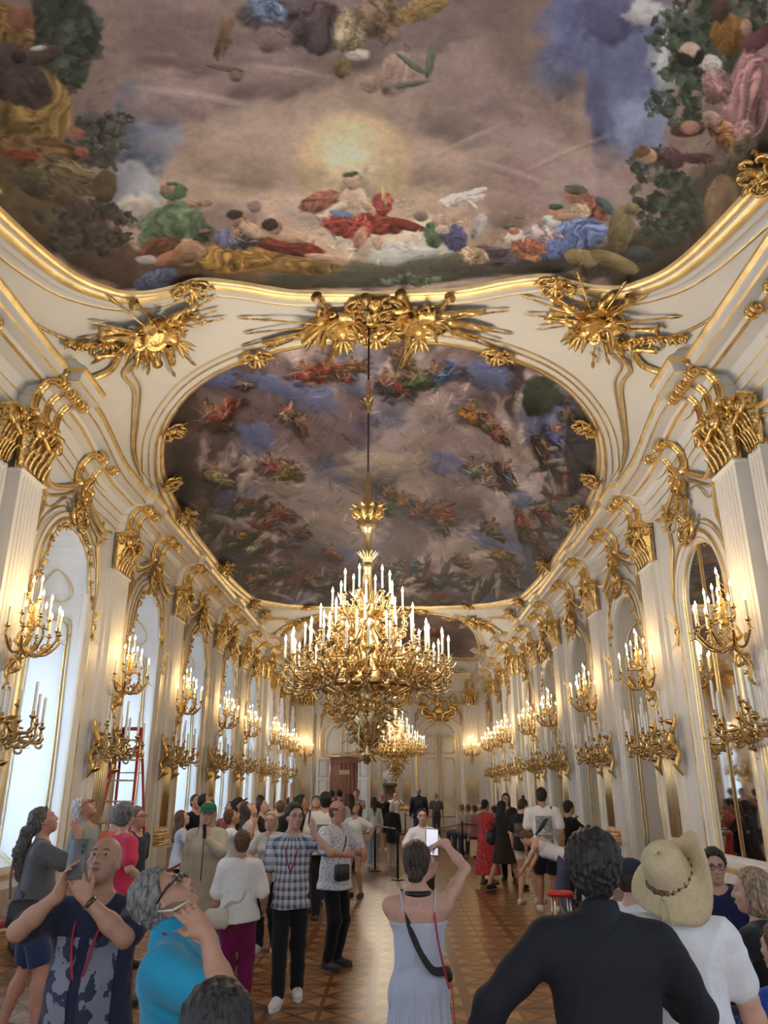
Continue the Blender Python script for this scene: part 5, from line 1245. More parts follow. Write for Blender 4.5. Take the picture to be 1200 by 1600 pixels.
rope_obj([(-1.6, 16.8, .84, .15), (-.28, 20.9, .94, .1)], .016, blk, 'black barrier belt running left from the small board')
rope_obj([(.62, 33.2, .9, .35), (3.8, 34.5, .9, .1)], .016, rope, 'dark rope hanging between post and wall before the far double door')
# bust on pedestal
t = thing('marble_bust', 'white marble bust of a draped figure on a dark pedestal against the far wall', 'bust', (-.05, 40.55, 0))
mb = MB(); mb.bbox(-.34, .34, -.28, .28, 0, .10, .02); mb.bbox(-.26, .26, -.22, .22, .1, 2.0, .03); mb.bbox(-.36, .36, -.30, .30, 2.0, 2.17, .03); mb.build('pedestal', mat('dark_stone', (.12, .07, .045), .3, var=.3), t)
mb = MB(); mb.T = Matrix.Translation((0, 0, .75)); mb.lathe([(.16, 1.42), (.17, 1.46), (.10, 1.5), (.12, 1.58)], 16)
mb.loft([[(a*math.cos(q), b*math.sin(q), z) for q in [2*PI*k/18 for k in range(18)]] for a, b, z in ((.12, .1, 1.56), (.30, .19, 1.62), (.36, .21, 1.76), (.34, .19, 1.92), (.22, .14, 2.02), (.10, .09, 2.08), (.085, .09, 2.16))], cap=True)
mb.ell((0, -.03, 2.30), (.115, .14, .165), 16, 12); mb.ell((0, -.17, 2.28), (.02, .035, .04), 8, 6); mb.ell((0, .03, 2.36), (.13, .14, .13), 14, 10)
for k in range(6): mb.tube(cat([(-.32+.06*k, -.10, 1.66), (-.15+.05*k, -.2, 1.78+.02*k), (.12+.03*k, -.17, 1.98)], 5), .022, 6)
mb.build('bust', M['statue'], t)
seatred = mat('red_velvet', (.26, .02, .03), .8, sheen=.4); giltw = mat('antique_gilt_wood', (.62, .45, .24), .4, .3, var=.1)
def chair(label, x, y, rz, back=True):
    t = thing('gilded_chair', label, 'chair', (x, y, 0), rz)
    mb = MB(); mb.bbox(-.24, .24, -.22, .22, .42, .50, .035); mb.build('seat', seatred, t)
    mb = MB(); mb.bbox(-.25, .25, -.23, .23, .37, .43, .015); mb.build('seat_rail', giltw, t)
    for sx in (-1, 1):
        for sy in (-1, 1):
            mb = MB(); mb.tube(cat([(sx*.22, sy*.20, .40), (sx*.25, sy*.23, .28), (sx*.21, sy*.19, .10), (sx*.24, sy*.22, .0)], 5), [.026-.0008*i for i in range(16)], 7); mb.build('leg', giltw, t)
    if back:
        mb = MB(); P = cat([(-.22, .21, .42), (-.25, .25, .75), (-.18, .29, .98), (0, .30, 1.03), (.18, .29, .98), (.25, .25, .75), (.22, .21, .42)], 5); mb.tube(P, .022, 7); mb.build('back_frame', giltw, t)
        mb = MB(); mb.loft([[(-.2, .23, .56), (.2, .23, .56), (.2, .25, .56), (-.2, .25, .56)], [(-.21, .25, .8), (.21, .25, .8), (.21, .28, .8), (-.21, .28, .8)], [(-.14, .28, .96), (.14, .28, .96), (.14, .30, .96), (-.14, .30, .96)]], cap=True); mb.build('backrest', seatred, t)
    return t
chair('gilt legged chair with red velvet seat at the lower left edge of the picture', -4.42, 9.95, 1.2, False)
bg = MB(); bg.bbox(-.28, .28, -.16, .16, 0, .30, .09); bg.tube(cat([(-.15, 0, .28), (0, 0, .42), (.15, 0, .28)], 5), .015, 6)
o = bg.build('holdall', mat('grey_blue_bag', (.16, .20, .28), .7, var=.3)); o.location = (-4.25, 10.7, 0); tag(o, 'grey blue holdall lying on the floor behind the red seated chair', 'bag')
# low metal stool with red seat, right of centre
t = thing('stool', 'small round stool with red top and thin steel legs beside the bending woman', 'stool', (2.55, 12.0, 0))
mb = MB(); mb.lathe([(.01, .50), (.17, .50), (.19, .53), (.17, .56), (.01, .57)], 20); mb.build('seat', mat('red_seat', (.5, .03, .03), .4), t)
for k in range(4):
    a = PI/4+k*PI/2; mb = MB(); mb.tube([(.14*math.cos(a), .14*math.sin(a), .5), (.19*math.cos(a), .19*math.sin(a), 0)], .012, 6); mb.build('leg', mat('steel', (.6, .6, .6), .25, 1), t)
for (x, y, w_) in ((3.55, 27.3, 'second'), (3.6, 28.4, 'furthest'), (3.45, 26.3, 'nearest')):
    t = thing('bench_stool', 'white legged bench stool by the mirror wall, %s of the three' % w_, 'stool', (x, y, 0))
    mb = MB(); mb.bbox(-.3, .3, -.4, .4, .42, .48, .02); mb.build('seat', M['white'], t)
    for a in (-1, 1):
        for b_ in (-1, 1): mb = MB(); mb.tube([(a*.25, b_*.35, .43), (a*.26, b_*.36, 0)], .02, 6); mb.build('leg', M['white'], t)
# ============================================================ people: smooth implicit bodies, one surface each
def V3(*a): return np.array(a, dtype=float)
def unit(v): n = np.linalg.norm(v); return v/n if n > 1e-9 else v
class Prim:
    __slots__ = ('k', 'a', 'b', 'ra', 'rb', 'sm', 'op', 'R', 'c', 'e')
def cone(a, b, ra, rb, sm=.03, op='u'):
    p = Prim(); p.k = 'c'; p.a = np.array(a, float); p.b = np.array(b, float); p.ra, p.rb, p.sm, p.op = ra, rb, sm, op; return p
def elli(c, e, R=None, sm=.03, op='u'):
    p = Prim(); p.k = 'e'; p.c = np.array(c, float); p.e = np.array(e, float); p.R = np.eye(3) if R is None else R; p.sm, p.op = sm, op; return p
def pdist(p, X):
    if p.k == 'c':
        ab = p.b-p.a; L = ab@ab
        t = np.clip(((X-p.a)@ab)/max(L, 1e-9), 0, 1)
        return np.linalg.norm(X-p.a-t[:, None]*ab, axis=1) - (p.ra+(p.rb-p.ra)*t)
    q = (X-p.c)@p.R; k0 = np.linalg.norm(q/p.e, axis=1); k1 = np.linalg.norm(q/(p.e**2), axis=1)
    return np.where(k1 > 1e-6, k0*(k0-1)/np.maximum(k1, 1e-6), -p.e.min())
def smin(a, b, k): h = np.clip(.5+.5*(b-a)/k, 0, 1); return b+(a-b)*h - k*h*(1-h)
def smax(a, b, k): return -smin(-a, -b, k)
def implicit(prims, vox, cuts=(), disp=None, extra=0.0, post=None):
    """surface of a blended set; cuts = [(point, normal)]: keeps the side the normal points away from"""
    lo = np.min([np.minimum(p.a-p.ra, p.b-p.rb).min(0) if False else (np.minimum(p.a, p.b)-max(p.ra, p.rb) if p.k == 'c' else p.c-p.e.max()) for p in prims if p.op == 'u'], axis=0)
    hi = np.max([(np.maximum(p.a, p.b)+max(p.ra, p.rb) if p.k == 'c' else p.c+p.e.max()) for p in prims if p.op == 'u'], axis=0)
    for c, n in cuts:                                   # tighten the box on upright cuts
        n = np.array(n, float)
        for ax in range(3):
            if n[ax] > .99: hi[ax] = min(hi[ax], c[ax]+.02)
            if n[ax] < -.99: lo[ax] = max(lo[ax], c[ax]-.02)
    pad = 2.5*vox+.03; lo = lo-pad; hi = hi+pad; B = 8; bs = B*vox
    nb = np.maximum(1, np.ceil((hi-lo)/bs).astype(int)); N = nb*B+1
    G = np.stack(np.meshgrid(*[np.arange(n) for n in nb], indexing='ij'), -1).reshape(-1, 3)
    cen = lo+(G+.5)*bs; hd = bs*.87; D = []
    dmin = np.full(len(G), 1e9)
    for p in prims:
        d = pdist(p, cen); D.append(d)
        if p.op == 'u': dmin = smin(dmin, d, p.sm) if True else dmin
    dpo = dmin if post is None else post(cen, dmin.copy())
    F = np.repeat(np.repeat(np.repeat(dpo.reshape(nb), B, 0), B, 1), B, 2)
    F = np.pad(F, ((0, 1), (0, 1), (0, 1)), mode='edge').astype(np.float32)
    act = np.where((np.abs(dmin) < hd*1.3+.05) | (np.abs(dpo) < hd*1.3+.05))[0]
    l9 = np.stack(np.meshgrid(*[np.arange(B+1)]*3, indexing='ij'), -1).reshape(-1, 3)*vox
    P = (lo+G[act]*bs)[:, None, :]+l9[None]; nA, nP = P.shape[:2]
    S_ = np.full((nA, nP), 1e3)
    for p, d in zip(prims, D):
        if p.op == 'u': sel = np.where(d[act] < dmin[act]+2*hd+p.sm*2+.02)[0]
        else: sel = np.where(d[act] < hd+.05)[0]
        if not len(sel): continue
        X = P[sel].reshape(-1, 3); dd = pdist(p, X).reshape(len(sel), nP)
        S_[sel] = smin(S_[sel], dd, p.sm) if p.op == 'u' else smax(S_[sel], -dd, p.sm)
    if disp is not None: S_ += disp(P.reshape(-1, 3)).reshape(S_.shape)
    if post is not None: S_ = post(P.reshape(-1, 3), S_.reshape(-1)).reshape(S_.shape)
    for c, n in cuts:
        n = unit(np.array(n, float)); d = (P-np.array(c))@n; S_ = smax(S_, d, .006)
    for i, b in enumerate(act):
        g = G[b]*B; F[g[0]:g[0]+B+1, g[1]:g[1]+B+1, g[2]:g[2]+B+1] = S_[i].reshape(B+1, B+1, B+1)
    F -= 0
    for c, n in cuts:                                   # blocks that were skipped
        n = unit(np.array(n, float)); pass
    # surface nets
    In = F < 0
    nx, ny, nz = F.shape
    s = np.zeros((nx-1, ny-1, nz-1), np.int8)
    for a in (0, 1):
        for b in (0, 1):
            for c in (0, 1): s += In[a:nx-1+a, b:ny-1+b, c:nz-1+c]
    cell = (s > 0) & (s < 8)
    idx = np.stack(np.where(cell), -1)
    if not len(idx): return np.zeros((0, 3)), []
    id_ = -np.ones(cell.shape, np.int64); id_[cell] = np.arange(len(idx))
    acc = np.zeros((len(idx), 3)); cnt = np.zeros(len(idx))
    co = [(a, b, c) for a in (0, 1) for b in (0, 1) for c in (0, 1)]
    fv = {c: F[idx[:, 0]+c[0], idx[:, 1]+c[1], idx[:, 2]+c[2]].astype(float) for c in co}
    for c in co:
        for ax in range(3):
            if c[ax] == 0:
                d = list(c); d[ax] = 1; d = tuple(d); f0, f1 = fv[c], fv[d]; m = (f0 < 0) != (f1 < 0)
                t = np.where(m, f0/np.where(m, f0-f1, 1), 0)
                q = np.array(c, float)[None].repeat(len(idx), 0); q[:, ax] = t
                acc[m] += q[m]; cnt[m] += 1
    Vv = lo+(idx+acc/np.maximum(cnt, 1)[:, None])*vox
    faces = []
    for ax in range(3):
        o1, o2 = [(1, 2), (2, 0), (0, 1)][ax]
        sl0 = [slice(1, n-1) for n in F.shape]; sl0[ax] = slice(0, F.shape[ax]-1); sl1 = list(sl0); sl1[ax] = slice(1, F.shape[ax])
        A, Bq = In[tuple(sl0)], In[tuple(sl1)]
        e = np.stack(np.where(A != Bq), -1); 
        if not len(e): continue
        fl = A[e[:, 0], e[:, 1], e[:, 2]]
        off = np.array([1, 1, 1]); off[ax] = 0; e = e+off
        def g(d1, d2):
            q = e.copy(); q[:, o1] -= d1; q[:, o2] -= d2; return id_[q[:, 0], q[:, 1], q[:, 2]]
        f = np.stack([g(1, 1), g(0, 1), g(0, 0), g(1, 0)], -1)
        f[~fl] = f[~fl][:, ::-1]; faces.append(f[(f >= 0).all(1)])
    return Vv, np.concatenate(faces)
def mesh_np(name, V, F, m, parent=None, top=None):
    me = bpy.data.meshes.new(name); me.vertices.add(len(V)); me.vertices.foreach_set('co', np.asarray(V, np.float32).ravel())
    F = np.asarray(F); me.loops.add(F.size); me.loops.foreach_set('vertex_index', F.ravel().astype(np.int32))
    me.polygons.add(len(F)); me.polygons.foreach_set('loop_start', np.arange(0, F.size, 4, dtype=np.int32)); me.polygons.foreach_set('loop_total', np.full(len(F), 4, np.int32))
    me.polygons.foreach_set('use_smooth', [True]*len(F)); me.update(); me.validate()
    for q in (m if isinstance(m, list) else [m]): me.materials.append(q)
    o = bpy.data.objects.new(name, me); C.objects.link(o)
    if parent is not None: o.parent = parent; KIDS.setdefault(parent.name, []).append(o)
    return o
def rotm(yaw=0, pitch=0, roll=0):
    """x right, y forward, z up; pitch > 0 tips the face upwards"""
    cy_, sy_ = math.cos(yaw), math.sin(yaw); cp, sp = math.cos(pitch), math.sin(pitch); cr, sr = math.cos(roll), math.sin(roll)
    return np.array([[cy_, -sy_, 0], [sy_, cy_, 0], [0, 0, 1]])@np.array([[1, 0, 0], [0, cp, -sp], [0, sp, cp]])@np.array([[cr, 0, sr], [0, 1, 0], [-sr, 0, cr]])
def two_bone(a, t, l1, l2, pole):
    d = t-a; L = np.linalg.norm(d); L2 = min(L, (l1+l2)*.999); u = unit(d); t = a+u*L2
    x = (l1*l1-l2*l2+L2*L2)/(2*L2); h = math.sqrt(max(l1*l1-x*x, 0)); p = np.array(pole, float); p = unit(p-u*(p@u))
    return a+u*x+p*h, t
_mc = {}
def cloth(col, pat=None, rough=.85, c2=None, sc=1.0):
    key = (tuple(col), pat, c2, sc)
    if key in _mc: return _mc[key]
    m = mat('cloth', col, rough, bump=.55, bscale=13, var=.10, vscale=6, sheen=.15, spec=.2); _mc[key] = m
    if pat:
        N = m.node_tree.nodes; L = m.node_tree.links; b = N['Principled BSDF']; tc = N.new('ShaderNodeTexCoord'); sp = N.new('ShaderNodeSeparateXYZ'); L.new(tc.outputs['Object'], sp.inputs[0])
        def mth(op, a, c=0.0):
            n = N.new('ShaderNodeMath'); n.operation = op
            for i, q in enumerate((a, c)):
                if isinstance(q, (int, float)): n.inputs[i].default_value = q
                else: L.new(q, n.inputs[i])
            return n.outputs[0]
        def stripes(o, per, duty): return mth('LESS_THAN', mth('FRACT', mth('ADD', mth('DIVIDE', o, per), 50.0)), duty)
        ang = mth('ARCTAN2', sp.outputs[1], sp.outputs[0]); arc = mth('MULTIPLY', ang, .17)
        if pat == 'plaid':
            h = mth('ADD', stripes(sp.outputs[2], .075*sc, .42), stripes(arc, .062*sc, .42)); t2 = mth('ADD', stripes(sp.outputs[2], .0375*sc, .12), stripes(arc, .031*sc, .12))
            f = mth('MINIMUM', mth('ADD', mth('MULTIPLY', h, .42), mth('MULTIPLY', t2, .25)), 1.0)
        elif pat == 'stripes': f = mth('MULTIPLY', stripes(arc, .012*sc, .4), .8)
        elif pat == 'check': f = mth('MINIMUM', mth('MULTIPLY', mth('ADD', stripes(sp.outputs[2], .10*sc, .4), stripes(arc, .08*sc, .4)), .5), 1.0)
        elif pat == 'dots':
            v = N.new('ShaderNodeTexVoronoi'); v.inputs['Scale'].default_value = 45*sc; L.new(tc.outputs['Object'], v.inputs['Vector']); f = mth('LESS_THAN', v.outputs['Distance'], .33)
        else:                                            # a soft print
            v = N.new('ShaderNodeTexNoise'); v.inputs['Scale'].default_value = 14*sc; v.inputs['Detail'].default_value = 5; L.new(tc.outputs['Object'], v.inputs['Vector']); f = mth('GREATER_THAN', v.outputs['Fac'], .55)
        x = N.new('ShaderNodeMix'); x.data_type = 'RGBA'; x.inputs[6].default_value = (*col, 1); x.inputs[7].default_value = (*c2, 1); L.new(f, x.inputs[0]); L.new(x.outputs[2], b.inputs['Base Color'])
    return m
def simple(name, col, rough=.6, **k):
    key = (name, tuple(col)); 
    if key not in _mc: _mc[key] = mat(name, col, rough, **k)
    return _mc[key]
def skin_m(c):
    key = ('skin', tuple(c))
    if key not in _mc:
        m = mat('skin', c, .52, bump=.06, bscale=160, var=.07, vscale=22, spec=.4); m.node_tree.nodes['Principled BSDF'].inputs['Subsurface Weight'].default_value = .12
        m.node_tree.nodes['Principled BSDF'].inputs['Subsurface Radius'].default_value = (.02, .008, .004); _mc[key] = m
    return _mc[key]
def hair_m(c, c2=None, sc=60):
    key = ('hair', tuple(c), c2, sc)
    if key not in _mc:
        m = mat('hair', c, .55, spec=.35); N = m.node_tree.nodes; L = m.node_tree.links; b = N['Principled BSDF']
        tc = N.new('ShaderNodeTexCoord'); mp = N.new('ShaderNodeMapping'); mp.inputs['Scale'].default_value = (1, 1, .18); L.new(tc.outputs['Object'], mp.inputs[0])
        n = N.new('ShaderNodeTexNoise'); n.inputs['Scale'].default_value = sc*1.6; n.inputs['Detail'].default_value = 4; L.new(mp.outputs[0], n.inputs['Vector'])
        r = N.new('ShaderNodeMix'); r.data_type = 'RGBA'; r.inputs[6].default_value = (*[v*.45 for v in c], 1); r.inputs[7].default_value = (*(c2 or [min(1, v*1.7+.01) for v in c]), 1)
        q = N.new('ShaderNodeMapRange'); q.inputs[1].default_value = .35; q.inputs[2].default_value = .65; L.new(n.outputs['Fac'], q.inputs[0]); L.new(q.outputs[0], r.inputs[0]); L.new(r.outputs[2], b.inputs['Base Color'])
        p = N.new('ShaderNodeBump'); p.inputs['Strength'].default_value = .8; p.inputs['Distance'].default_value = .01; L.new(n.outputs['Fac'], p.inputs['Height']); L.new(p.outputs['Normal'], b.inputs['Normal'])
        _mc[key] = m
    return _mc[key]
SK = {'fair': (.58, .34, .25), 'pink': (.56, .28, .20), 'tan': (.42, .23, .15), 'olive': (.46, .28, .19), 'deep': (.20, .10, .065)}
HAIR = {'black': (.012, .010, .010), 'dark': (.035, .02, .013), 'brown': (.09, .045, .022), 'lbrown': (.17, .095, .05), 'grey': (.26, .25, .24), 'white': (.55, .54, .52), 'blonde': (.46, .35, .20), 'pepper': (.14, .135, .13), 'dgrey': (.09, .085, .08)}
def hand_prims(w, fdir, ndir, thumb, curl=.3, grip=False, s=1.0):
    """palm + four fingers + thumb. fdir: along the fingers, ndir: out of the palm, thumb: towards the thumb side"""
    f = unit(np.array(fdir, float)); n = np.array(ndir, float); n = unit(n-f*(n@f)); t = np.cross(f, n); t = t if t@np.array(thumb, float) > 0 else -t
    P = []; pc = w+f*.048*s
    R = np.stack([t, f, n], -1)
    P.append(elli(pc, (.040*s, .050*s, .0165*s), R, .012)); P.append(cone(w-f*.02*s, w+f*.02*s, .024*s, .027*s, .02))
    for i, (o, L) in enumerate(((.030, .070), (.010, .078), (-.010, .073), (-.029, .058))):
        b = w+f*.085*s+t*o*s - (f*.006*s if i == 3 else 0); c = curl*(1+.12*i) if not grip else 1.15+.1*i
        d = f; p = b; r = (.0095-.0006*i)*s
        for j, q in enumerate((.45, .32, .26)):
            a = c*(j+1)*.62 if not grip else c*(.35+.62*j)
            dd = unit(d*math.cos(a)+n*math.sin(a)+t*.06*(1.5-i)); e = p+dd*L*q*s
            P.append(cone(p, e, r, r*.92, .004)); p = e; r *= .93
    b = w+f*.030*s+t*.030*s; e1 = b+unit(t*.75+f*.75+n*.45)*.036*s; e2 = e1+unit(f*.9+t*.25+n*(.5 if not grip else .95))*.032*s
    P += [cone(w+f*.015*s+t*.012*s, b, .016*s, .0145*s, .012), cone(b, e1, .0135*s, .011*s, .006), cone(e1, e2, .0105*s, .0085*s, .004)]
    return P
def person(label, pos, face=0, h=1.72, fem=False, skin='fair', lod=1, build=1.0, lean=0, twist=0, head=(0, 0, 0), R=None, L=None, legs=None, sit=False,
           hair=('dark', 'short'), top=('tee', (.5, .5, .5)), bottom=('trousers', (.03, .03, .04)), shoes=(.05, .05, .05), group=None, socks=None, belly=0, glasses=None,
           extras=None, lower=True, beard=None, bald=0, name='person', vox=None):
    """x right, y forward, z up in the body's own frame; R / L: wrist target relative to the shoulder plus optional dict"""
    s = h/1.75; g = 1.0 if not fem else .9; vx = vox or (.007, .012, .019)[lod]
    P = []; pel = V3(0, 0, (.93 if not sit else .54)*s)
    Rl = rotm(0, -lean, 0)                                                # forward lean bends the spine forwards
    Rt = Rl@rotm(twist)
    chest = pel+Rl@V3(0, .0, .33*s); neck = pel+Rl@V3(0, -.005, .53*s)
    sh_w = (.195 if not fem else .165)*s*(.6+.4*build)
    shR = chest+Rt@V3(sh_w, 0, .135*s); shL = chest+Rt@V3(-sh_w, 0, .135*s)
    hd = rotm(math.radians(head[1]), math.radians(head[0]), math.radians(head[2]))@np.eye(3)
    hb = neck+Rl@V3(0, .012, .065*s); hc = hb+hd@V3(0, .018, .105)*s
    A = {}; bw = build
    skel = {'pel': pel, 'chest': chest, 'neck': neck, 'hc': hc, 'hd': hd, 'shR': shR, 'shL': shL, 's': s}
    # torso
    tor = [elli(pel+V3(0, 0, .02*s), (.165*s*bw*(1.06 if fem else 1), .115*s*bw, .13*s), None, .06), elli(pel+Rl@V3(0, belly*.5, .16*s), ((.140 if not fem else .122)*s*bw+belly*.25, .100*s*bw+belly, .15*s), Rl, .07),
           elli(chest+V3(0, 0, -.02*s), ((.165 if not fem else .142)*s*bw, .108*s*bw, .19*s), Rt, .07), cone(shR+(chest-shR)*.25, shL+(chest-shL)*.25, .068*s*g*bw, .068*s*g*bw, .06),
           elli(chest+Rt@V3(0, -.02, .09*s), (.15*s*bw*g, .085*s, .10*s), Rt, .05)]
    if fem: tor += [elli(chest+Rt@V3(q*.07*s, .085*s, -.005), (.062*s*bw, .055*s, .062*s), Rt, .035) for q in (-1, 1)]
    nk = [cone(neck-Rl@V3(0, 0, .05*s), hb+hd@V3(0, .0, .05)*s, .060*s*g, .052*s*g, .035), cone(shR+(neck-shR)*.75, shR+(neck-shR)*.1, .045*s, .04*s, .05), cone(shL+(neck-shL)*.75, shL+(neck-shL)*.1, .045*s, .04*s, .05)]
    H = lambda x, y, z: hc+hd@V3(x, y, z)*s
    hs = s*(1 if not fem else .97)
    hp = [elli(H(0, -.012, .022), (.077*hs, .097*hs, .096*hs), hd, .02), elli(H(0, .034, -.045), (.058*hs, .060*hs, .074*hs), hd, .035), elli(H(0, .060, -.094), (.030*hs, .026*hs, .022*hs), hd, .03)]
    if lod < 2:
        hp += [cone(H(0, .086, .012), H(0, .106, -.028), .010*hs, .0145*hs, .014), elli(H(.009, .098, -.034), (.011*hs, .010*hs, .008*hs), hd, .008), elli(H(-.009, .098, -.034), (.011*hs, .010*hs, .008*hs), hd, .008),
               cone(H(-.035, .076, .030), H(.035, .076, .030), .010*hs, .010*hs, .02), cone(H(-.043, .078, .017), H(-.019, .083, .018), .0055*hs, .0055*hs, .004), cone(H(.043, .078, .017), H(.019, .083, .018), .0055*hs, .0055*hs, .004)]
        for q in (-1, 1):
            hp += [elli(H(q*.031, .090, .008), (.015*hs, .011*hs, .011*hs), hd, .012, 's'), elli(H(q*.043, .062, -.025), (.022*hs, .018*hs, .018*hs), hd, .02),
                   elli(H(q*.077, -.004, -.012), (.009*hs, .020*hs, .032*hs), hd, .008), elli(H(q*.086, .004, -.010), (.006*hs, .010*hs, .017*hs), hd, .006, 's')]
        hp += [elli(H(0, .091, -.060), (.023*hs, .010*hs, .0065*hs), hd, .006), elli(H(0, .088, -.071), (.019*hs, .010*hs, .007*hs), hd, .006), elli(H(0, .101, -.0655), (.022*hs, .007*hs, .0018*hs), hd, .004, 's')]
    else: hp += [cone(H(0, .09, .005), H(0, .105, -.03), .009*hs, .013*hs, .012)] + [elli(H(q*.077, -.004, -.01), (.009*hs, .020*hs, .03*hs), hd, .008) for q in (-1, 1)]
    # arms
    la, lf = .285*s*g, .245*s*g; arms = {}
    for key, sh, spec, q in (('R', shR, R, 1), ('L', shL, L, -1)):
        spec = spec or {}
        if 'w' in spec: tgt = sh+V3(*spec['w'])*s
        elif 'abs' in spec: tgt = np.array(spec['abs'], float)
        else: tgt = sh+Rl@V3(q*.075, .03, -.51)*s*g
        pole = spec.get('pole', (q*.35, -1, -.2)); el, wr = two_bone(sh, tgt, la, lf, pole)
        fd = np.array(spec.get('f', wr-el), float); nd = spec.get('n', (-q, .2, 0)); th = spec.get('t', (0, 1, .2) if 'w' not in spec and 'abs' not in spec else (0, 0, 1))
        am = [cone(sh, sh+(el-sh)*.55, .053*s*g*bw, .046*s*g*bw, .04), cone(sh+(el-sh)*.5, el, .045*s*g*bw, .037*s*g*bw, .02), cone(el, el+(wr-el)*.4, .038*s*g*bw, .039*s*g*bw, .02), cone(el+(wr-el)*.35, wr, .038*s*g*bw, .025*s*g, .02)]
        hn = hand_prims(wr, fd, nd, th, spec.get('curl', .35), spec.get('grip', False), s*(.93 if fem else 1.02)) if lod < 2 or spec.get('fine') else [elli(wr+unit(fd)*.08*s, (.035*s, .035*s, .07*s), np.stack([unit(np.cross(unit(fd), V3(.1, .2, .9))), unit(np.cross(np.cross(unit(fd), V3(.1, .2, .9)), unit(fd))), unit(fd)], -1), .02)]
        arms[key] = (sh, el, wr, am, hn, fd); skel['el'+key] = el; skel['wr'+key] = wr; skel['f'+key] = unit(fd)
    # legs
    lg = []; feet = []; knees = {}
    legs = legs or ({} if not sit else {})
    for key, q in (('R', 1), ('L', -1)):
        hip = pel+V3(q*.088*s*(1+.1*(bw-1)), 0, -.03*s)
        ft = legs.get(key)
        if sit: kn = hip+V3(q*.06, .42*s, -.02); an = V3(kn[0], kn[1]+.02, .085)
        else:
            an = V3(*(ft if ft else (q*.105*s, -.02+q*.03, .085))); an[2] = an[2] if len(an) > 2 else .085
            kn, an = two_bone(hip, an, .42*s, .415*s, (0, 1, 0))
        knees[key] = (hip, kn, an)
        lg += [cone(hip, hip+(kn-hip)*.5, .092*s*bw, .072*s*bw, .03), cone(hip+(kn-hip)*.45, kn, .072*s*bw, .052*s*bw, .02), cone(kn, kn+(an-kn)*.35, .052*s*bw, .054*s*bw, .02), cone(kn+(an-kn)*.3+V3(0, -.012, 0), an, .053*s*bw, .034*s, .02)]
        fdir = unit(V3(q*.18+(legs.get('turn', 0)), 1, 0)); tilt = legs.get('heel'+key, 0)
        toe = an+fdir*.165*s+V3(0, 0, -.05-tilt); hl = an-fdir*.045*s+V3(0, 0, -.045)
        feet.append((an, toe, hl, fdir))
        lg += [cone(an, an+fdir*.06*s+V3(0, 0, -.035), .036*s, .034*s, .02), cone(hl, toe, .034*s, .028*s, .02)]
    skel['knees'] = knees
    pr = nk+tor+hp+[p for k in 'RL' for p in arms[k][3]+arms[k][4]]
    rb = [(p) for p in pr]
    covered = lower is False
    if not covered: pr = pr+lg
    cuts = [((0, 0, pel[2]-.12), (0, 0, -1))] if covered else []
    Vb, Fb = implicit(pr, vx, cuts)
    body = mesh_np(name, Vb, Fb, skin_m(SK[skin] if isinstance(skin, str) else skin))
    body.location = (pos[0], pos[1], 0 if len(pos) < 3 else pos[2]); body.rotation_euler = (0, 0, face)
    tag(body, label, 'person', group); KIDS[body.name] = []
    rn = np.random.RandomState(int(abs(pos[0]*97+pos[1]*31)) % 9999)
    ph = rn.rand(6)*6
    def folds(amp, sx_=11, sz=7):
        def f(X): return amp*(np.sin(X[:, 0]*sx_+X[:, 2]*sz+ph[0])*np.sin(X[:, 1]*9-X[:, 2]*sz*.8+ph[1]) + .6*np.sin(X[:, 2]*26+X[:, 0]*19*np.sin(ph[2])+ph[3]+2*np.sin(X[:, 1]*12)))
        return f
    def creases(amp):
        def f(X):
            w = 1.3*np.sin(5*X[:, 0]+ph[0])+1.1*np.sin(4.3*X[:, 2]+7*X[:, 1]+ph[1])+.6*np.sin(11*X[:, 2]+ph[4])
            r1 = 1-np.abs(np.sin(7*X[:, 0]+5.5*X[:, 2]+w+ph[2])); r2 = 1-np.abs(np.sin(-6*X[:, 0]+8*X[:, 2]+1.4*w+ph[3]))
            return amp*(.55-r1**2.2-.7*r2**3)
        return f
    def grow(ps, r):
        out = []
        for p in ps:
            q = Prim(); q.k, q.sm, q.op = p.k, p.sm, p.op
            if p.k == 'c': q.a, q.b, q.ra, q.rb = p.a, p.b, p.ra+r, p.rb+r
            else: q.c, q.e, q.R = p.c, p.e+r, p.R
            out.append(q)
        return out
    vc = vx*1.15
    # ---- top
    kind, colr = top[0], top[1]; tm = top[2] if len(top) > 2 and top[2] is not None else cloth(colr)
    hem = pel[2]+{'tee': -.06, 'shirt': -.13, 'blouse': -.05, 'jacket': -.12, 'long': -.10, 'overshirt': -.30, 'tank': .0, 'dress': -.45, 'hoodie': -.10}.get(kind, -.06)*s
    if top and len(top) > 3: hem = pel[2]+top[3]*s
    sl = {'tee': .72, 'shirt': .80, 'blouse': .95, 'jacket': 2, 'long': 2, 'overshirt': 2, 'tank': 0, 'dress': 0, 'hoodie': 2, 'polo': .85}.get(kind, .72)
    thick = {'jacket': .022, 'hoodie': .026, 'overshirt': .024, 'blouse': .02}.get(kind, .014)
    tp = grow(tor, thick)
    tp += [cone(pel+V3(0, belly*.6, .10*s), V3(0, belly*.4, hem-.02), (.150*s+belly*.3)*bw, (.165 if not fem or kind not in ('tee', 'blouse') else .17)*s*bw, .05)] if kind != 'dress' and lean < .6 else []
    tp = [p for p in tp]
    if kind == 'overshirt': tp.append(cone(chest, V3(0, 0, hem), .17*s*bw, .19*s*bw, .05))
    if kind != 'dress' and lean < .6: tp.append(elli(V3(0, 0, max(hem, pel[2]-.14*s)), ((.178*bw+belly*.5)*s+thick, (.135*bw+belly*.8)*s+thick, .16*s), None, .05))
    coll = kind in ('jacket', 'shirt', 'overshirt', 'polo')
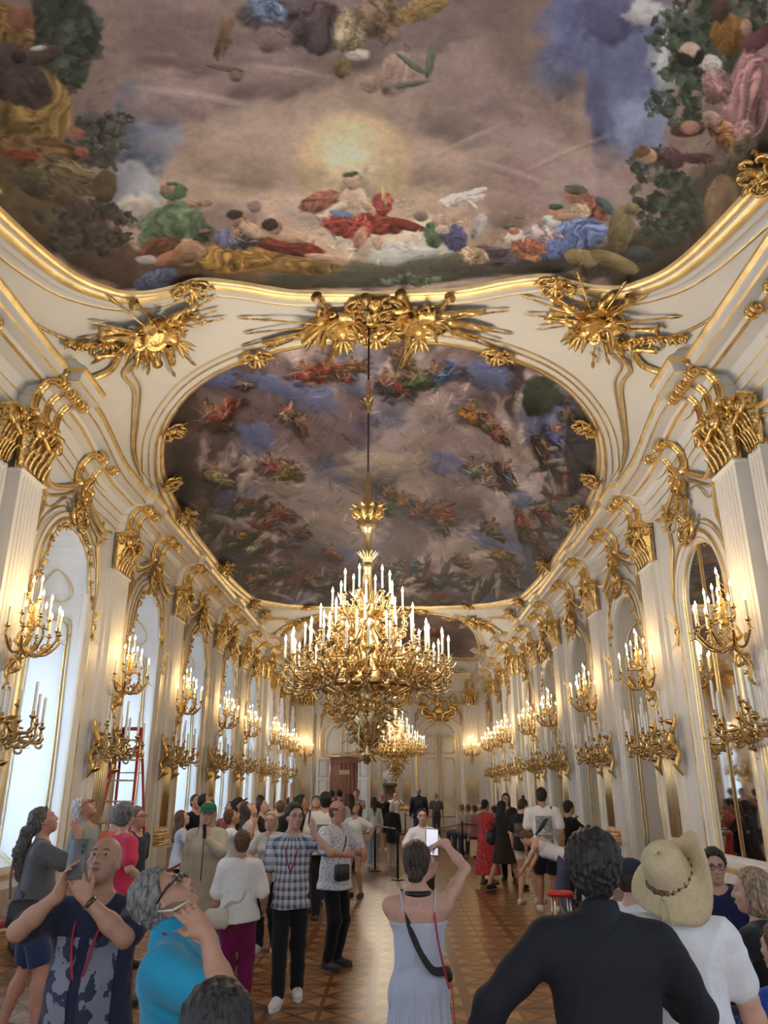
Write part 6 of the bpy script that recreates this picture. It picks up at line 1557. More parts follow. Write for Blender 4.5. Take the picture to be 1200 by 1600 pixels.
    if kind not in ('tank', 'dress'):
        for k, q in (('R', 1), ('L', -1)):
            sh, el, wr, am, hn, fd = arms[k]
            if sl <= 1: tp += [cone(sh, sh+(el-sh)*sl, .062*s*g*bw+thick*.6, .060*s*g*bw+thick*.8, .035)]
            else: tp += grow(am[:3], thick) + [cone(el+(wr-el)*.35, el+(wr-el)*.93, .036*s*g*bw+thick, .030*s+thick*.6, .02)]
        tp += grow(nk[1:], thick*.6)
        if kind in ('jacket', 'shirt', 'overshirt', 'polo'): tp.append(cone(neck-V3(0, 0, .03*s), neck+Rl@V3(0, -.01, .035*s), .070*s, .066*s, .02))
    nb0 = neck+Rl@V3(0, .012, .012 if coll else -.035)*s; nb1 = nb0+Rl@V3(0, .07, .22)*s
    if kind not in ('tank', 'dress'): tp.append(cone(nb0, nb1, (.052 if coll else .062)*s, .12*s, .008, 's'))
    upz = chest[2]+(.055 if kind == 'dress' else .105)*s
    def tpost(X, D):
        rad = np.hypot(X[:, 0]-pel[0], X[:, 1]-pel[1])
        if lean < .6: D = np.where(rad < (.225*bw+belly*.6)*s, np.maximum(D, hem+.008*np.sin(X[:, 0]*14+ph[0])-X[:, 2]), D)
        if kind in ('tank', 'dress'): D = np.maximum(D, X[:, 2]-upz-.25*np.maximum(np.abs(X[:, 0])-.05, 0)*(kind == 'tank'))
        return D
    Vt, Ft = implicit(tp, vc, [], (creases(.0095) if lod == 0 and kind not in ('dress', 'jacket') else creases(.006) if kind != 'dress' else folds(.004)), post=tpost)
    nm = {'tee': 't_shirt', 'shirt': 'shirt', 'blouse': 'blouse', 'jacket': 'jacket', 'long': 'sweater', 'overshirt': 'overshirt', 'tank': 'tank_top', 'dress': 'bodice', 'hoodie': 'hoodie', 'polo': 'polo_shirt'}.get(kind, 'top')
    to = mesh_np(nm, Vt, Ft, tm, body)
    if kind in ('tank', 'dress') and lod < 2:
        for q in (-1, 1):
            mb = MB(); a = chest+Rt@V3(q*.085, -.075, .06)*s; b = chest+Rt@V3(q*.085, .085, .06)*s; c = (shR if q > 0 else shL)+(neck-(shR if q > 0 else shL))*.35+V3(0, 0, .052)*s
            mb.tube(cat([a, a+(c-a)*.55+Rt@V3(0, -.035, .01), c, b+(c-b)*.5+Rt@V3(0, .04, .01), b], 5), .014, 6, flat=.4)
            mb.build('shoulder_strap', tm, body)
    # ---- bottom
    bk, bc = bottom[0], bottom[1]; bm = bottom[2] if len(bottom) > 2 and bottom[2] is not None else cloth(bc)
    if bk != 'none' and not (covered and bk != 'skirt'):
        waist = pel[2]+.10*s
        if bk in ('skirt', 'dress'):
            ln = bottom[3] if len(bottom) > 3 else .55
            zb = pel[2]-ln*s
            bp = grow(tor[:1], .012)+[cone(pel+V3(0, 0, .12*s), pel+V3(0, 0, .06*s), .135*s*bw, .15*s*bw, .04), cone(pel, V3(0, 0, zb), .17*s*bw, (.17+.16*ln)*s, .04)]
            def pleat(X): a = np.arctan2(X[:, 1], X[:, 0]); return -.011*np.sin(a*17+np.sin(X[:, 2]*5)*1.5)*np.clip((waist-X[:, 2])*3, 0, 1)
            wz = waist+(.10*s if bk == 'dress' else .03*s); Vt, Ft = implicit(bp, vc, [], pleat, post=lambda X, D: np.maximum(np.maximum(D, zb-X[:, 2]), X[:, 2]-wz)); nb_ = 'skirt'
        else:
            bp = grow(tor[:1], .012)+[cone(pel+V3(0, 0, .10*s), pel, .118*s*bw+belly*.3, .128*s*bw, .04)]
            short = bk in ('shorts', 'hotpants'); f = {'shorts': .92, 'hotpants': .42}.get(bk, 2)
            for k in 'RL':
                hip, kn, an = knees[k]; loose = .016 if bk != 'leggings' else .006; wide = bottom[3] if len(bottom) > 3 else 0
                if short: bp += [cone(hip, hip+(kn-hip)*f, .098*s*bw, .082*s*bw, .03)]
                else: bp += [cone(hip, kn, .096*s*bw, .060*s*bw+loose, .03), cone(kn, an+(kn-an)*.02, .060*s*bw+loose, .048*s+loose+wide, .03)]
            nb_ = 'shorts' if short else 'trousers'
            def bpost(X, D):
                D = np.maximum(D, X[:, 2]-waist)
                if not short: return np.maximum(D, .045-X[:, 2])
                for k in 'RL':
                    hip, kn, an = knees[k]; e = hip+(kn-hip)*f; d = unit(kn-hip); side = (X[:, 0] > 0) if k == 'R' else (X[:, 0] <= 0)
                    D = np.where(side, np.maximum(D, (X-e)@d), D)
                return D
            Vt, Ft = implicit(bp, vc, [], folds(.0045, 9, 11), post=bpost)
        bo = mesh_np(nb_, Vt, Ft, bm, body)
        # shoes
        if shoes is not None:
            for (an, toe, hl, fd) in feet:
                sp = [cone(hl, toe, .044*s, .038*s, .03), cone(an+V3(0, 0, -.015), an+fd*.07*s+V3(0, 0, -.03), .042*s, .036*s, .03), elli((toe+hl)/2+V3(0, 0, .0), (.046*s, .15*s, .04*s), np.stack([np.cross(fd, V3(0, 0, 1)), fd, V3(0, 0, 1)], -1), .02)]
                Vt, Ft = implicit(sp, vc*.9); k1 = Vt[:, 2] > .004; Vt[:, 2] = np.maximum(Vt[:, 2], .004)
                so = mesh_np('shoe', Vt, Ft, simple('shoe_leather', shoes, .5), body)
                if lod < 2:
                    k = (Vt[:, 2] < .028); mm = MB(); R2 = np.stack([np.cross(fd, V3(0, 0, 1)), fd], -1); c = (toe+hl)/2
                    mm.loft([[tuple(c+fd*(.150+w_)*s*math.sin(a)+np.cross(fd, V3(0, 0, 1))*(.046+w_)*s*math.cos(a)*(1 if math.sin(a) > 0 else .86))[:2]+(z,) for a in [2*PI*j/20 for j in range(20)]] for z, w_ in ((.0, 0), (.008, .004), (.024, .004), (.03, 0))], cap=True)
                    mm.build('sole', simple('rubber_sole', (.75, .75, .73) if sum(shoes) > 1 else (.05, .05, .05), .6), so)
    # ---- hair
    hk, hs_ = hair; hcol = HAIR[hk] if isinstance(hk, str) else hk
    if hs_ != 'none':
        hr = []; nz = .0
        cap = elli(H(0, -.020, .030), (.087*hs, .101*hs, .098*hs), hd, .02)
        hc2 = [cap]; cutf = [(H(0, .062, .05), hd@V3(0, 1, -.55)), ]
        if hs_ in ('short', 'curly', 'thick'):
            if hs_ == 'curly': hc2 = [elli(H(0, -.022, .040), (.102*hs, .113*hs, .110*hs), hd, .02)]; nz = .0075
            if hs_ == 'thick': hc2 = [elli(H(0, -.018, .042), (.093*hs, .108*hs, .102*hs), hd, .02)]; nz = .006
            hc2.append(elli(H(0, -.055, -.03), (.070*hs, .055*hs, .062*hs), hd, .03)); low = -.085
        elif hs_ == 'bob': hc2 = [elli(H(0, -.02, .035), (.096*hs, .108*hs, .104*hs), hd, .02), elli(H(0, -.035, -.06), (.100*hs, .085*hs, .10*hs), hd, .04)]; low = -.15; nz = .004
        elif hs_ in ('long', 'wavy'):
            hc2 = [elli(H(0, -.02, .035), (.092*hs, .106*hs, .104*hs), hd, .02), cone(H(0, -.055, -.02), H(0, -.055, -.02)+V3(0, -.045, -.30)*s, .082*s, .055*s, .04), cone(H(.05, -.03, -.03), H(.06, -.03, -.03)+V3(0, 0, -.24)*s, .045*s, .035*s, .03), cone(H(-.05, -.03, -.03), H(-.06, -.03, -.03)+V3(0, 0, -.24)*s, .045*s, .035*s, .03)]
            low = -1; nz = .004 if hs_ == 'long' else .012
        elif hs_ in ('bun', 'lowbun', 'ponytail'):
            low = -.09; hc2.append(elli(H(0, -.05, -.03), (.068*hs, .058*hs, .06*hs), hd, .03))
            if hs_ == 'bun': hc2.append(elli(H(0, -.05, .145), (.035*hs,)*3, hd, .01))
            if hs_ == 'lowbun': hc2.append(elli(H(0, -.105, -.055), (.048*hs, .036*hs, .042*hs), hd, .015)); hc2.append(elli(H(0, -.10, -.105), (.03*hs, .026*hs, .045*hs), hd, .02)); nz = .002
            if hs_ == 'ponytail': hc2 += [cone(H(0, -.10, -.01), H(0, -.14, -.04), .022*s, .05*s, .02), cone(H(0, -.14, -.04), H(0, -.16, -.06)+V3(0, -.02, -.14)*s, .055*s, .062*s, .03), cone(H(0, -.16, -.06)+V3(0, -.02, -.14)*s, H(0, -.16, -.06)+V3(0, .0, -.33)*s, .062*s, .035*s, .03)]; nz = .013; low = -1
        fr = 200 if lod < 2 else 120
        def hdisp(X):
            q = (X-hc)@hd
            return nz*(np.sin(q[:, 0]*fr*.5+3*np.sin(q[:, 2]*50+ph[2]))*np.sin(q[:, 1]*fr*.45+2*np.sin(q[:, 0]*60+ph[1]))*np.cos(q[:, 2]*fr*.4+ph[0])) - .0015*np.sin(q[:, 0]*260+q[:, 2]*35)
        lng = hs_ in ('bob', 'long', 'wavy')
        def hpost(X, D):
            q = (X-hc)@hd/hs; ax = np.abs(q[:, 0]); k = .0
            if bald: cut = np.maximum(q[:, 2]-(.055-.02*bald), q[:, 1]-.03)
            else: cut = np.minimum(q[:, 1]-(.060-.55*np.clip(.080-q[:, 2], 0, .06)), (.086+.15*ax)-q[:, 2])
            D = np.maximum(D, cut)
            if not lng:
                D = np.maximum(D, np.minimum(q[:, 1]-.002, .004-q[:, 2])); D = np.maximum(D, np.minimum(q[:, 1]+.028, -.030-q[:, 2]))
            else: D = np.maximum(D, np.minimum(np.minimum(q[:, 1]-(.045-.25*ax), .072-q[:, 2]), .074-ax))
            if low > -1: D = np.maximum(D, low-q[:, 2])
            return D
        Vh, Fh = implicit(hc2, vx*.9 if lod else .005, [], hdisp, post=hpost)
        if len(Vh): mesh_np('hair', Vh, Fh, hair_m(hcol, None, 60), body)
    # ---- face details
    if lod < 2:
        for q in (-1, 1):
            mb = MB(); c = H(q*.031, .0755, .007); mb.ell(c, .0115*hs, 12, 8); eo = mb.build('eye', simple('eye_white', (.34, .30, .27), .35), body)
            f = hd@V3(0, 1, 0); mb = MB(); mb.ell(c+f*.0072*hs, .0064*hs, 10, 6); mb.build('iris', simple('dark_iris', (.03, .018, .012), .2), eo)
            mb = MB(); mb.tube([H(q*.016, .094, .026), H(q*.030, .094, .032), H(q*.046, .083, .026)], [.0030*hs, .0036*hs, .0018*hs], 6); mb.build('eyebrow', hair_m([v*.7 for v in hcol]), body)
        mb = MB(); mb.tube(cat([H(-.022, .094, -.064), H(0, .101, -.062), H(.022, .094, -.064)], 4), [.002]+[.0045]*7+[.002], 6, flat=.8); mb.tube(cat([H(-.020, .092, -.068), H(0, .098, -.0715), H(.020, .092, -.068)], 4), [.002]+[.005]*7+[.002], 6, flat=.8)
        mb.build('lips', simple('lip_skin', [v*.62 if i else v*.85 for i, v in enumerate(SK[skin] if isinstance(skin, str) else skin)], .4), body)
    if beard: 
        Vh, Fh = implicit([elli(H(0, .040, -.062), (.064*hs, .062*hs, .062*hs), hd, .02)], vx, [], lambda X: .002*np.sin(X[:, 0]*300)*np.sin(X[:, 2]*300)); q = (Vh-hc)@hd/hs; keep = (q[:, 2] < -.040) & ~((np.abs(q[:, 0]) < .03) & (q[:, 2] > -.08) & (q[:, 2] < -.05)); m = keep[Fh].all(1)
        mesh_np('beard', Vh, Fh[m], hair_m(HAIR[beard]), body)
    if glasses:
        mb = MB(); r = .021*hs; 
        for q in (-1, 1):
            pts = [H(q*.033+ .024*math.copysign(abs(math.cos(a))**.7, math.cos(a)), .101, .005+.0165*math.copysign(abs(math.sin(a))**.7, math.sin(a))) for a in [2*PI*k/14 for k in range(15)]]
            mb.tube(pts, .0018 if glasses == 'thin' else .0030, 5); mb.tube([H(q*.056, .100, .010), H(q*.078, .05, .010), H(q*.083, -.01, .004)], .0022 if glasses == 'thin' else .0035, 5)
        mb.tube([H(-.011, .101, .009), H(0, .106, .012), H(.011, .101, .009)], .0025, 5)
        mb.build('glasses', simple('spectacle_frame', (.02, .02, .02) if glasses != 'thin' else (.12, .11, .10), .3), body)
    if extras: extras(body, skel)
    PEOPLE.append((body, skel)); return body, skel
PEOPLE = []
def world_of(body, p): 
    a = body.rotation_euler[2]; return V3(body.location[0]+p[0]*math.cos(a)-p[1]*math.sin(a), body.location[1]+p[0]*math.sin(a)+p[1]*math.cos(a), body.location[2]+p[2])
def own(mb, name, m, body, label, cat_, kidsmat=None):
    """a held or worn thing modelled in the body's frame, standing as its own top-level object"""
    o = mb.build(name, m); o.location = body.location; o.rotation_euler = body.rotation_euler; return tag(o, label, cat_)
def phone(body, c, up, nrm, label, w=.075, hh=.155, col=(.03, .03, .035), screen=None, back=None):
    c = np.array(c, float); u = unit(np.array(up, float)); n = np.array(nrm, float); n = unit(n-u*(n@u)); r = np.cross(u, n)
    R = Matrix([[r[0], u[0], n[0]], [r[1], u[1], n[1]], [r[2], u[2], n[2]]]).to_4x4()
    a = body.rotation_euler[2]; base = Matrix.Translation(body.location) @ Matrix.Rotation(a, 4, 'Z') @ Matrix.Translation(Vector(c)) @ R
    t = thing('phone', label, 'phone'); t.matrix_world = base
    mb = MB(); mb.bbox(-w/2, w/2, -hh/2, hh/2, -.004, .004, .004); mb.build('phone_body', simple('phone_case', col, .35), t)
    mb = MB(); mb.box(-w/2+.004, w/2-.004, -hh/2+.006, hh/2-.006, .0042, .0048); mb.build('phone_screen', screen or simple('dark_screen', (.02, .02, .025), .1), t)
    mb = MB()
    for i, (x, y) in enumerate(((-.02, .055), (-.02, .03))): mb.ell((x, y, -.005), (.008, .008, .003), 10, 5)
    mb.build('camera_lens', simple('lens_glass', (.01, .01, .01), .1), t)
    return t
def strap(body, pts, w, m, label, name='shoulder_strap', thick=.003, up=None, buckle=None):
    """flat band through points in the body's frame"""
    mb = MB(); P = cat(pts, 8); mb.tube(P, w, 8, flat=thick/w, up=up)
    o = mb.build(name, m, body); return o
# ============================================================ the visitors
def P_(label, px, py, Y, face, sit=False, dz=0, **k):
    """px, py: top of the head in the photograph; Y: distance down the hall"""
    p = at_y(px, py, Y); h = p[2] if not sit else 1.7
    if sit: h = min(1.85, (p[2]+.39*0+.02)/(1.36)*1.75)
    h = min(1.93, max(1.45, h)) + dz
    return person(label, (p[0], Y), face, h=h, sit=sit, **k)
R2 = math.radians
def print_on(b, part, cond, m, name='shirt_print', off=.004):
    """ink on cloth: lifts the faces of a garment that fall inside the printed area"""
    o = [k for k in KIDS[b.name] if k.name.split('.')[0] == part][0]; me = o.data
    V = np.zeros(len(me.vertices)*3); me.vertices.foreach_get('co', V); V = V.reshape(-1, 3); N = np.zeros(len(V)*3); me.vertices.foreach_get('normal', N); N = N.reshape(-1, 3)
    F = np.zeros(len(me.polygons)*4, int); me.loops.foreach_get('vertex_index', F) if len(me.loops) == len(F) else None; F = F.reshape(-1, 4)
    ok = cond(V, N)[F].all(1); F = F[ok]; us = np.unique(F)
    if not len(us): return
    mp = -np.ones(len(V), int); mp[us] = np.arange(len(us)); return mesh_np(name, V[us]+N[us]*off, mp[F], m, b)
def back_print(b, sk, c1, c2, w=.12, z0=-.30, z1=.05):
    ch, s = sk['chest'], sk['s']
    def reg(a, c): return lambda V, N: (np.abs(V[:, 0]-ch[0]) < w*s) & (V[:, 2] > ch[2]+a*s) & (V[:, 2] < ch[2]+c*s) & (N[:, 1] < -.2)
    mid = z0+(z1-z0)*.42
    print_on(b, 't_shirt', reg(z0, mid), cloth(c2, 'print', c2=tuple(min(1, v*2.2) for v in c2)), 'back_print'); print_on(b, 't_shirt', reg(mid, z1), cloth(c1, 'print', c2=tuple(v*1.8 for v in c1)), 'back_print')
def cap_on(b, sk, col, peak=1):
    hc, hd, s = sk['hc'], sk['hd'], sk['s']; mb = MB(); n = 20; rings = []
    for r, z in ((.092, .028), (.093, .055), (.086, .085), (.065, .112), (.03, .126), (.004, .128)): rings.append([tuple(hc+hd@V3(r*math.cos(2*PI*j/n), r*1.14*math.sin(2*PI*j/n)-.014, z)*s) for j in range(n)])
    mb.loft(rings); o = mb.build('cap', simple('cap_cloth', col, .8), b)
    mb = MB(); V = []
    for k in range(9):
        a = PI*(.12+.76*k/8); V += [tuple(hc+hd@V3(.09*math.cos(a), .104*math.sin(a)-.014, .036)*s), tuple(hc+hd@V3(.088*math.cos(a), (.104+.085*math.sin(a))*math.sin(a)-.014, .026)*s)]
    mb.add(V, [(2*k, 2*k+1, 2*k+3, 2*k+2) for k in range(8)]); c = mb.build('peak', simple('cap_cloth', col, .8), o); md = c.modifiers.new('t', 'SOLIDIFY'); md.thickness = .005
lan = lambda c: simple('lanyard', c, .6)
def lanyard(body, sk, col=(.35, .02, .04), z=-.30, badge=False, yo=0):
    s = sk['s']; ch = sk['chest']; n = sk['neck']
    mb = MB()
    for q in (-1, 1): mb.tube(cat([n+V3(q*.055, -.04, .02)*s, n+V3(q*.075, .05, -.03)*s, ch+V3(q*.05, .135+yo, .02)*s, ch+V3(0, .15+yo, z)*s], 6), .007, 6, flat=.35)
    o = mb.build('lanyard', lan(col), body)
    if badge:
        mb = MB(); c = ch+V3(0, .165, z-.16)*s; mb.bbox(c[0]-.028, c[0]+.028, c[1]-.006, c[1]+.006, c[2]-.13, c[2]+.11, .006); b = mb.build('audio_guide', simple('guide_plastic', (.02, .02, .02), .4), o)
        mb = MB(); mb.ell((c[0], c[1]+.007, c[2]+.0), (.012, .003, .012), 10, 6); mb.build('button', simple('grey_button', (.5, .5, .5), .4), b) if False else None
def guide(body, hand, sk, label, col=(.03, .03, .03), up=None):
    w = sk['wr'+hand]; f = sk['f'+hand]; return phone(body, w+f*.085+V3(0, .0, .01), up if up is not None else f, (0, 1, 0), label, .045, .17, col)
# ---- lower left: couple of men photographing, woman in coral
def ex_bald(b, sk):
    lanyard(b, sk, (.30, .015, .03), -.22, yo=.03)
    s = sk['s']; ch = sk['chest']
    mb = MB(); mb.tube([ch+V3(0, .155, -.25)*s, ch+V3(.0, .16, -.36)*s], .004, 5); mb.build('cord', simple('black_cord', (.02, .02, .02)), b)
    mb = MB(); c = ch+V3(.01, .165, -.52)*s; mb.bbox(c[0]-.03, c[0]+.03, c[1]-.012, c[1]+.012, c[2]-.14, c[2]+.12, .01)
    o = own(mb, 'audio_guide', simple('guide_plastic', (.02, .02, .02), .35), b, 'black handheld audio guide hanging at the waist of the bald man', 'audio guide')
    own_phone = phone(b, (sk['wrR']+sk['wrL'])/2+V3(.005, -.005, .155), (0, -.25, 1), (0, -1, -.1), 'phone held up in front of his face by the bald man', .085, .175, (.10, .095, .09))
    pm = cloth((.20, .21, .26), 'print', c2=(.035, .04, .07), sc=.9)
    print_on(b, 't_shirt', lambda V, N: (np.abs(V[:, 0]) < .15*s) & (np.abs(V[:, 0]) > .02) & (V[:, 2] > ch[2]-.46*s) & (V[:, 2] < ch[2]+.05*s) & (N[:, 1] > .25), pm)
    mb = MB(); w, e = sk['wrL'], sk['elL']; d = unit(w-e); mb.tube([w-d*.03, w-d*.008], .033*s, 12); mb.build('wristwatch', simple('dark_watch', (.06, .035, .02), .3), b)
bald = P_('bald man in a navy printed t-shirt holding a phone up before his face', 166, 1306, 4.15, PI, skin='tan', build=1.15, belly=.035, lod=0, hair=('pepper', 'none'), head=(22, 0, 0), lower=False,
   top=('tee', (.018, .022, .05), None, -.10), R={'abs': (.085, .29, 1.475), 'pole': (1, -.2, -.9), 'f': (-.25, .1, 1), 'n': (-1, .1, 0), 't': (0, -1, .3), 'curl': .45}, L={'abs': (-.05, .30, 1.45), 'pole': (-1, -.2, -.9), 'f': (.55, .1, .8), 'n': (.2, -1, 0), 't': (.4, 0, 1), 'curl': .5}, extras=ex_bald)
mb = MB(); bb = bald[0]; mb.loft([[(.185*math.cos(a), .15*math.sin(a), z) for a in [2*PI*k/20 for k in range(20)]] for z in (.55, .80, .93)], cap=True)
# his dark trousers are built short of the frame
def trousers_for(body, sk, col):
    s = sk['s']; bp = []
    for k in 'RL':
        hip, kn, an = sk['knees'][k]; bp += [cone(hip+V3(0, 0, .05), kn, .108*s, .076*s, .05), cone(kn, an, .076*s, .062*s, .03)]
    bp.append(elli(sk['pel'], (.18*s, .14*s, .13*s), None, .05))
    V, F = implicit(bp, .012, [], lambda X: .004*np.sin(X[:, 0]*30)*np.sin(X[:, 2]*22)); mesh_np('trousers', V, F, cloth(col), body)
    for k in 'RL':
        an = sk['knees'][k][2]; V, F = implicit([cone(an+V3(0, -.04, -.045), an+V3(0, .16, -.05), .045, .038, .03), cone(an, an+V3(0, .05, -.03), .045, .04, .03)], .012); V[:, 2] = np.maximum(V[:, 2], .004); mesh_np('shoe', V, F, simple('shoe_leather', (.03, .03, .03), .5), body)
trousers_for(*bald, (.012, .012, .018))
def ex_pony(b, sk):
    s = sk['s']; strap(b, [sk['shL']+V3(.05, .02, .06), sk['chest']+V3(-.02, -.13, -.05)*s, sk['pel']+V3(.17, -.10, .12)*s], .014, simple('bag_strap', (.02, .02, .02), .7), 'strap')
    mb = MB(); p = sk['pel']+V3(.17, -.08, .0)*s; mb.bbox(p[0]-.05, p[0]+.05, p[1]-.13, p[1]+.13, p[2]-.12, p[2]+.10, .03); own(mb, 'shoulder_bag', simple('black_leather', (.025, .025, .03), .5), b, 'black shoulder bag at the hip of the long haired man', 'bag')
    mb = MB(); h0 = sk['hc']; 
    for q in (-.02, .02): mb.tube(cat([h0+V3(q, -.17, -.10), h0+V3(q-.02, -.2, -.40), h0+V3(q-.01, -.18, -.62)], 6), .012, 6)
    mb.build('hair_lock', hair_m(HAIR['grey'], (.30, .22, .16)), b)
P_('man with a long curly grey ponytail, grey t-shirt and denim shorts, hand at his ear', 74, 1259, 7.35, -PI/2+.45, skin='pink', build=1.12, lod=1, vox=.010, hair=('dgrey', 'ponytail'), head=(22, 0, 0), top=('tee', (.12, .125, .13)), bottom=('shorts', (.03, .045, .11)), shoes=(.09, .035, .025),
   R={'w': (.06, .26, .12), 'pole': (.3, .5, -1), 'f': (-.3, -.3, .9), 'n': (-1, 0, 0), 't': (0, 1, 0), 'curl': .4, 'fine': 1}, legs={'R': (.16, .12, .085), 'L': (-.08, -.12, .085)}, extras=ex_pony)
P_('white haired man in a sage shirt and glasses gazing straight up', 140, 1241, 8.7, -PI/2, skin='pink', lod=1, hair=('white', 'short'), head=(38, 0, 0), top=('polo', (.25, .31, .30)), bottom=('trousers', (.05, .06, .09)), shoes=(.03, .03, .03), glasses='thick')
P_('woman with curly grey hair in a coral shirt and navy shorts, seen from behind', 196, 1256, 8.3, -.75, fem=True, skin='fair', build=1.15, lod=1, vox=.010, hair=('pepper', 'curly'), head=(8, 25, 0), top=('tee', (.62, .045, .10)), bottom=('shorts', (.012, .018, .045)), shoes=(.04, .035, .035),
   R={'w': (.10, .12, -.34), 'pole': (.4, -.8, 0)}, legs={'R': (.12, .05, .085), 'L': (-.10, -.10, .085)}, extras=lambda b, sk: strap(b, [sk['shL']+V3(.06, 0, .06), sk['chest']+V3(0, -.125, -.06), sk['pel']+V3(.16, -.09, .05)], .008, simple('bag_strap', (.02, .02, .02), .7), 'x'))
P_('person in a vivid orange top half hidden behind the woman in coral', 184, 1257, 9.35, -.4, lod=1, skin='fair', hair=('grey', 'short'), top=('tee', (.62, .13, .05)), bottom=('trousers', (.05, .05, .06)))
P_('grey haired man in glasses standing between the coral woman and the window pilaster', 216, 1262, 9.9, -PI/2-.3, lod=1, skin='pink', hair=('pepper', 'thick'), glasses='thick', top=('tee', (.03, .04, .06)), bottom=('trousers', (.03, .03, .04)), head=(10, 0, 0))
# ---- turquoise polo, large foreground
def ex_turq(b, sk):
    s = sk['s']; n = sk['neck']; ch = sk['chest']
    mb = MB(); mb.tube(cat([n+V3(-.06, -.05, .03), n+V3(.07, -.04, .035), n+V3(.085, .05, -.01), ch+V3(.06, .13, .02), ch+V3(.0, .16, -.2)], 6), .008, 6, flat=.35); mb.tube(cat([n+V3(-.06, -.05, .03), n+V3(-.085, .05, -.01), ch+V3(-.05, .13, .02), ch+V3(.0, .16, -.2)], 6), .008, 6, flat=.35); mb.build('lanyard', lan((.30, .015, .03)), b)
    f = sk['fR']; hc, hd = sk['hc'], sk['hd']
    phone(b, (hc+hd@V3(.10, .0, -.03)*s)*.45 + (sk['wrR']+sk['fR']*.13)*.55, (sk['wrR']+sk['fR']*.13)-(hc+hd@V3(.10, .0, -.03)*s), hd@V3(.12, .5, 1), 'pale gold phone pressed to the ear of the man in turquoise', .07, .15, (.62, .55, .46))
    mb = MB()
    mb.tube([hc+hd@V3(.086, -.01, .0)*s, hc+hd@V3(.088, .03, .01)*s, hc+hd@V3(.080, .075, .012)*s], .0045, 6); mb.build('spectacle_arm', simple('spectacle_frame', (.02, .02, .02), .3), b)
    mb = MB(); V, F = implicit([cone(n+V3(-.0, -.03, -.01), n+V3(0, -.04, .05), .085, .070, .02), cone(n+V3(0, -.04, -.2), n+V3(0, -.05, .12), .060, .058, .006, 's')], .007); mesh_np('collar', V, F, cloth((.02, .26, .42)), b)
turq = P_('grey haired man in a turquoise polo shirt leaning back with a phone at his ear', 322, 1342, 3.3, -PI/2-.05, skin='tan', build=1.32, belly=.04, lod=0, hair=('pepper', 'curly'), lean=-.16, head=(50, 0, 0), lower=False, top=('polo', (.02, .26, .42), None, -.10), glasses='thick',
   R={'w': (.05, .17, .13), 'pole': (.3, 1.3, -.8), 'f': (-.1, -.8, .7), 'n': (-1, -.3, 0), 't': (0, -.4, -1), 'curl': .45}, extras=ex_turq)
# top of a dark head at the bottom edge
P_('top of a black haired head rising at the bottom edge of the picture', 342, 1537, 1.95, .1, lod=0, skin='tan', hair=('black', 'bob'), fem=True, lower=False, top=('tee', (.03, .03, .03)))
# ---- dress woman
def ex_dress(b, sk):
    s = sk['s']; ch = sk['chest']; pl = sk['pel']
    strap(b, [sk['shL']+V3(.07, .07, .04), sk['shL']+V3(.085, -.01, .065), ch+V3(-.05, -.125, .02)*s, ch+V3(.06, -.125, -.17)*s, pl+V3(.165, -.07, .14)*s, pl+V3(.19, .03, .09)*s, pl+V3(.15, .12, .05)*s], .022, simple('bag_strap', (.015, .015, .015), .7), 'x', 'crossbody_strap', up=(0, -1, 0))
    mb = MB(); c = sk['shL']+V3(.115, -.085, -.01); 
    mb.tube([c+V3(-.022, 0, .02), c+V3(.022, -.01, .02), c+V3(.022, -.01, -.02), c+V3(-.022, 0, -.02), c+V3(-.022, 0, .02)], .004, 6); mb.build('buckle', simple('steel_buckle', (.7, .7, .7), .25, metal=1), b)
    mb = MB(); mb.tube(cat([sk['shR']+V3(-.085, .04, .05), sk['shR']+V3(-.075, -.06, .03), ch+V3(.10, -.12, -.05), ch+V3(.15, -.10, -.25), pl+V3(.16, -.14, .08), pl+V3(.17, -.15, -.1)], 6), .006, 6, flat=.4); mb.build('red_lanyard', lan((.45, .02, .03)), b)
    mb = MB(); c = pl+V3(.17, -.185, -.33); mb.bbox(c[0]-.035, c[0]+.035, c[1]-.006, c[1]+.006, c[2]-.09, c[2]+.09, .006); own(mb, 'phone_pouch', simple('pale_pouch', (.55, .55, .56), .5), b, 'pale phone pouch hanging from the red lanyard of the woman in the striped dress', 'phone pouch')
    mb = MB(); n = sk['neck']; mb.tube(cat([n+V3(.065*math.cos(a), .055*math.sin(a)-.01, .0) for a in [2*PI*k/12 for k in range(13)]], 3), .016, 7); mb.build('headphone_band', simple('black_rubber', (.012, .012, .012), .5), b)
    # camera phone held between both raised hands
    t = phone(b, sk['hc']+V3(.125, .36, .075), (.05, .25, 1), (0, -1, .3), 'dark phone in a case raised overhead by the woman in the striped dress', .08, .16, (.015, .015, .015), screen=flame_mat('lit_phone_screen', (.45, .5, .7), .35))
stripe = cloth((.42, .47, .60), 'stripes', c2=(.70, .73, .80))
dress = P_('woman in a pale blue striped sundress photographing with raised arms', 651, 1312, 4.75, .06, fem=True, skin='fair', build=.92, lod=0, hair=('dark', 'lowbun'), head=(10, -12, 0), top=('dress', (.5, .5, .6), stripe), bottom=('dress', (.5, .5, .6), stripe, .62), shoes=(.6, .55, .5),
   R={'w': (.035, .24, .32), 'pole': (1.6, -.3, .1), 'f': (-.75, .5, -.25), 'n': (0, -.2, -1), 't': (0, -1, .3), 'curl': .55}, L={'w': (.22, .36, .10), 'pole': (-.9, .3, -.9), 'f': (.6, .3, .6), 'n': (0, -.6, 1), 't': (0, -1, .3), 'curl': .6}, extras=ex_dress)
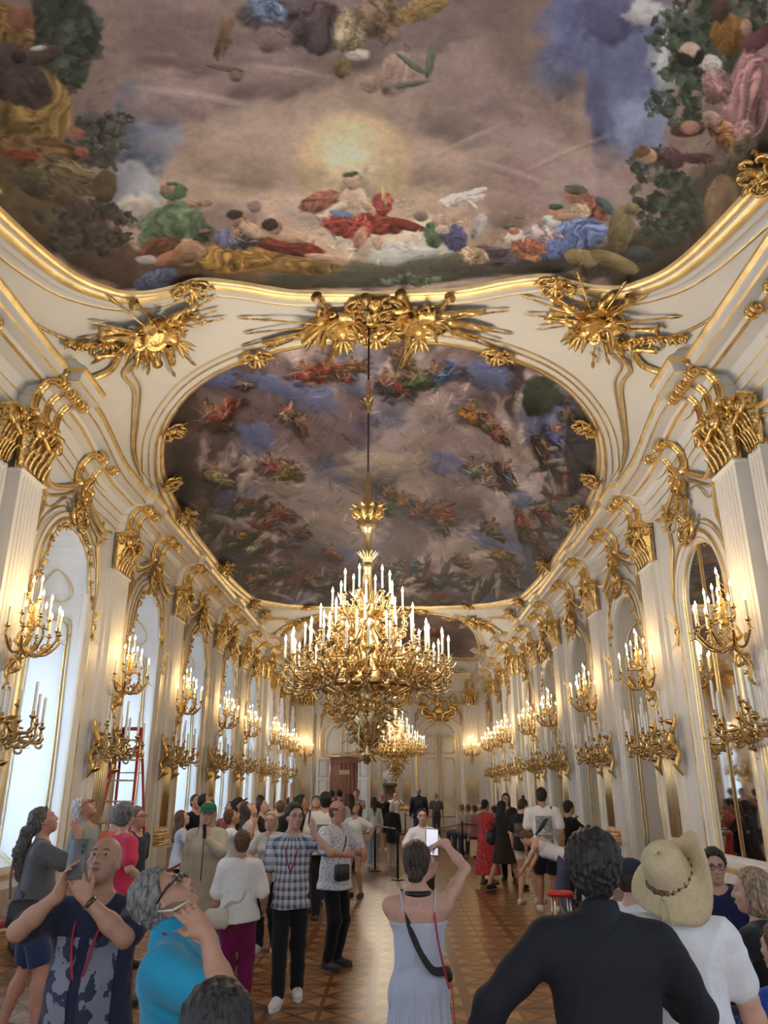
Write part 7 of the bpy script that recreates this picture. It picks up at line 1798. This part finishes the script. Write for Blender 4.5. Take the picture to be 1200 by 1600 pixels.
# ---- dark jacket man
def ex_jac(b, sk):
    n = sk['neck']; V, F = implicit([cone(n+V3(0, -.015, -.06), n+V3(0, -.012, .040), .084, .072, .02), cone(n+V3(0, 0, -.2), n+V3(0, .0, .2), .060, .062, .006, 's')], .007); mesh_np('collar', V, F, simple('black_jacket_cloth', (.005, .007, .012), .85), b)
P_('man with dark curly hair in a black jacket, seen from behind at lower right', 925, 1304, 3.1, -.12, skin='olive', build=1.0, lod=0, hair=('black', 'curly'), head=(6, -14, 0), lower=False, top=('jacket', (.01, .012, .02), simple('black_jacket_cloth', (.005, .007, .012), .85), -.16),
   L={'w': (-.27, .02, -.43), 'pole': (-1, -.5, .2), 'f': (.7, .5, -.3)}, R={'w': (.06, .34, -.22), 'pole': (.6, -.5, -.6)}, extras=ex_jac)
# ---- straw hat woman
def ex_hat(b, sk):
    hc, hd, s = sk['hc'], sk['hd'], sk['s']
    straw = mat('woven_straw', (.66, .53, .32), .75, var=.08, vscale=60); N = straw.node_tree.nodes; L = straw.node_tree.links
    tc = N.new('ShaderNodeTexCoord'); gr = N.new('ShaderNodeVectorMath'); gr.operation = 'LENGTH'; L.new(tc.outputs['Object'], gr.inputs[0])
    w = N.new('ShaderNodeMath'); w.operation = 'SINE'; m2 = N.new('ShaderNodeMath'); m2.operation = 'MULTIPLY'; m2.inputs[1].default_value = 1500; L.new(gr.outputs['Value'], m2.inputs[0]); L.new(m2.outputs[0], w.inputs[0])
    bp = N.new('ShaderNodeBump'); bp.inputs['Strength'].default_value = .5; bp.inputs['Distance'].default_value = .003; L.new(w.outputs[0], bp.inputs['Height']); L.new(bp.outputs['Normal'], N['Principled BSDF'].inputs['Normal'])
    R = rotm(-.1, R2(46), R2(-20)); o0 = hc+hd@V3(0, -.02, .045)
    n = 56; rings = []
    prof = [(.004, .115), (.035, .114), (.065, .106), (.082, .085), (.089, .05), (.094, .01), (.098, -.01), (.108, -.02), (.125, -.03), (.145, -.042), (.165, -.056), (.182, -.07)]
    for r, z in prof:
        ring = []
        for j in range(n):
            a = 2*PI*j/n; k = max(0, (r-.098)/.084)
            wv = k*(.045*math.sin(a*2+.6)+.018*math.sin(a*3+1.2)); side = k*.11*max(0, math.cos(a-.25))**2
            ring.append(tuple(o0+R@V3(r*math.cos(a)*1.0*s, r*1.08*math.sin(a)*s, (z+wv+side)*s)))
        rings.append(ring)
    mb = MB(); mb.loft(rings); h = mb.build('sun_hat', straw, b); md = h.modifiers.new('t', 'SOLIDIFY'); md.thickness = .004
    mb = MB(); cord = [tuple(o0+R@V3(.098*math.cos(a)*s, .106*math.sin(a)*s, .000+.004*math.sin(a*9))) for a in [2*PI*k/60 for k in range(61)]]; mb.tube(cord, .0045, 6); mb.build('hat_cord', simple('straw_cord', (.30, .20, .11), .7), h)
    mb = MB()
    for k in range(0, 60, 3):
        if 30 < k < 60 or k < 12: mb.ell(cord[k], .0075, 8, 6)
    mb.build('hat_beads', simple('dark_beads', (.06, .025, .015), .3), h)
    mb = MB()
    e = o0+R@V3(-.05*s, -.11*s, -.01)
    mb.tube(cat([e, e+V3(-.008, -.035, -.03), e+V3(-.012, -.05, -.10), e+V3(.004, -.045, -.15)], 5), .003, 5); mb.tube(cat([e, e+V3(.015, -.035, -.03), e+V3(.018, -.05, -.09), e+V3(.02, -.045, -.13)], 5), .003, 5); mb.build('hat_ribbon', straw, h)
    ch = sk['chest']; pl = sk['pel']; g = simple('sage_webbing', (.28, .29, .22), .8)
    strap(b, [sk['shL']+V3(.085, .06, .04), sk['shL']+V3(.085, -.03, .078), ch+V3(-.065, -.138, .03), ch+V3(.04, -.150, -.14), pl+V3(.13, -.158, .12), pl+V3(.22, -.08, .0), pl+V3(.23, .05, -.05)], .021, g, 'x', 'crossbody_strap', up=(0, -1, 0))
    mb = MB(); c = ch+V3(-.065, -.148, .035); mb.tube([c+V3(-.028, 0, .018), c+V3(.02, 0, .03), c+V3(.03, -.003, -.016), c+V3(-.018, -.003, -.028), c+V3(-.028, 0, .018)], .0035, 6); mb.build('buckle', simple('steel_buckle', (.7, .7, .7), .25, metal=1), b)
hatw = P_('woman in a white t-shirt and wide straw sun hat, seen from behind', 1036, 1322, 3.6, -.1, fem=True, skin='fair', build=1.34, lod=0, hair=('lbrown', 'bob'), head=(30, -5, 0), lower=False, top=('tee', (.74, .74, .76), None, -.16), R={'w': (.16, .10, -.45), 'pole': (.8, -.7, 0)}, L={'w': (-.02, .22, -.40), 'pole': (-.5, -.5, 0)}, extras=ex_hat)
# ---- right hand seated people
def ex_seat(b, sk):
    lanyard(b, sk, (.40, .02, .05), -.15); ch = sk['chest']; s = sk['s']
    mb = MB(); mb.lathe([(.07, 0), (.068, .006), (.02, .008)], 20); mb2 = MB(); mb2.add([(ch[0]+v[0], ch[1]+.150*s+.004-abs(v[0])*.12, ch[2]-.03+v[1]) for v in mb.v], mb.f); mb2.build('chest_emblem', simple('red_emblem', (.30, .02, .05), .8), b)
    mb = MB(); n = sk['neck']; V, F = implicit([cone(n+V3(-.09, -.045, .0), n+V3(.09, -.045, .0), .048, .048, .03), cone(n+V3(-.1, -.02, .0), n+V3(-.06, .08, -.05), .04, .03, .03), cone(n+V3(.1, -.02, .0), n+V3(.06, .08, -.05), .04, .03, .03)], .012); mesh_np('hood', V, F, cloth((.012, .018, .06)), b)
P_('seated dark haired man in a navy hoodie and black glasses below the mirror', 1113, 1331, 7.0, PI-.45, sit=True, skin='fair', build=1.35, belly=.05, lod=0, vox=.009, hair=('black', 'thick'), glasses='thick', top=('hoodie', (.012, .018, .06)), bottom=('trousers', (.03, .03, .04)), shoes=(.03, .03, .03), head=(-2, 12, 0),
   R={'w': (.02, .30, -.30), 'pole': (.8, -.4, -.3)}, L={'w': (.05, .30, -.32), 'pole': (-.8, -.4, -.3)}, extras=ex_seat)
P_('seated woman with streaked blonde hair and a dark top at the right edge', 1176, 1358, 5.35, .75, sit=True, fem=True, skin='fair', build=1.1, lod=0, vox=.009, hair=((.26, .18, .11), 'bob'), head=(0, 15, 0), top=('tee', (.018, .018, .022)), bottom=('trousers', (.02, .03, .10)), R={'w': (.06, .30, -.30), 'pole': (.6, -.6, 0)}, L={'w': (-.05, .32, -.28), 'pole': (-.6, -.6, 0), 'fine': 1}, extras=lambda b, sk: lanyard(b, sk, (.42, .02, .05), -.1))
def ex_crutch(b, sk):
    w = sk['wrL']; a = b.rotation_euler[2]
    mb = MB(); bl = simple('blue_crutch', (.02, .10, .42), .35); 
    t = thing('crutch', 'blue forearm crutch standing upright in the hand of the person in a blue jacket', 'crutch')
    wp = world_of(b, w+sk['fL']*.07); t.location = (wp[0], wp[1], 0)
    mb.tube([(0, 0, .02), (0, 0, .70)], .011, 8); mb.build('shaft', simple('crutch_tube', (.6, .65, .7), .3, metal=1), t)
    mb = MB(); mb.tube([(0, 0, .62), (0, 0, .96)], .014, 8); mb.tube([(0, 0, .78), (.0, -.12, .80)], .016, 8); mb.build('handle', bl, t)
    mb = MB(); mb.loft([[(r*math.cos(q), r*math.sin(q)*.9-.01, z) for q in [PI*.1+PI*.8*k/10*2 for k in range(11)]] for r, z in ((.035, .94), (.05, 1.0), (.055, 1.06))], closed=False); c = mb.build('arm_cuff', bl, t); md = c.modifiers.new('t', 'SOLIDIFY'); md.thickness = .006
    mb = MB(); mb.lathe([(.018, 0), (.02, .02), (.013, .05)], 12); mb.build('rubber_tip', simple('black_rubber', (.012, .012, .012), .5), t)
person('person in a royal blue jacket cut by the right edge, hand on a crutch', (at_y(1222, 1450, 4.3)[0], 4.3), .55, h=1.66, sit=True, fem=True, skin='fair', build=1.15, lod=0, vox=.009, hair=('brown', 'bob'), top=('jacket', (.02, .06, .32)), bottom=('trousers', (.03, .05, .15)), L={'w': (-.16, .30, -.14), 'pole': (-.8, -.3, -.8), 'f': (0, .4, -.9), 'n': (0, -1, -.4), 't': (1, 0, .3), 'grip': True}, R={'w': (.05, .25, -.35)}, extras=ex_crutch)
P_('seated person in white with a navy cap between the jacket man and straw hat', 978, 1318, 6.1, -.9, sit=True, fem=True, skin='fair', lod=1, hair=('dark', 'short'), top=('tee', (.68, .70, .74)), bottom=('trousers', (.06, .09, .20)), shoes=(.8, .8, .8), extras=lambda b, sk: cap_on(b, sk, (.012, .015, .03)))
# ---- middle distance
def ex_green(b, sk):
    cap_on(b, sk, (.015, .13, .06)); strap(b, [sk['chest']+V3(.12, .12, -.1), sk['shR']+V3(-.07, .05, .055), sk['shR']+V3(-.07, -.07, .02), sk['chest']+V3(.12, -.14, -.2)], .022, simple('bag_strap', (.02, .02, .02), .7), 'x', 'backpack_strap')
    phone(b, sk['wrL']+V3(.02, .06, .08), (0, .2, 1), (0, 1, 0), 'dark microphone like audio guide held at the chin of the person in a green cap', .04, .16, (.02, .02, .02))
    mb = MB(); w = sk['wrL']; mb.tube([w+V3(.02, .07, .02), w+V3(.02, .09, -.42)], .006, 6); mb.build('hand_cord', simple('dark_strap', (.05, .03, .025)), b)
P_('person in a green cap, glasses and loose cream overshirt, device held to the chin', 327, 1254, 9.6, PI+.05, fem=True, skin='fair', lod=1, vox=.010, glasses='thick', hair=('blonde', 'long'), top=('overshirt', (.56, .50, .38)), bottom=('trousers', (.06, .08, .11)), L={'w': (.13, .20, -.02), 'pole': (-.9, 0, -.8), 'f': (.1, .1, 1), 'n': (.2, -1, 0), 'grip': True}, extras=ex_green)
def ex_blouse(b, sk):
    st = simple('beige_strap', (.50, .40, .30), .7); strap(b, [sk['shR']+V3(-.07, .05, .03), sk['shR']+V3(-.07, -.03, .065), sk['chest']+V3(.05, -.13, -.12), sk['pel']+V3(-.06, -.15, .12), sk['pel']+V3(-.16, -.08, .02)], .017, st, 'x', 'crossbody_strap', up=(0, -1, 0))
    mb = MB(); p = sk['pel']+V3(-.15, -.14, .0); mb.bbox(p[0]-.13, p[0]+.09, p[1]-.045, p[1]+.035, p[2]-.09, p[2]+.08, .03); own(mb, 'handbag', simple('cream_leather', (.60, .54, .42), .5), b, 'cream leather handbag at the left hip of the woman in magenta trousers', 'bag')
P_('short dark haired woman in a white blouse and magenta trousers, back to the camera', 379, 1299, 7.95, .05, fem=True, skin='tan', build=1.15, lod=1, vox=.010, hair=('brown', 'thick'), head=(5, 10, 0), top=('blouse', (.74, .72, .66)), bottom=('trousers', (.17, .008, .07)), shoes=(.6, .58, .55), L={'w': (-.08, .05, -.46)}, R={'w': (.08, .1, -.40)}, extras=ex_blouse)
P_('blonde woman with a bob and glasses in a pale grey top and black trousers', 425, 1268, 10.9, PI-.15, fem=True, skin='fair', build=1.1, lod=1, hair=('blonde', 'bob'), glasses='thin', top=('tee', (.56, .54, .52)), bottom=('trousers', (.015, .017, .03)), shoes=(.75, .75, .75), R={'w': (-.02, .22, -.30), 'pole': (.8, -.5, 0)}, extras=lambda b, sk: strap(b, [sk['shL']+V3(.08, .0, .05), sk['chest']+V3(-.03, .15, .0), sk['chest']+V3(.10, .13, -.22)], .006, simple('bag_strap', (.02, .02, .02), .7), 'x'))
def ex_plaid(b, sk):
    lanyard(b, sk, (.30, .015, .03), -.14); phone(b, sk['wrL']+V3(.035, .03, .13), (-.1, .1, 1), (.9, .5, 0), 'white audio guide held to the ear of the man in the plaid shirt', .05, .16, (.62, .58, .52))
    mb = MB()
    for k in range(6): mb.ell(sk['chest']+V3(0, .148, .0-.07*k), .006, 8, 5)
    mb.build('shirt_buttons', simple('white_button', (.8, .8, .8), .4), b)
P_('young man in a blue plaid shirt and black trousers walking towards the camera', 460, 1256, 8.5, PI+.02, skin='fair', lod=1, vox=.009, hair=('black', 'thick'), glasses='thin', head=(0, 28, 0), top=('shirt', (.66, .66, .68), cloth((.60, .62, .66), 'plaid', c2=(.015, .022, .09))), bottom=('trousers', (.012, .013, .017)), shoes=(.8, .8, .8),
   L={'w': (-.02, .20, .10), 'pole': (-1, .2, -1), 'f': (-.05, .05, 1), 'n': (.8, -.4, 0), 't': (0, 1, .2), 'grip': True}, R={'w': (.06, .02, -.52)}, legs={'R': (.07, .22, .085), 'L': (-.07, -.16, .10)}, extras=ex_plaid)
def ex_patt(b, sk):
    strap(b, [sk['shL']+V3(.06, -.02, .06), sk['chest']+V3(-.02, .15, .05), sk['pel']+V3(.12, .15, .14)], .006, simple('bag_strap', (.02, .02, .02), .7), 'x')
    mb = MB(); p = sk['pel']+V3(.10, .17, .05); mb.bbox(p[0]-.12, p[0]+.08, p[1]-.04, p[1]+.05, p[2]-.09, p[2]+.09, .02); own(mb, 'shoulder_bag', simple('black_leather', (.025, .025, .03), .5), b, 'small black shoulder bag before the man in the white dotted shirt', 'bag')
P_('balding man in rimless glasses and a white dotted shirt holding an audio guide', 525, 1250, 10.0, PI+.95, skin='pink', build=1.1, belly=.03, lod=1, vox=.010, hair=('lbrown', 'short'), bald=1, glasses='thin', head=(-4, 12, 0), top=('shirt', (.74, .74, .76), cloth((.74, .74, .77), 'dots', c2=(.25, .28, .38))), bottom=('trousers', (.010, .011, .015)), shoes=(.03, .03, .035), R={'w': (-.03, .30, -.22), 'pole': (.8, -.5, 0), 'f': (-.4, .7, .1)}, L={'w': (.02, .3, -.26), 'pole': (-.7, -.5, 0)}, extras=ex_patt)
P_('woman with long dark wavy hair, white t-shirt and denim shorts looking up', 556, 1254, 16.0, PI-.5, fem=True, skin='olive', lod=1, hair=('dark', 'wavy'), head=(40, 0, 0), top=('tee', (.74, .73, .72)), bottom=('hotpants', (.10, .16, .26)), shoes=(.03, .03, .035), R={'w': (.16, .02, -.30), 'pole': (1, -.6, 0)}, L={'w': (-.16, .02, -.32), 'pole': (-1, -.6, 0)})
P_('black haired man in a white t-shirt with a painted print on its back', 508, 1238, 13.4, .1, skin='olive', build=1.15, lod=1, hair=('black', 'thick'), head=(18, 10, 0), top=('tee', (.66, .62, .56)), bottom=('trousers', (.015, .015, .02)), shoes=(.05, .05, .05),
   extras=lambda b, sk: [back_print(b, sk, (.10, .16, .18), (.42, .22, .09))])
P_('slim person in a white shirt and glasses aiming a black camera at the viewer', 659, 1263, 12.4, PI+.05, fem=True, skin='fair', lod=1, vox=.010, hair=('black', 'lowbun'), glasses='thin', top=('shirt', (.72, .73, .78)), bottom=('shorts', (.02, .02, .025)), shoes=(.05, .05, .05), L={'w': (.04, .26, -.10), 'pole': (-.9, -.3, -.9), 'f': (.4, .6, .5)}, R={'w': (-.0, .26, -.14), 'pole': (.9, -.3, -.9)})
# ---- group under the left windows
LG = None
P_('woman with brown hair in a light grey t-shirt and black shorts by the window', 287, 1266, 12.6, -1.2, fem=True, skin='fair', lod=1, hair=('brown', 'long'), head=(20, 0, 0), top=('tee', (.50, .50, .54)), bottom=('hotpants', (.012, .012, .016)), shoes=(.5, .5, .5), R={'w': (.02, .26, -.05), 'pole': (.5, 0, -1)}, L={'w': (.1, .25, -.25)})
P_('young man in a navy t-shirt gazing up behind the woman in light grey', 307, 1241, 14.6, PI+1.1, lod=1, skin='fair', hair=('black', 'short'), head=(15, -20, 0), top=('tee', (.012, .015, .035)), bottom=('trousers', (.03, .03, .05)))
P_('bearded man with black hair tipping his head far back above the green cap', 329, 1238, 13.8, -PI/2, lod=1, skin='tan', hair=('black', 'thick'), head=(45, 0, 0), top=('tee', (.20, .13, .10)), bottom=('trousers', (.03, .03, .05)), beard='dark')
P_('pale faced woman with dark hair looking up between the bearded man and black cap', 358, 1252, 14.4, PI-.4, fem=True, lod=1, skin='fair', hair=('dark', 'long'), head=(30, 0, 0), top=('tee', (.35, .12, .12)), bottom=('trousers', (.05, .04, .06)))
P_('woman in a white t-shirt and blue jeans shading her eyes with a bent arm', 364, 1263, 11.6, -1.25, fem=True, lod=1, skin='tan', hair=('brown', 'short'), head=(20, 0, 0), top=('tee', (.72, .72, .74)), bottom=('trousers', (.04, .06, .16)), shoes=(.1, .09, .09), R={'w': (.03, .30, .14), 'pole': (.3, .8, -.4)})
P_('man in a black cap and black t-shirt turned to the right, looking up', 378, 1245, 13.0, -PI/2-.2, lod=1, skin='tan', hair=('black', 'short'), head=(32, 0, 0), top=('tee', (.012, .012, .015)), bottom=('trousers', (.05, .07, .13)), extras=lambda b, sk: cap_on(b, sk, (.01, .01, .014)))
P_('woman with long straight brown hair and a cream sweater gazing at the ceiling', 394, 1250, 12.2, -PI/2, fem=True, lod=1, skin='fair', hair=('dark', 'long'), head=(40, 0, 0), top=('long', (.58, .50, .44)), bottom=('trousers', (.04, .05, .09)))
P_('dark haired person in black just behind the blonde bobbed woman', 411, 1248, 14.0, -PI/2-.3, lod=2, skin='fair', hair=('dark', 'short'), head=(15, 0, 0), top=('tee', (.02, .02, .02)), bottom=('trousers', (.02, .02, .02)))
P_('person farther back with dark hair above the blonde bobbed woman', 407, 1242, 17.5, .5, lod=2, skin='fair', hair=('dark', 'short'), top=('tee', (.05, .05, .06)), bottom=('trousers', (.03, .03, .04)))
P_('person with a raised pointing arm reaching above the heads', 440, 1250, 15.5, -.4, lod=1, skin='fair', hair=('lbrown', 'short'), head=(20, 0, 0), top=('tee', (.03, .03, .04)), bottom=('trousers', (.03, .03, .04)), R={'w': (-.02, .06, .53), 'pole': (1, 0, 0), 'f': (0, 0, 1)})
P_('black haired man in a black t-shirt seen from the side, right of the plaid shirt', 474, 1243, 14.3, -PI/2-.1, lod=1, skin='tan', hair=('black', 'curly'), head=(20, 0, 0), top=('tee', (.012, .012, .015)), bottom=('trousers', (.02, .02, .03)))
P_('man with black hair facing the camera with his head tipped back', 494, 1243, 15.0, PI, lod=1, skin='fair', hair=('black', 'thick'), head=(35, 0, 0), top=('tee', (.015, .015, .02)), bottom=('trousers', (.02, .02, .03)))
for i, (x, y, Y, f, hr, st, c, lb) in enumerate(((455, 1246, 17, -1.2, 'black', 'thick', (.05, .04, .05), 'dark haired visitor in a charcoal top behind the plaid shirt man'), (519, 1234, 26, .2, 'black', 'short', (.03, .03, .03), 'small distant figure in black at the left of the open doorway'), (531, 1234, 27.5, .1, 'black', 'curly', (.05, .02, .02), 'small distant figure in maroon in the open doorway'), (541, 1239, 24, -.4, 'lbrown', 'long', (.30, .20, .18), 'distant long haired woman in a dusky top photographing by the doorway'), (548, 1241, 20.5, .3, 'dark', 'wavy', (.55, .50, .48), 'long haired figure in pale cream behind the looking up woman in shorts'))):
    P_(lb, x, y, Y, f, lod=2, skin='fair', fem=st in ('long', 'wavy'), hair=(hr, st), top=('tee', c), bottom=('trousers', (.03, .03, .04)))
# ---- far end
P_('distant man in a grey shirt photographing beside the open door leaf', 557, 1233, 25.0, PI-.2, lod=2, skin='fair', hair=('dark', 'short'), top=('shirt', (.30, .32, .33)), bottom=('trousers', (.05, .05, .06)), R={'w': (-.1, .3, .05), 'pole': (.8, 0, -1)}, L={'w': (.1, .3, .05), 'pole': (-.8, 0, -1)})
P_('long dark haired woman in a pale top and light jeans, back to the camera', 584, 1246, 22.2, .3, fem=True, lod=1, vox=.014, skin='fair', hair=('dark', 'wavy'), top=('long', (.62, .64, .60)), bottom=('trousers', (.30, .38, .48)), shoes=(.6, .5, .42))
P_('man in a black t-shirt and red checked shorts with a crossbody strap', 597, 1238, 27.5, PI-.1, lod=1, vox=.014, skin='pink', hair=('grey', 'short'), head=(12, 0, 0), top=('tee', (.015, .015, .02)), bottom=('shorts', (.4, .04, .06), cloth((.42, .03, .07), 'check', c2=(.08, .01, .02))), shoes=(.7, .7, .7), extras=lambda b, sk: strap(b, [sk['shL']+V3(.06, 0, .06), sk['chest']+V3(0, .15, 0), sk['pel']+V3(.15, .1, .15)], .012, simple('tan_strap', (.35, .25, .15), .7), 'x'))
P_('grey haired woman in a long black coat and pale trousers, back to the camera', 613, 1256, 22.4, -.2, fem=True, lod=1, vox=.014, skin='fair', hair=('white', 'bob'), top=('overshirt', (.02, .022, .03)), bottom=('trousers', (.45, .42, .38)), shoes=(.4, .4, .4))
P_('distant photographer in a white shirt and dark hat in front of the marble bust', 617, 1237, 31.0, PI+.2, lod=2, skin='fair', hair=('dark', 'short'), top=('shirt', (.60, .60, .60)), bottom=('trousers', (.02, .02, .02)), R={'w': (-.1, .3, .05), 'pole': (.8, 0, -1)}, L={'w': (.1, .3, .05), 'pole': (-.8, 0, -1)})
def bpack(b, sk, col):
    ch = sk['chest']; mb = MB(); mb.bbox(ch[0]-.14, ch[0]+.14, ch[1]-.26, ch[1]-.11, ch[2]-.30, ch[2]+.12, .05); mb.build('backpack', simple('backpack_cloth', col, .8), b)
P_('broad man in a navy jacket with a backpack facing the far wall', 654, 1231, 30.5, 0, lod=1, vox=.014, skin='pink', build=1.15, hair=('grey', 'short'), top=('jacket', (.015, .025, .07)), bottom=('trousers', (.05, .08, .15)), extras=lambda b, sk: bpack(b, sk, (.012, .013, .02)))
P_('person with a dark grey backpack before the closed far double door', 681, 1240, 33.5, .1, lod=1, vox=.014, skin='pink', hair=('pepper', 'thick'), top=('tee', (.06, .055, .06)), bottom=('trousers', (.05, .05, .06)), extras=lambda b, sk: bpack(b, sk, (.05, .045, .05)))
# ---- right hand group walking along the mirrors
reddr = cloth((.50, .045, .055), 'print', c2=(.60, .12, .12), sc=2)
P_('woman in a long red patterned dress with black hair tied back', 757, 1249, 18.2, -.85, fem=True, lod=1, vox=.011, skin='olive', hair=('black', 'lowbun'), top=('tee', (.5, .05, .06), reddr, .0), bottom=('dress', (.5, .05, .06), reddr, .74), shoes=(.30, .20, .14), R={'w': (.0, .26, -.24), 'pole': (.7, -.5, 0)}, L={'w': (0, .26, -.24), 'pole': (-.7, -.5, 0)})
def ex_bag(b, sk):
    mb = MB(); p = sk['pel']+V3(-.16, -.10, .12); mb.bbox(p[0]-.09, p[0]+.07, p[1]-.17, p[1]+.13, p[2]-.17, p[2]+.12, .06); own(mb, 'shoulder_bag', simple('black_leather', (.025, .025, .03), .5), b, 'large black shoulder bag behind the woman in a dark skirt', 'bag')
P_('woman in a black top and dark brown skirt stepping forward, long black hair', 783, 1252, 16.9, -1.05, fem=True, lod=1, vox=.011, skin='olive', hair=('black', 'wavy'), top=('tee', (.02, .02, .022)), bottom=('skirt', (.035, .022, .02), None, .40), shoes=(.03, .025, .025), R={'w': (.02, .2, -.36)}, legs={'R': (.08, .32, .085), 'L': (-.08, -.34, .12)}, extras=ex_bag)
P_('tall woman with long dark hair facing the camera behind the bun haired woman', 790, 1240, 18.9, PI-.2, fem=True, lod=1, vox=.011, skin='fair', hair=('dark', 'wavy'), top=('tee', (.03, .03, .035)), bottom=('trousers', (.012, .012, .015)), shoes=(.02, .02, .02))
P_('woman with a topknot, black t-shirt and cream shorts looking down', 813, 1247, 15.1, -.75, fem=True, lod=1, vox=.010, skin='fair', build=1.05, hair=('dark', 'bun'), head=(-22, -15, 0), top=('tee', (.012, .013, .017)), bottom=('hotpants', (.66, .64, .50)), shoes=(.62, .60, .58), R={'w': (.07, .22, -.38)}, legs={'R': (.11, .22, .085), 'L': (-.09, -.04, .085)}, extras=lambda b, sk: back_print(b, sk, (.10, .08, .06), (.08, .07, .06), .09, -.16, .08))
def ex_tall(b, sk):
    back_print(b, sk, (.25, .26, .27), (.20, .20, .18), .13, -.36, .08)
    strap(b, [sk['shR']+V3(-.08, .05, .05), sk['shR']+V3(-.08, -.05, .06), sk['chest']+V3(.0, -.155, -.02), sk['chest']+V3(-.14, -.12, -.22)], .03, simple('bag_strap', (.02, .02, .02), .7), 'x', 'sling_bag', .012, up=(0, -1, 0))
P_('tall man in a white printed t-shirt with a black sling bag, back to the camera', 845, 1228, 14.2, -.1, lod=1, vox=.010, skin='tan', build=1.12, hair=('black', 'short'), head=(0, -10, 0), top=('tee', (.74, .74, .76)), bottom=('shorts', (.012, .014, .03)), shoes=(.70, .68, .62), extras=ex_tall, legs={'R': (.13, -.05, .085), 'L': (-.12, .08, .085)})
P_('person in a black t-shirt holding out a phone by the mirrored wall', 887, 1252, 15.0, -1.15, lod=1, fem=True, vox=.011, skin='olive', hair=('black', 'thick'), top=('tee', (.012, .012, .015)), bottom=('trousers', (.02, .025, .05)), R={'w': (.0, .36, -.24), 'pole': (.7, -.5, -.2)}, L={'w': (.0, .22, .0), 'pole': (-.7, 0, -1)})
p = at_y(870, 1340, 13.3)
person('young woman with a brown ponytail bending forward, striped ribbon straps on her shoulders', (p[0]+.12, 13.3), 1.15, h=1.66, fem=True, skin='fair', lod=1, vox=.010, lean=1.12, hair=('brown', 'lowbun'), head=(-58, 0, 0), top=('tank', (.62, .62, .68)), bottom=('trousers', (.06, .08, .16)), shoes=(.3, .3, .3), R={'w': (.02, .25, -.46)}, L={'w': (0, .30, -.44)}, legs={'R': (.12, -.04, .085), 'L': (-.12, -.04, .085)})
# ---- seated row at the far right
for i, (x, y, Y, f, sk_, hc_, c, lb) in enumerate(((721, 1257, 27.6, .9, 'pink', 'lbrown', (.55, .48, .50), 'seated person in pale pink at the far left of the bench row'), (731, 1248, 26.8, .9, 'pink', 'dgrey', (.36, .40, .36), 'seated man in a grey green shirt leaning forward in the bench row'), (741, 1253, 25.8, .8, 'fair', 'brown', (.45, .20, .24), 'seated person in dusky rose beside the woman in the red dress'), (772, 1258, 24.3, .9, 'fair', 'dark', (.10, .14, .22), 'seated person in slate blue half hidden behind the red dress'))):
    P_(lb, x, y, Y, f, sit=True, lod=2, skin=sk_, hair=(hc_, 'short'), top=('tee', c), bottom=('trousers', (.05, .06, .09)))
# ---- chairs under the seated people
for b, sk in PEOPLE:
    lb = b['label']
    w = {'seated dark': 'under the seated man in the navy hoodie', 'seated woman': 'under the seated blonde woman', 'person in a royal': 'under the person holding the blue crutch', 'seated person in white': 'under the seated person in the navy cap'}
    for k, v in w.items():
        if lb.startswith(k):
            p = world_of(b, sk['pel']+V3(0, .02, 0)); c_ = chair('gilt legged chair with red velvet seat ' + v, p[0], p[1], b.rotation_euler[2]+PI); c_.scale = (1, 1, .84)
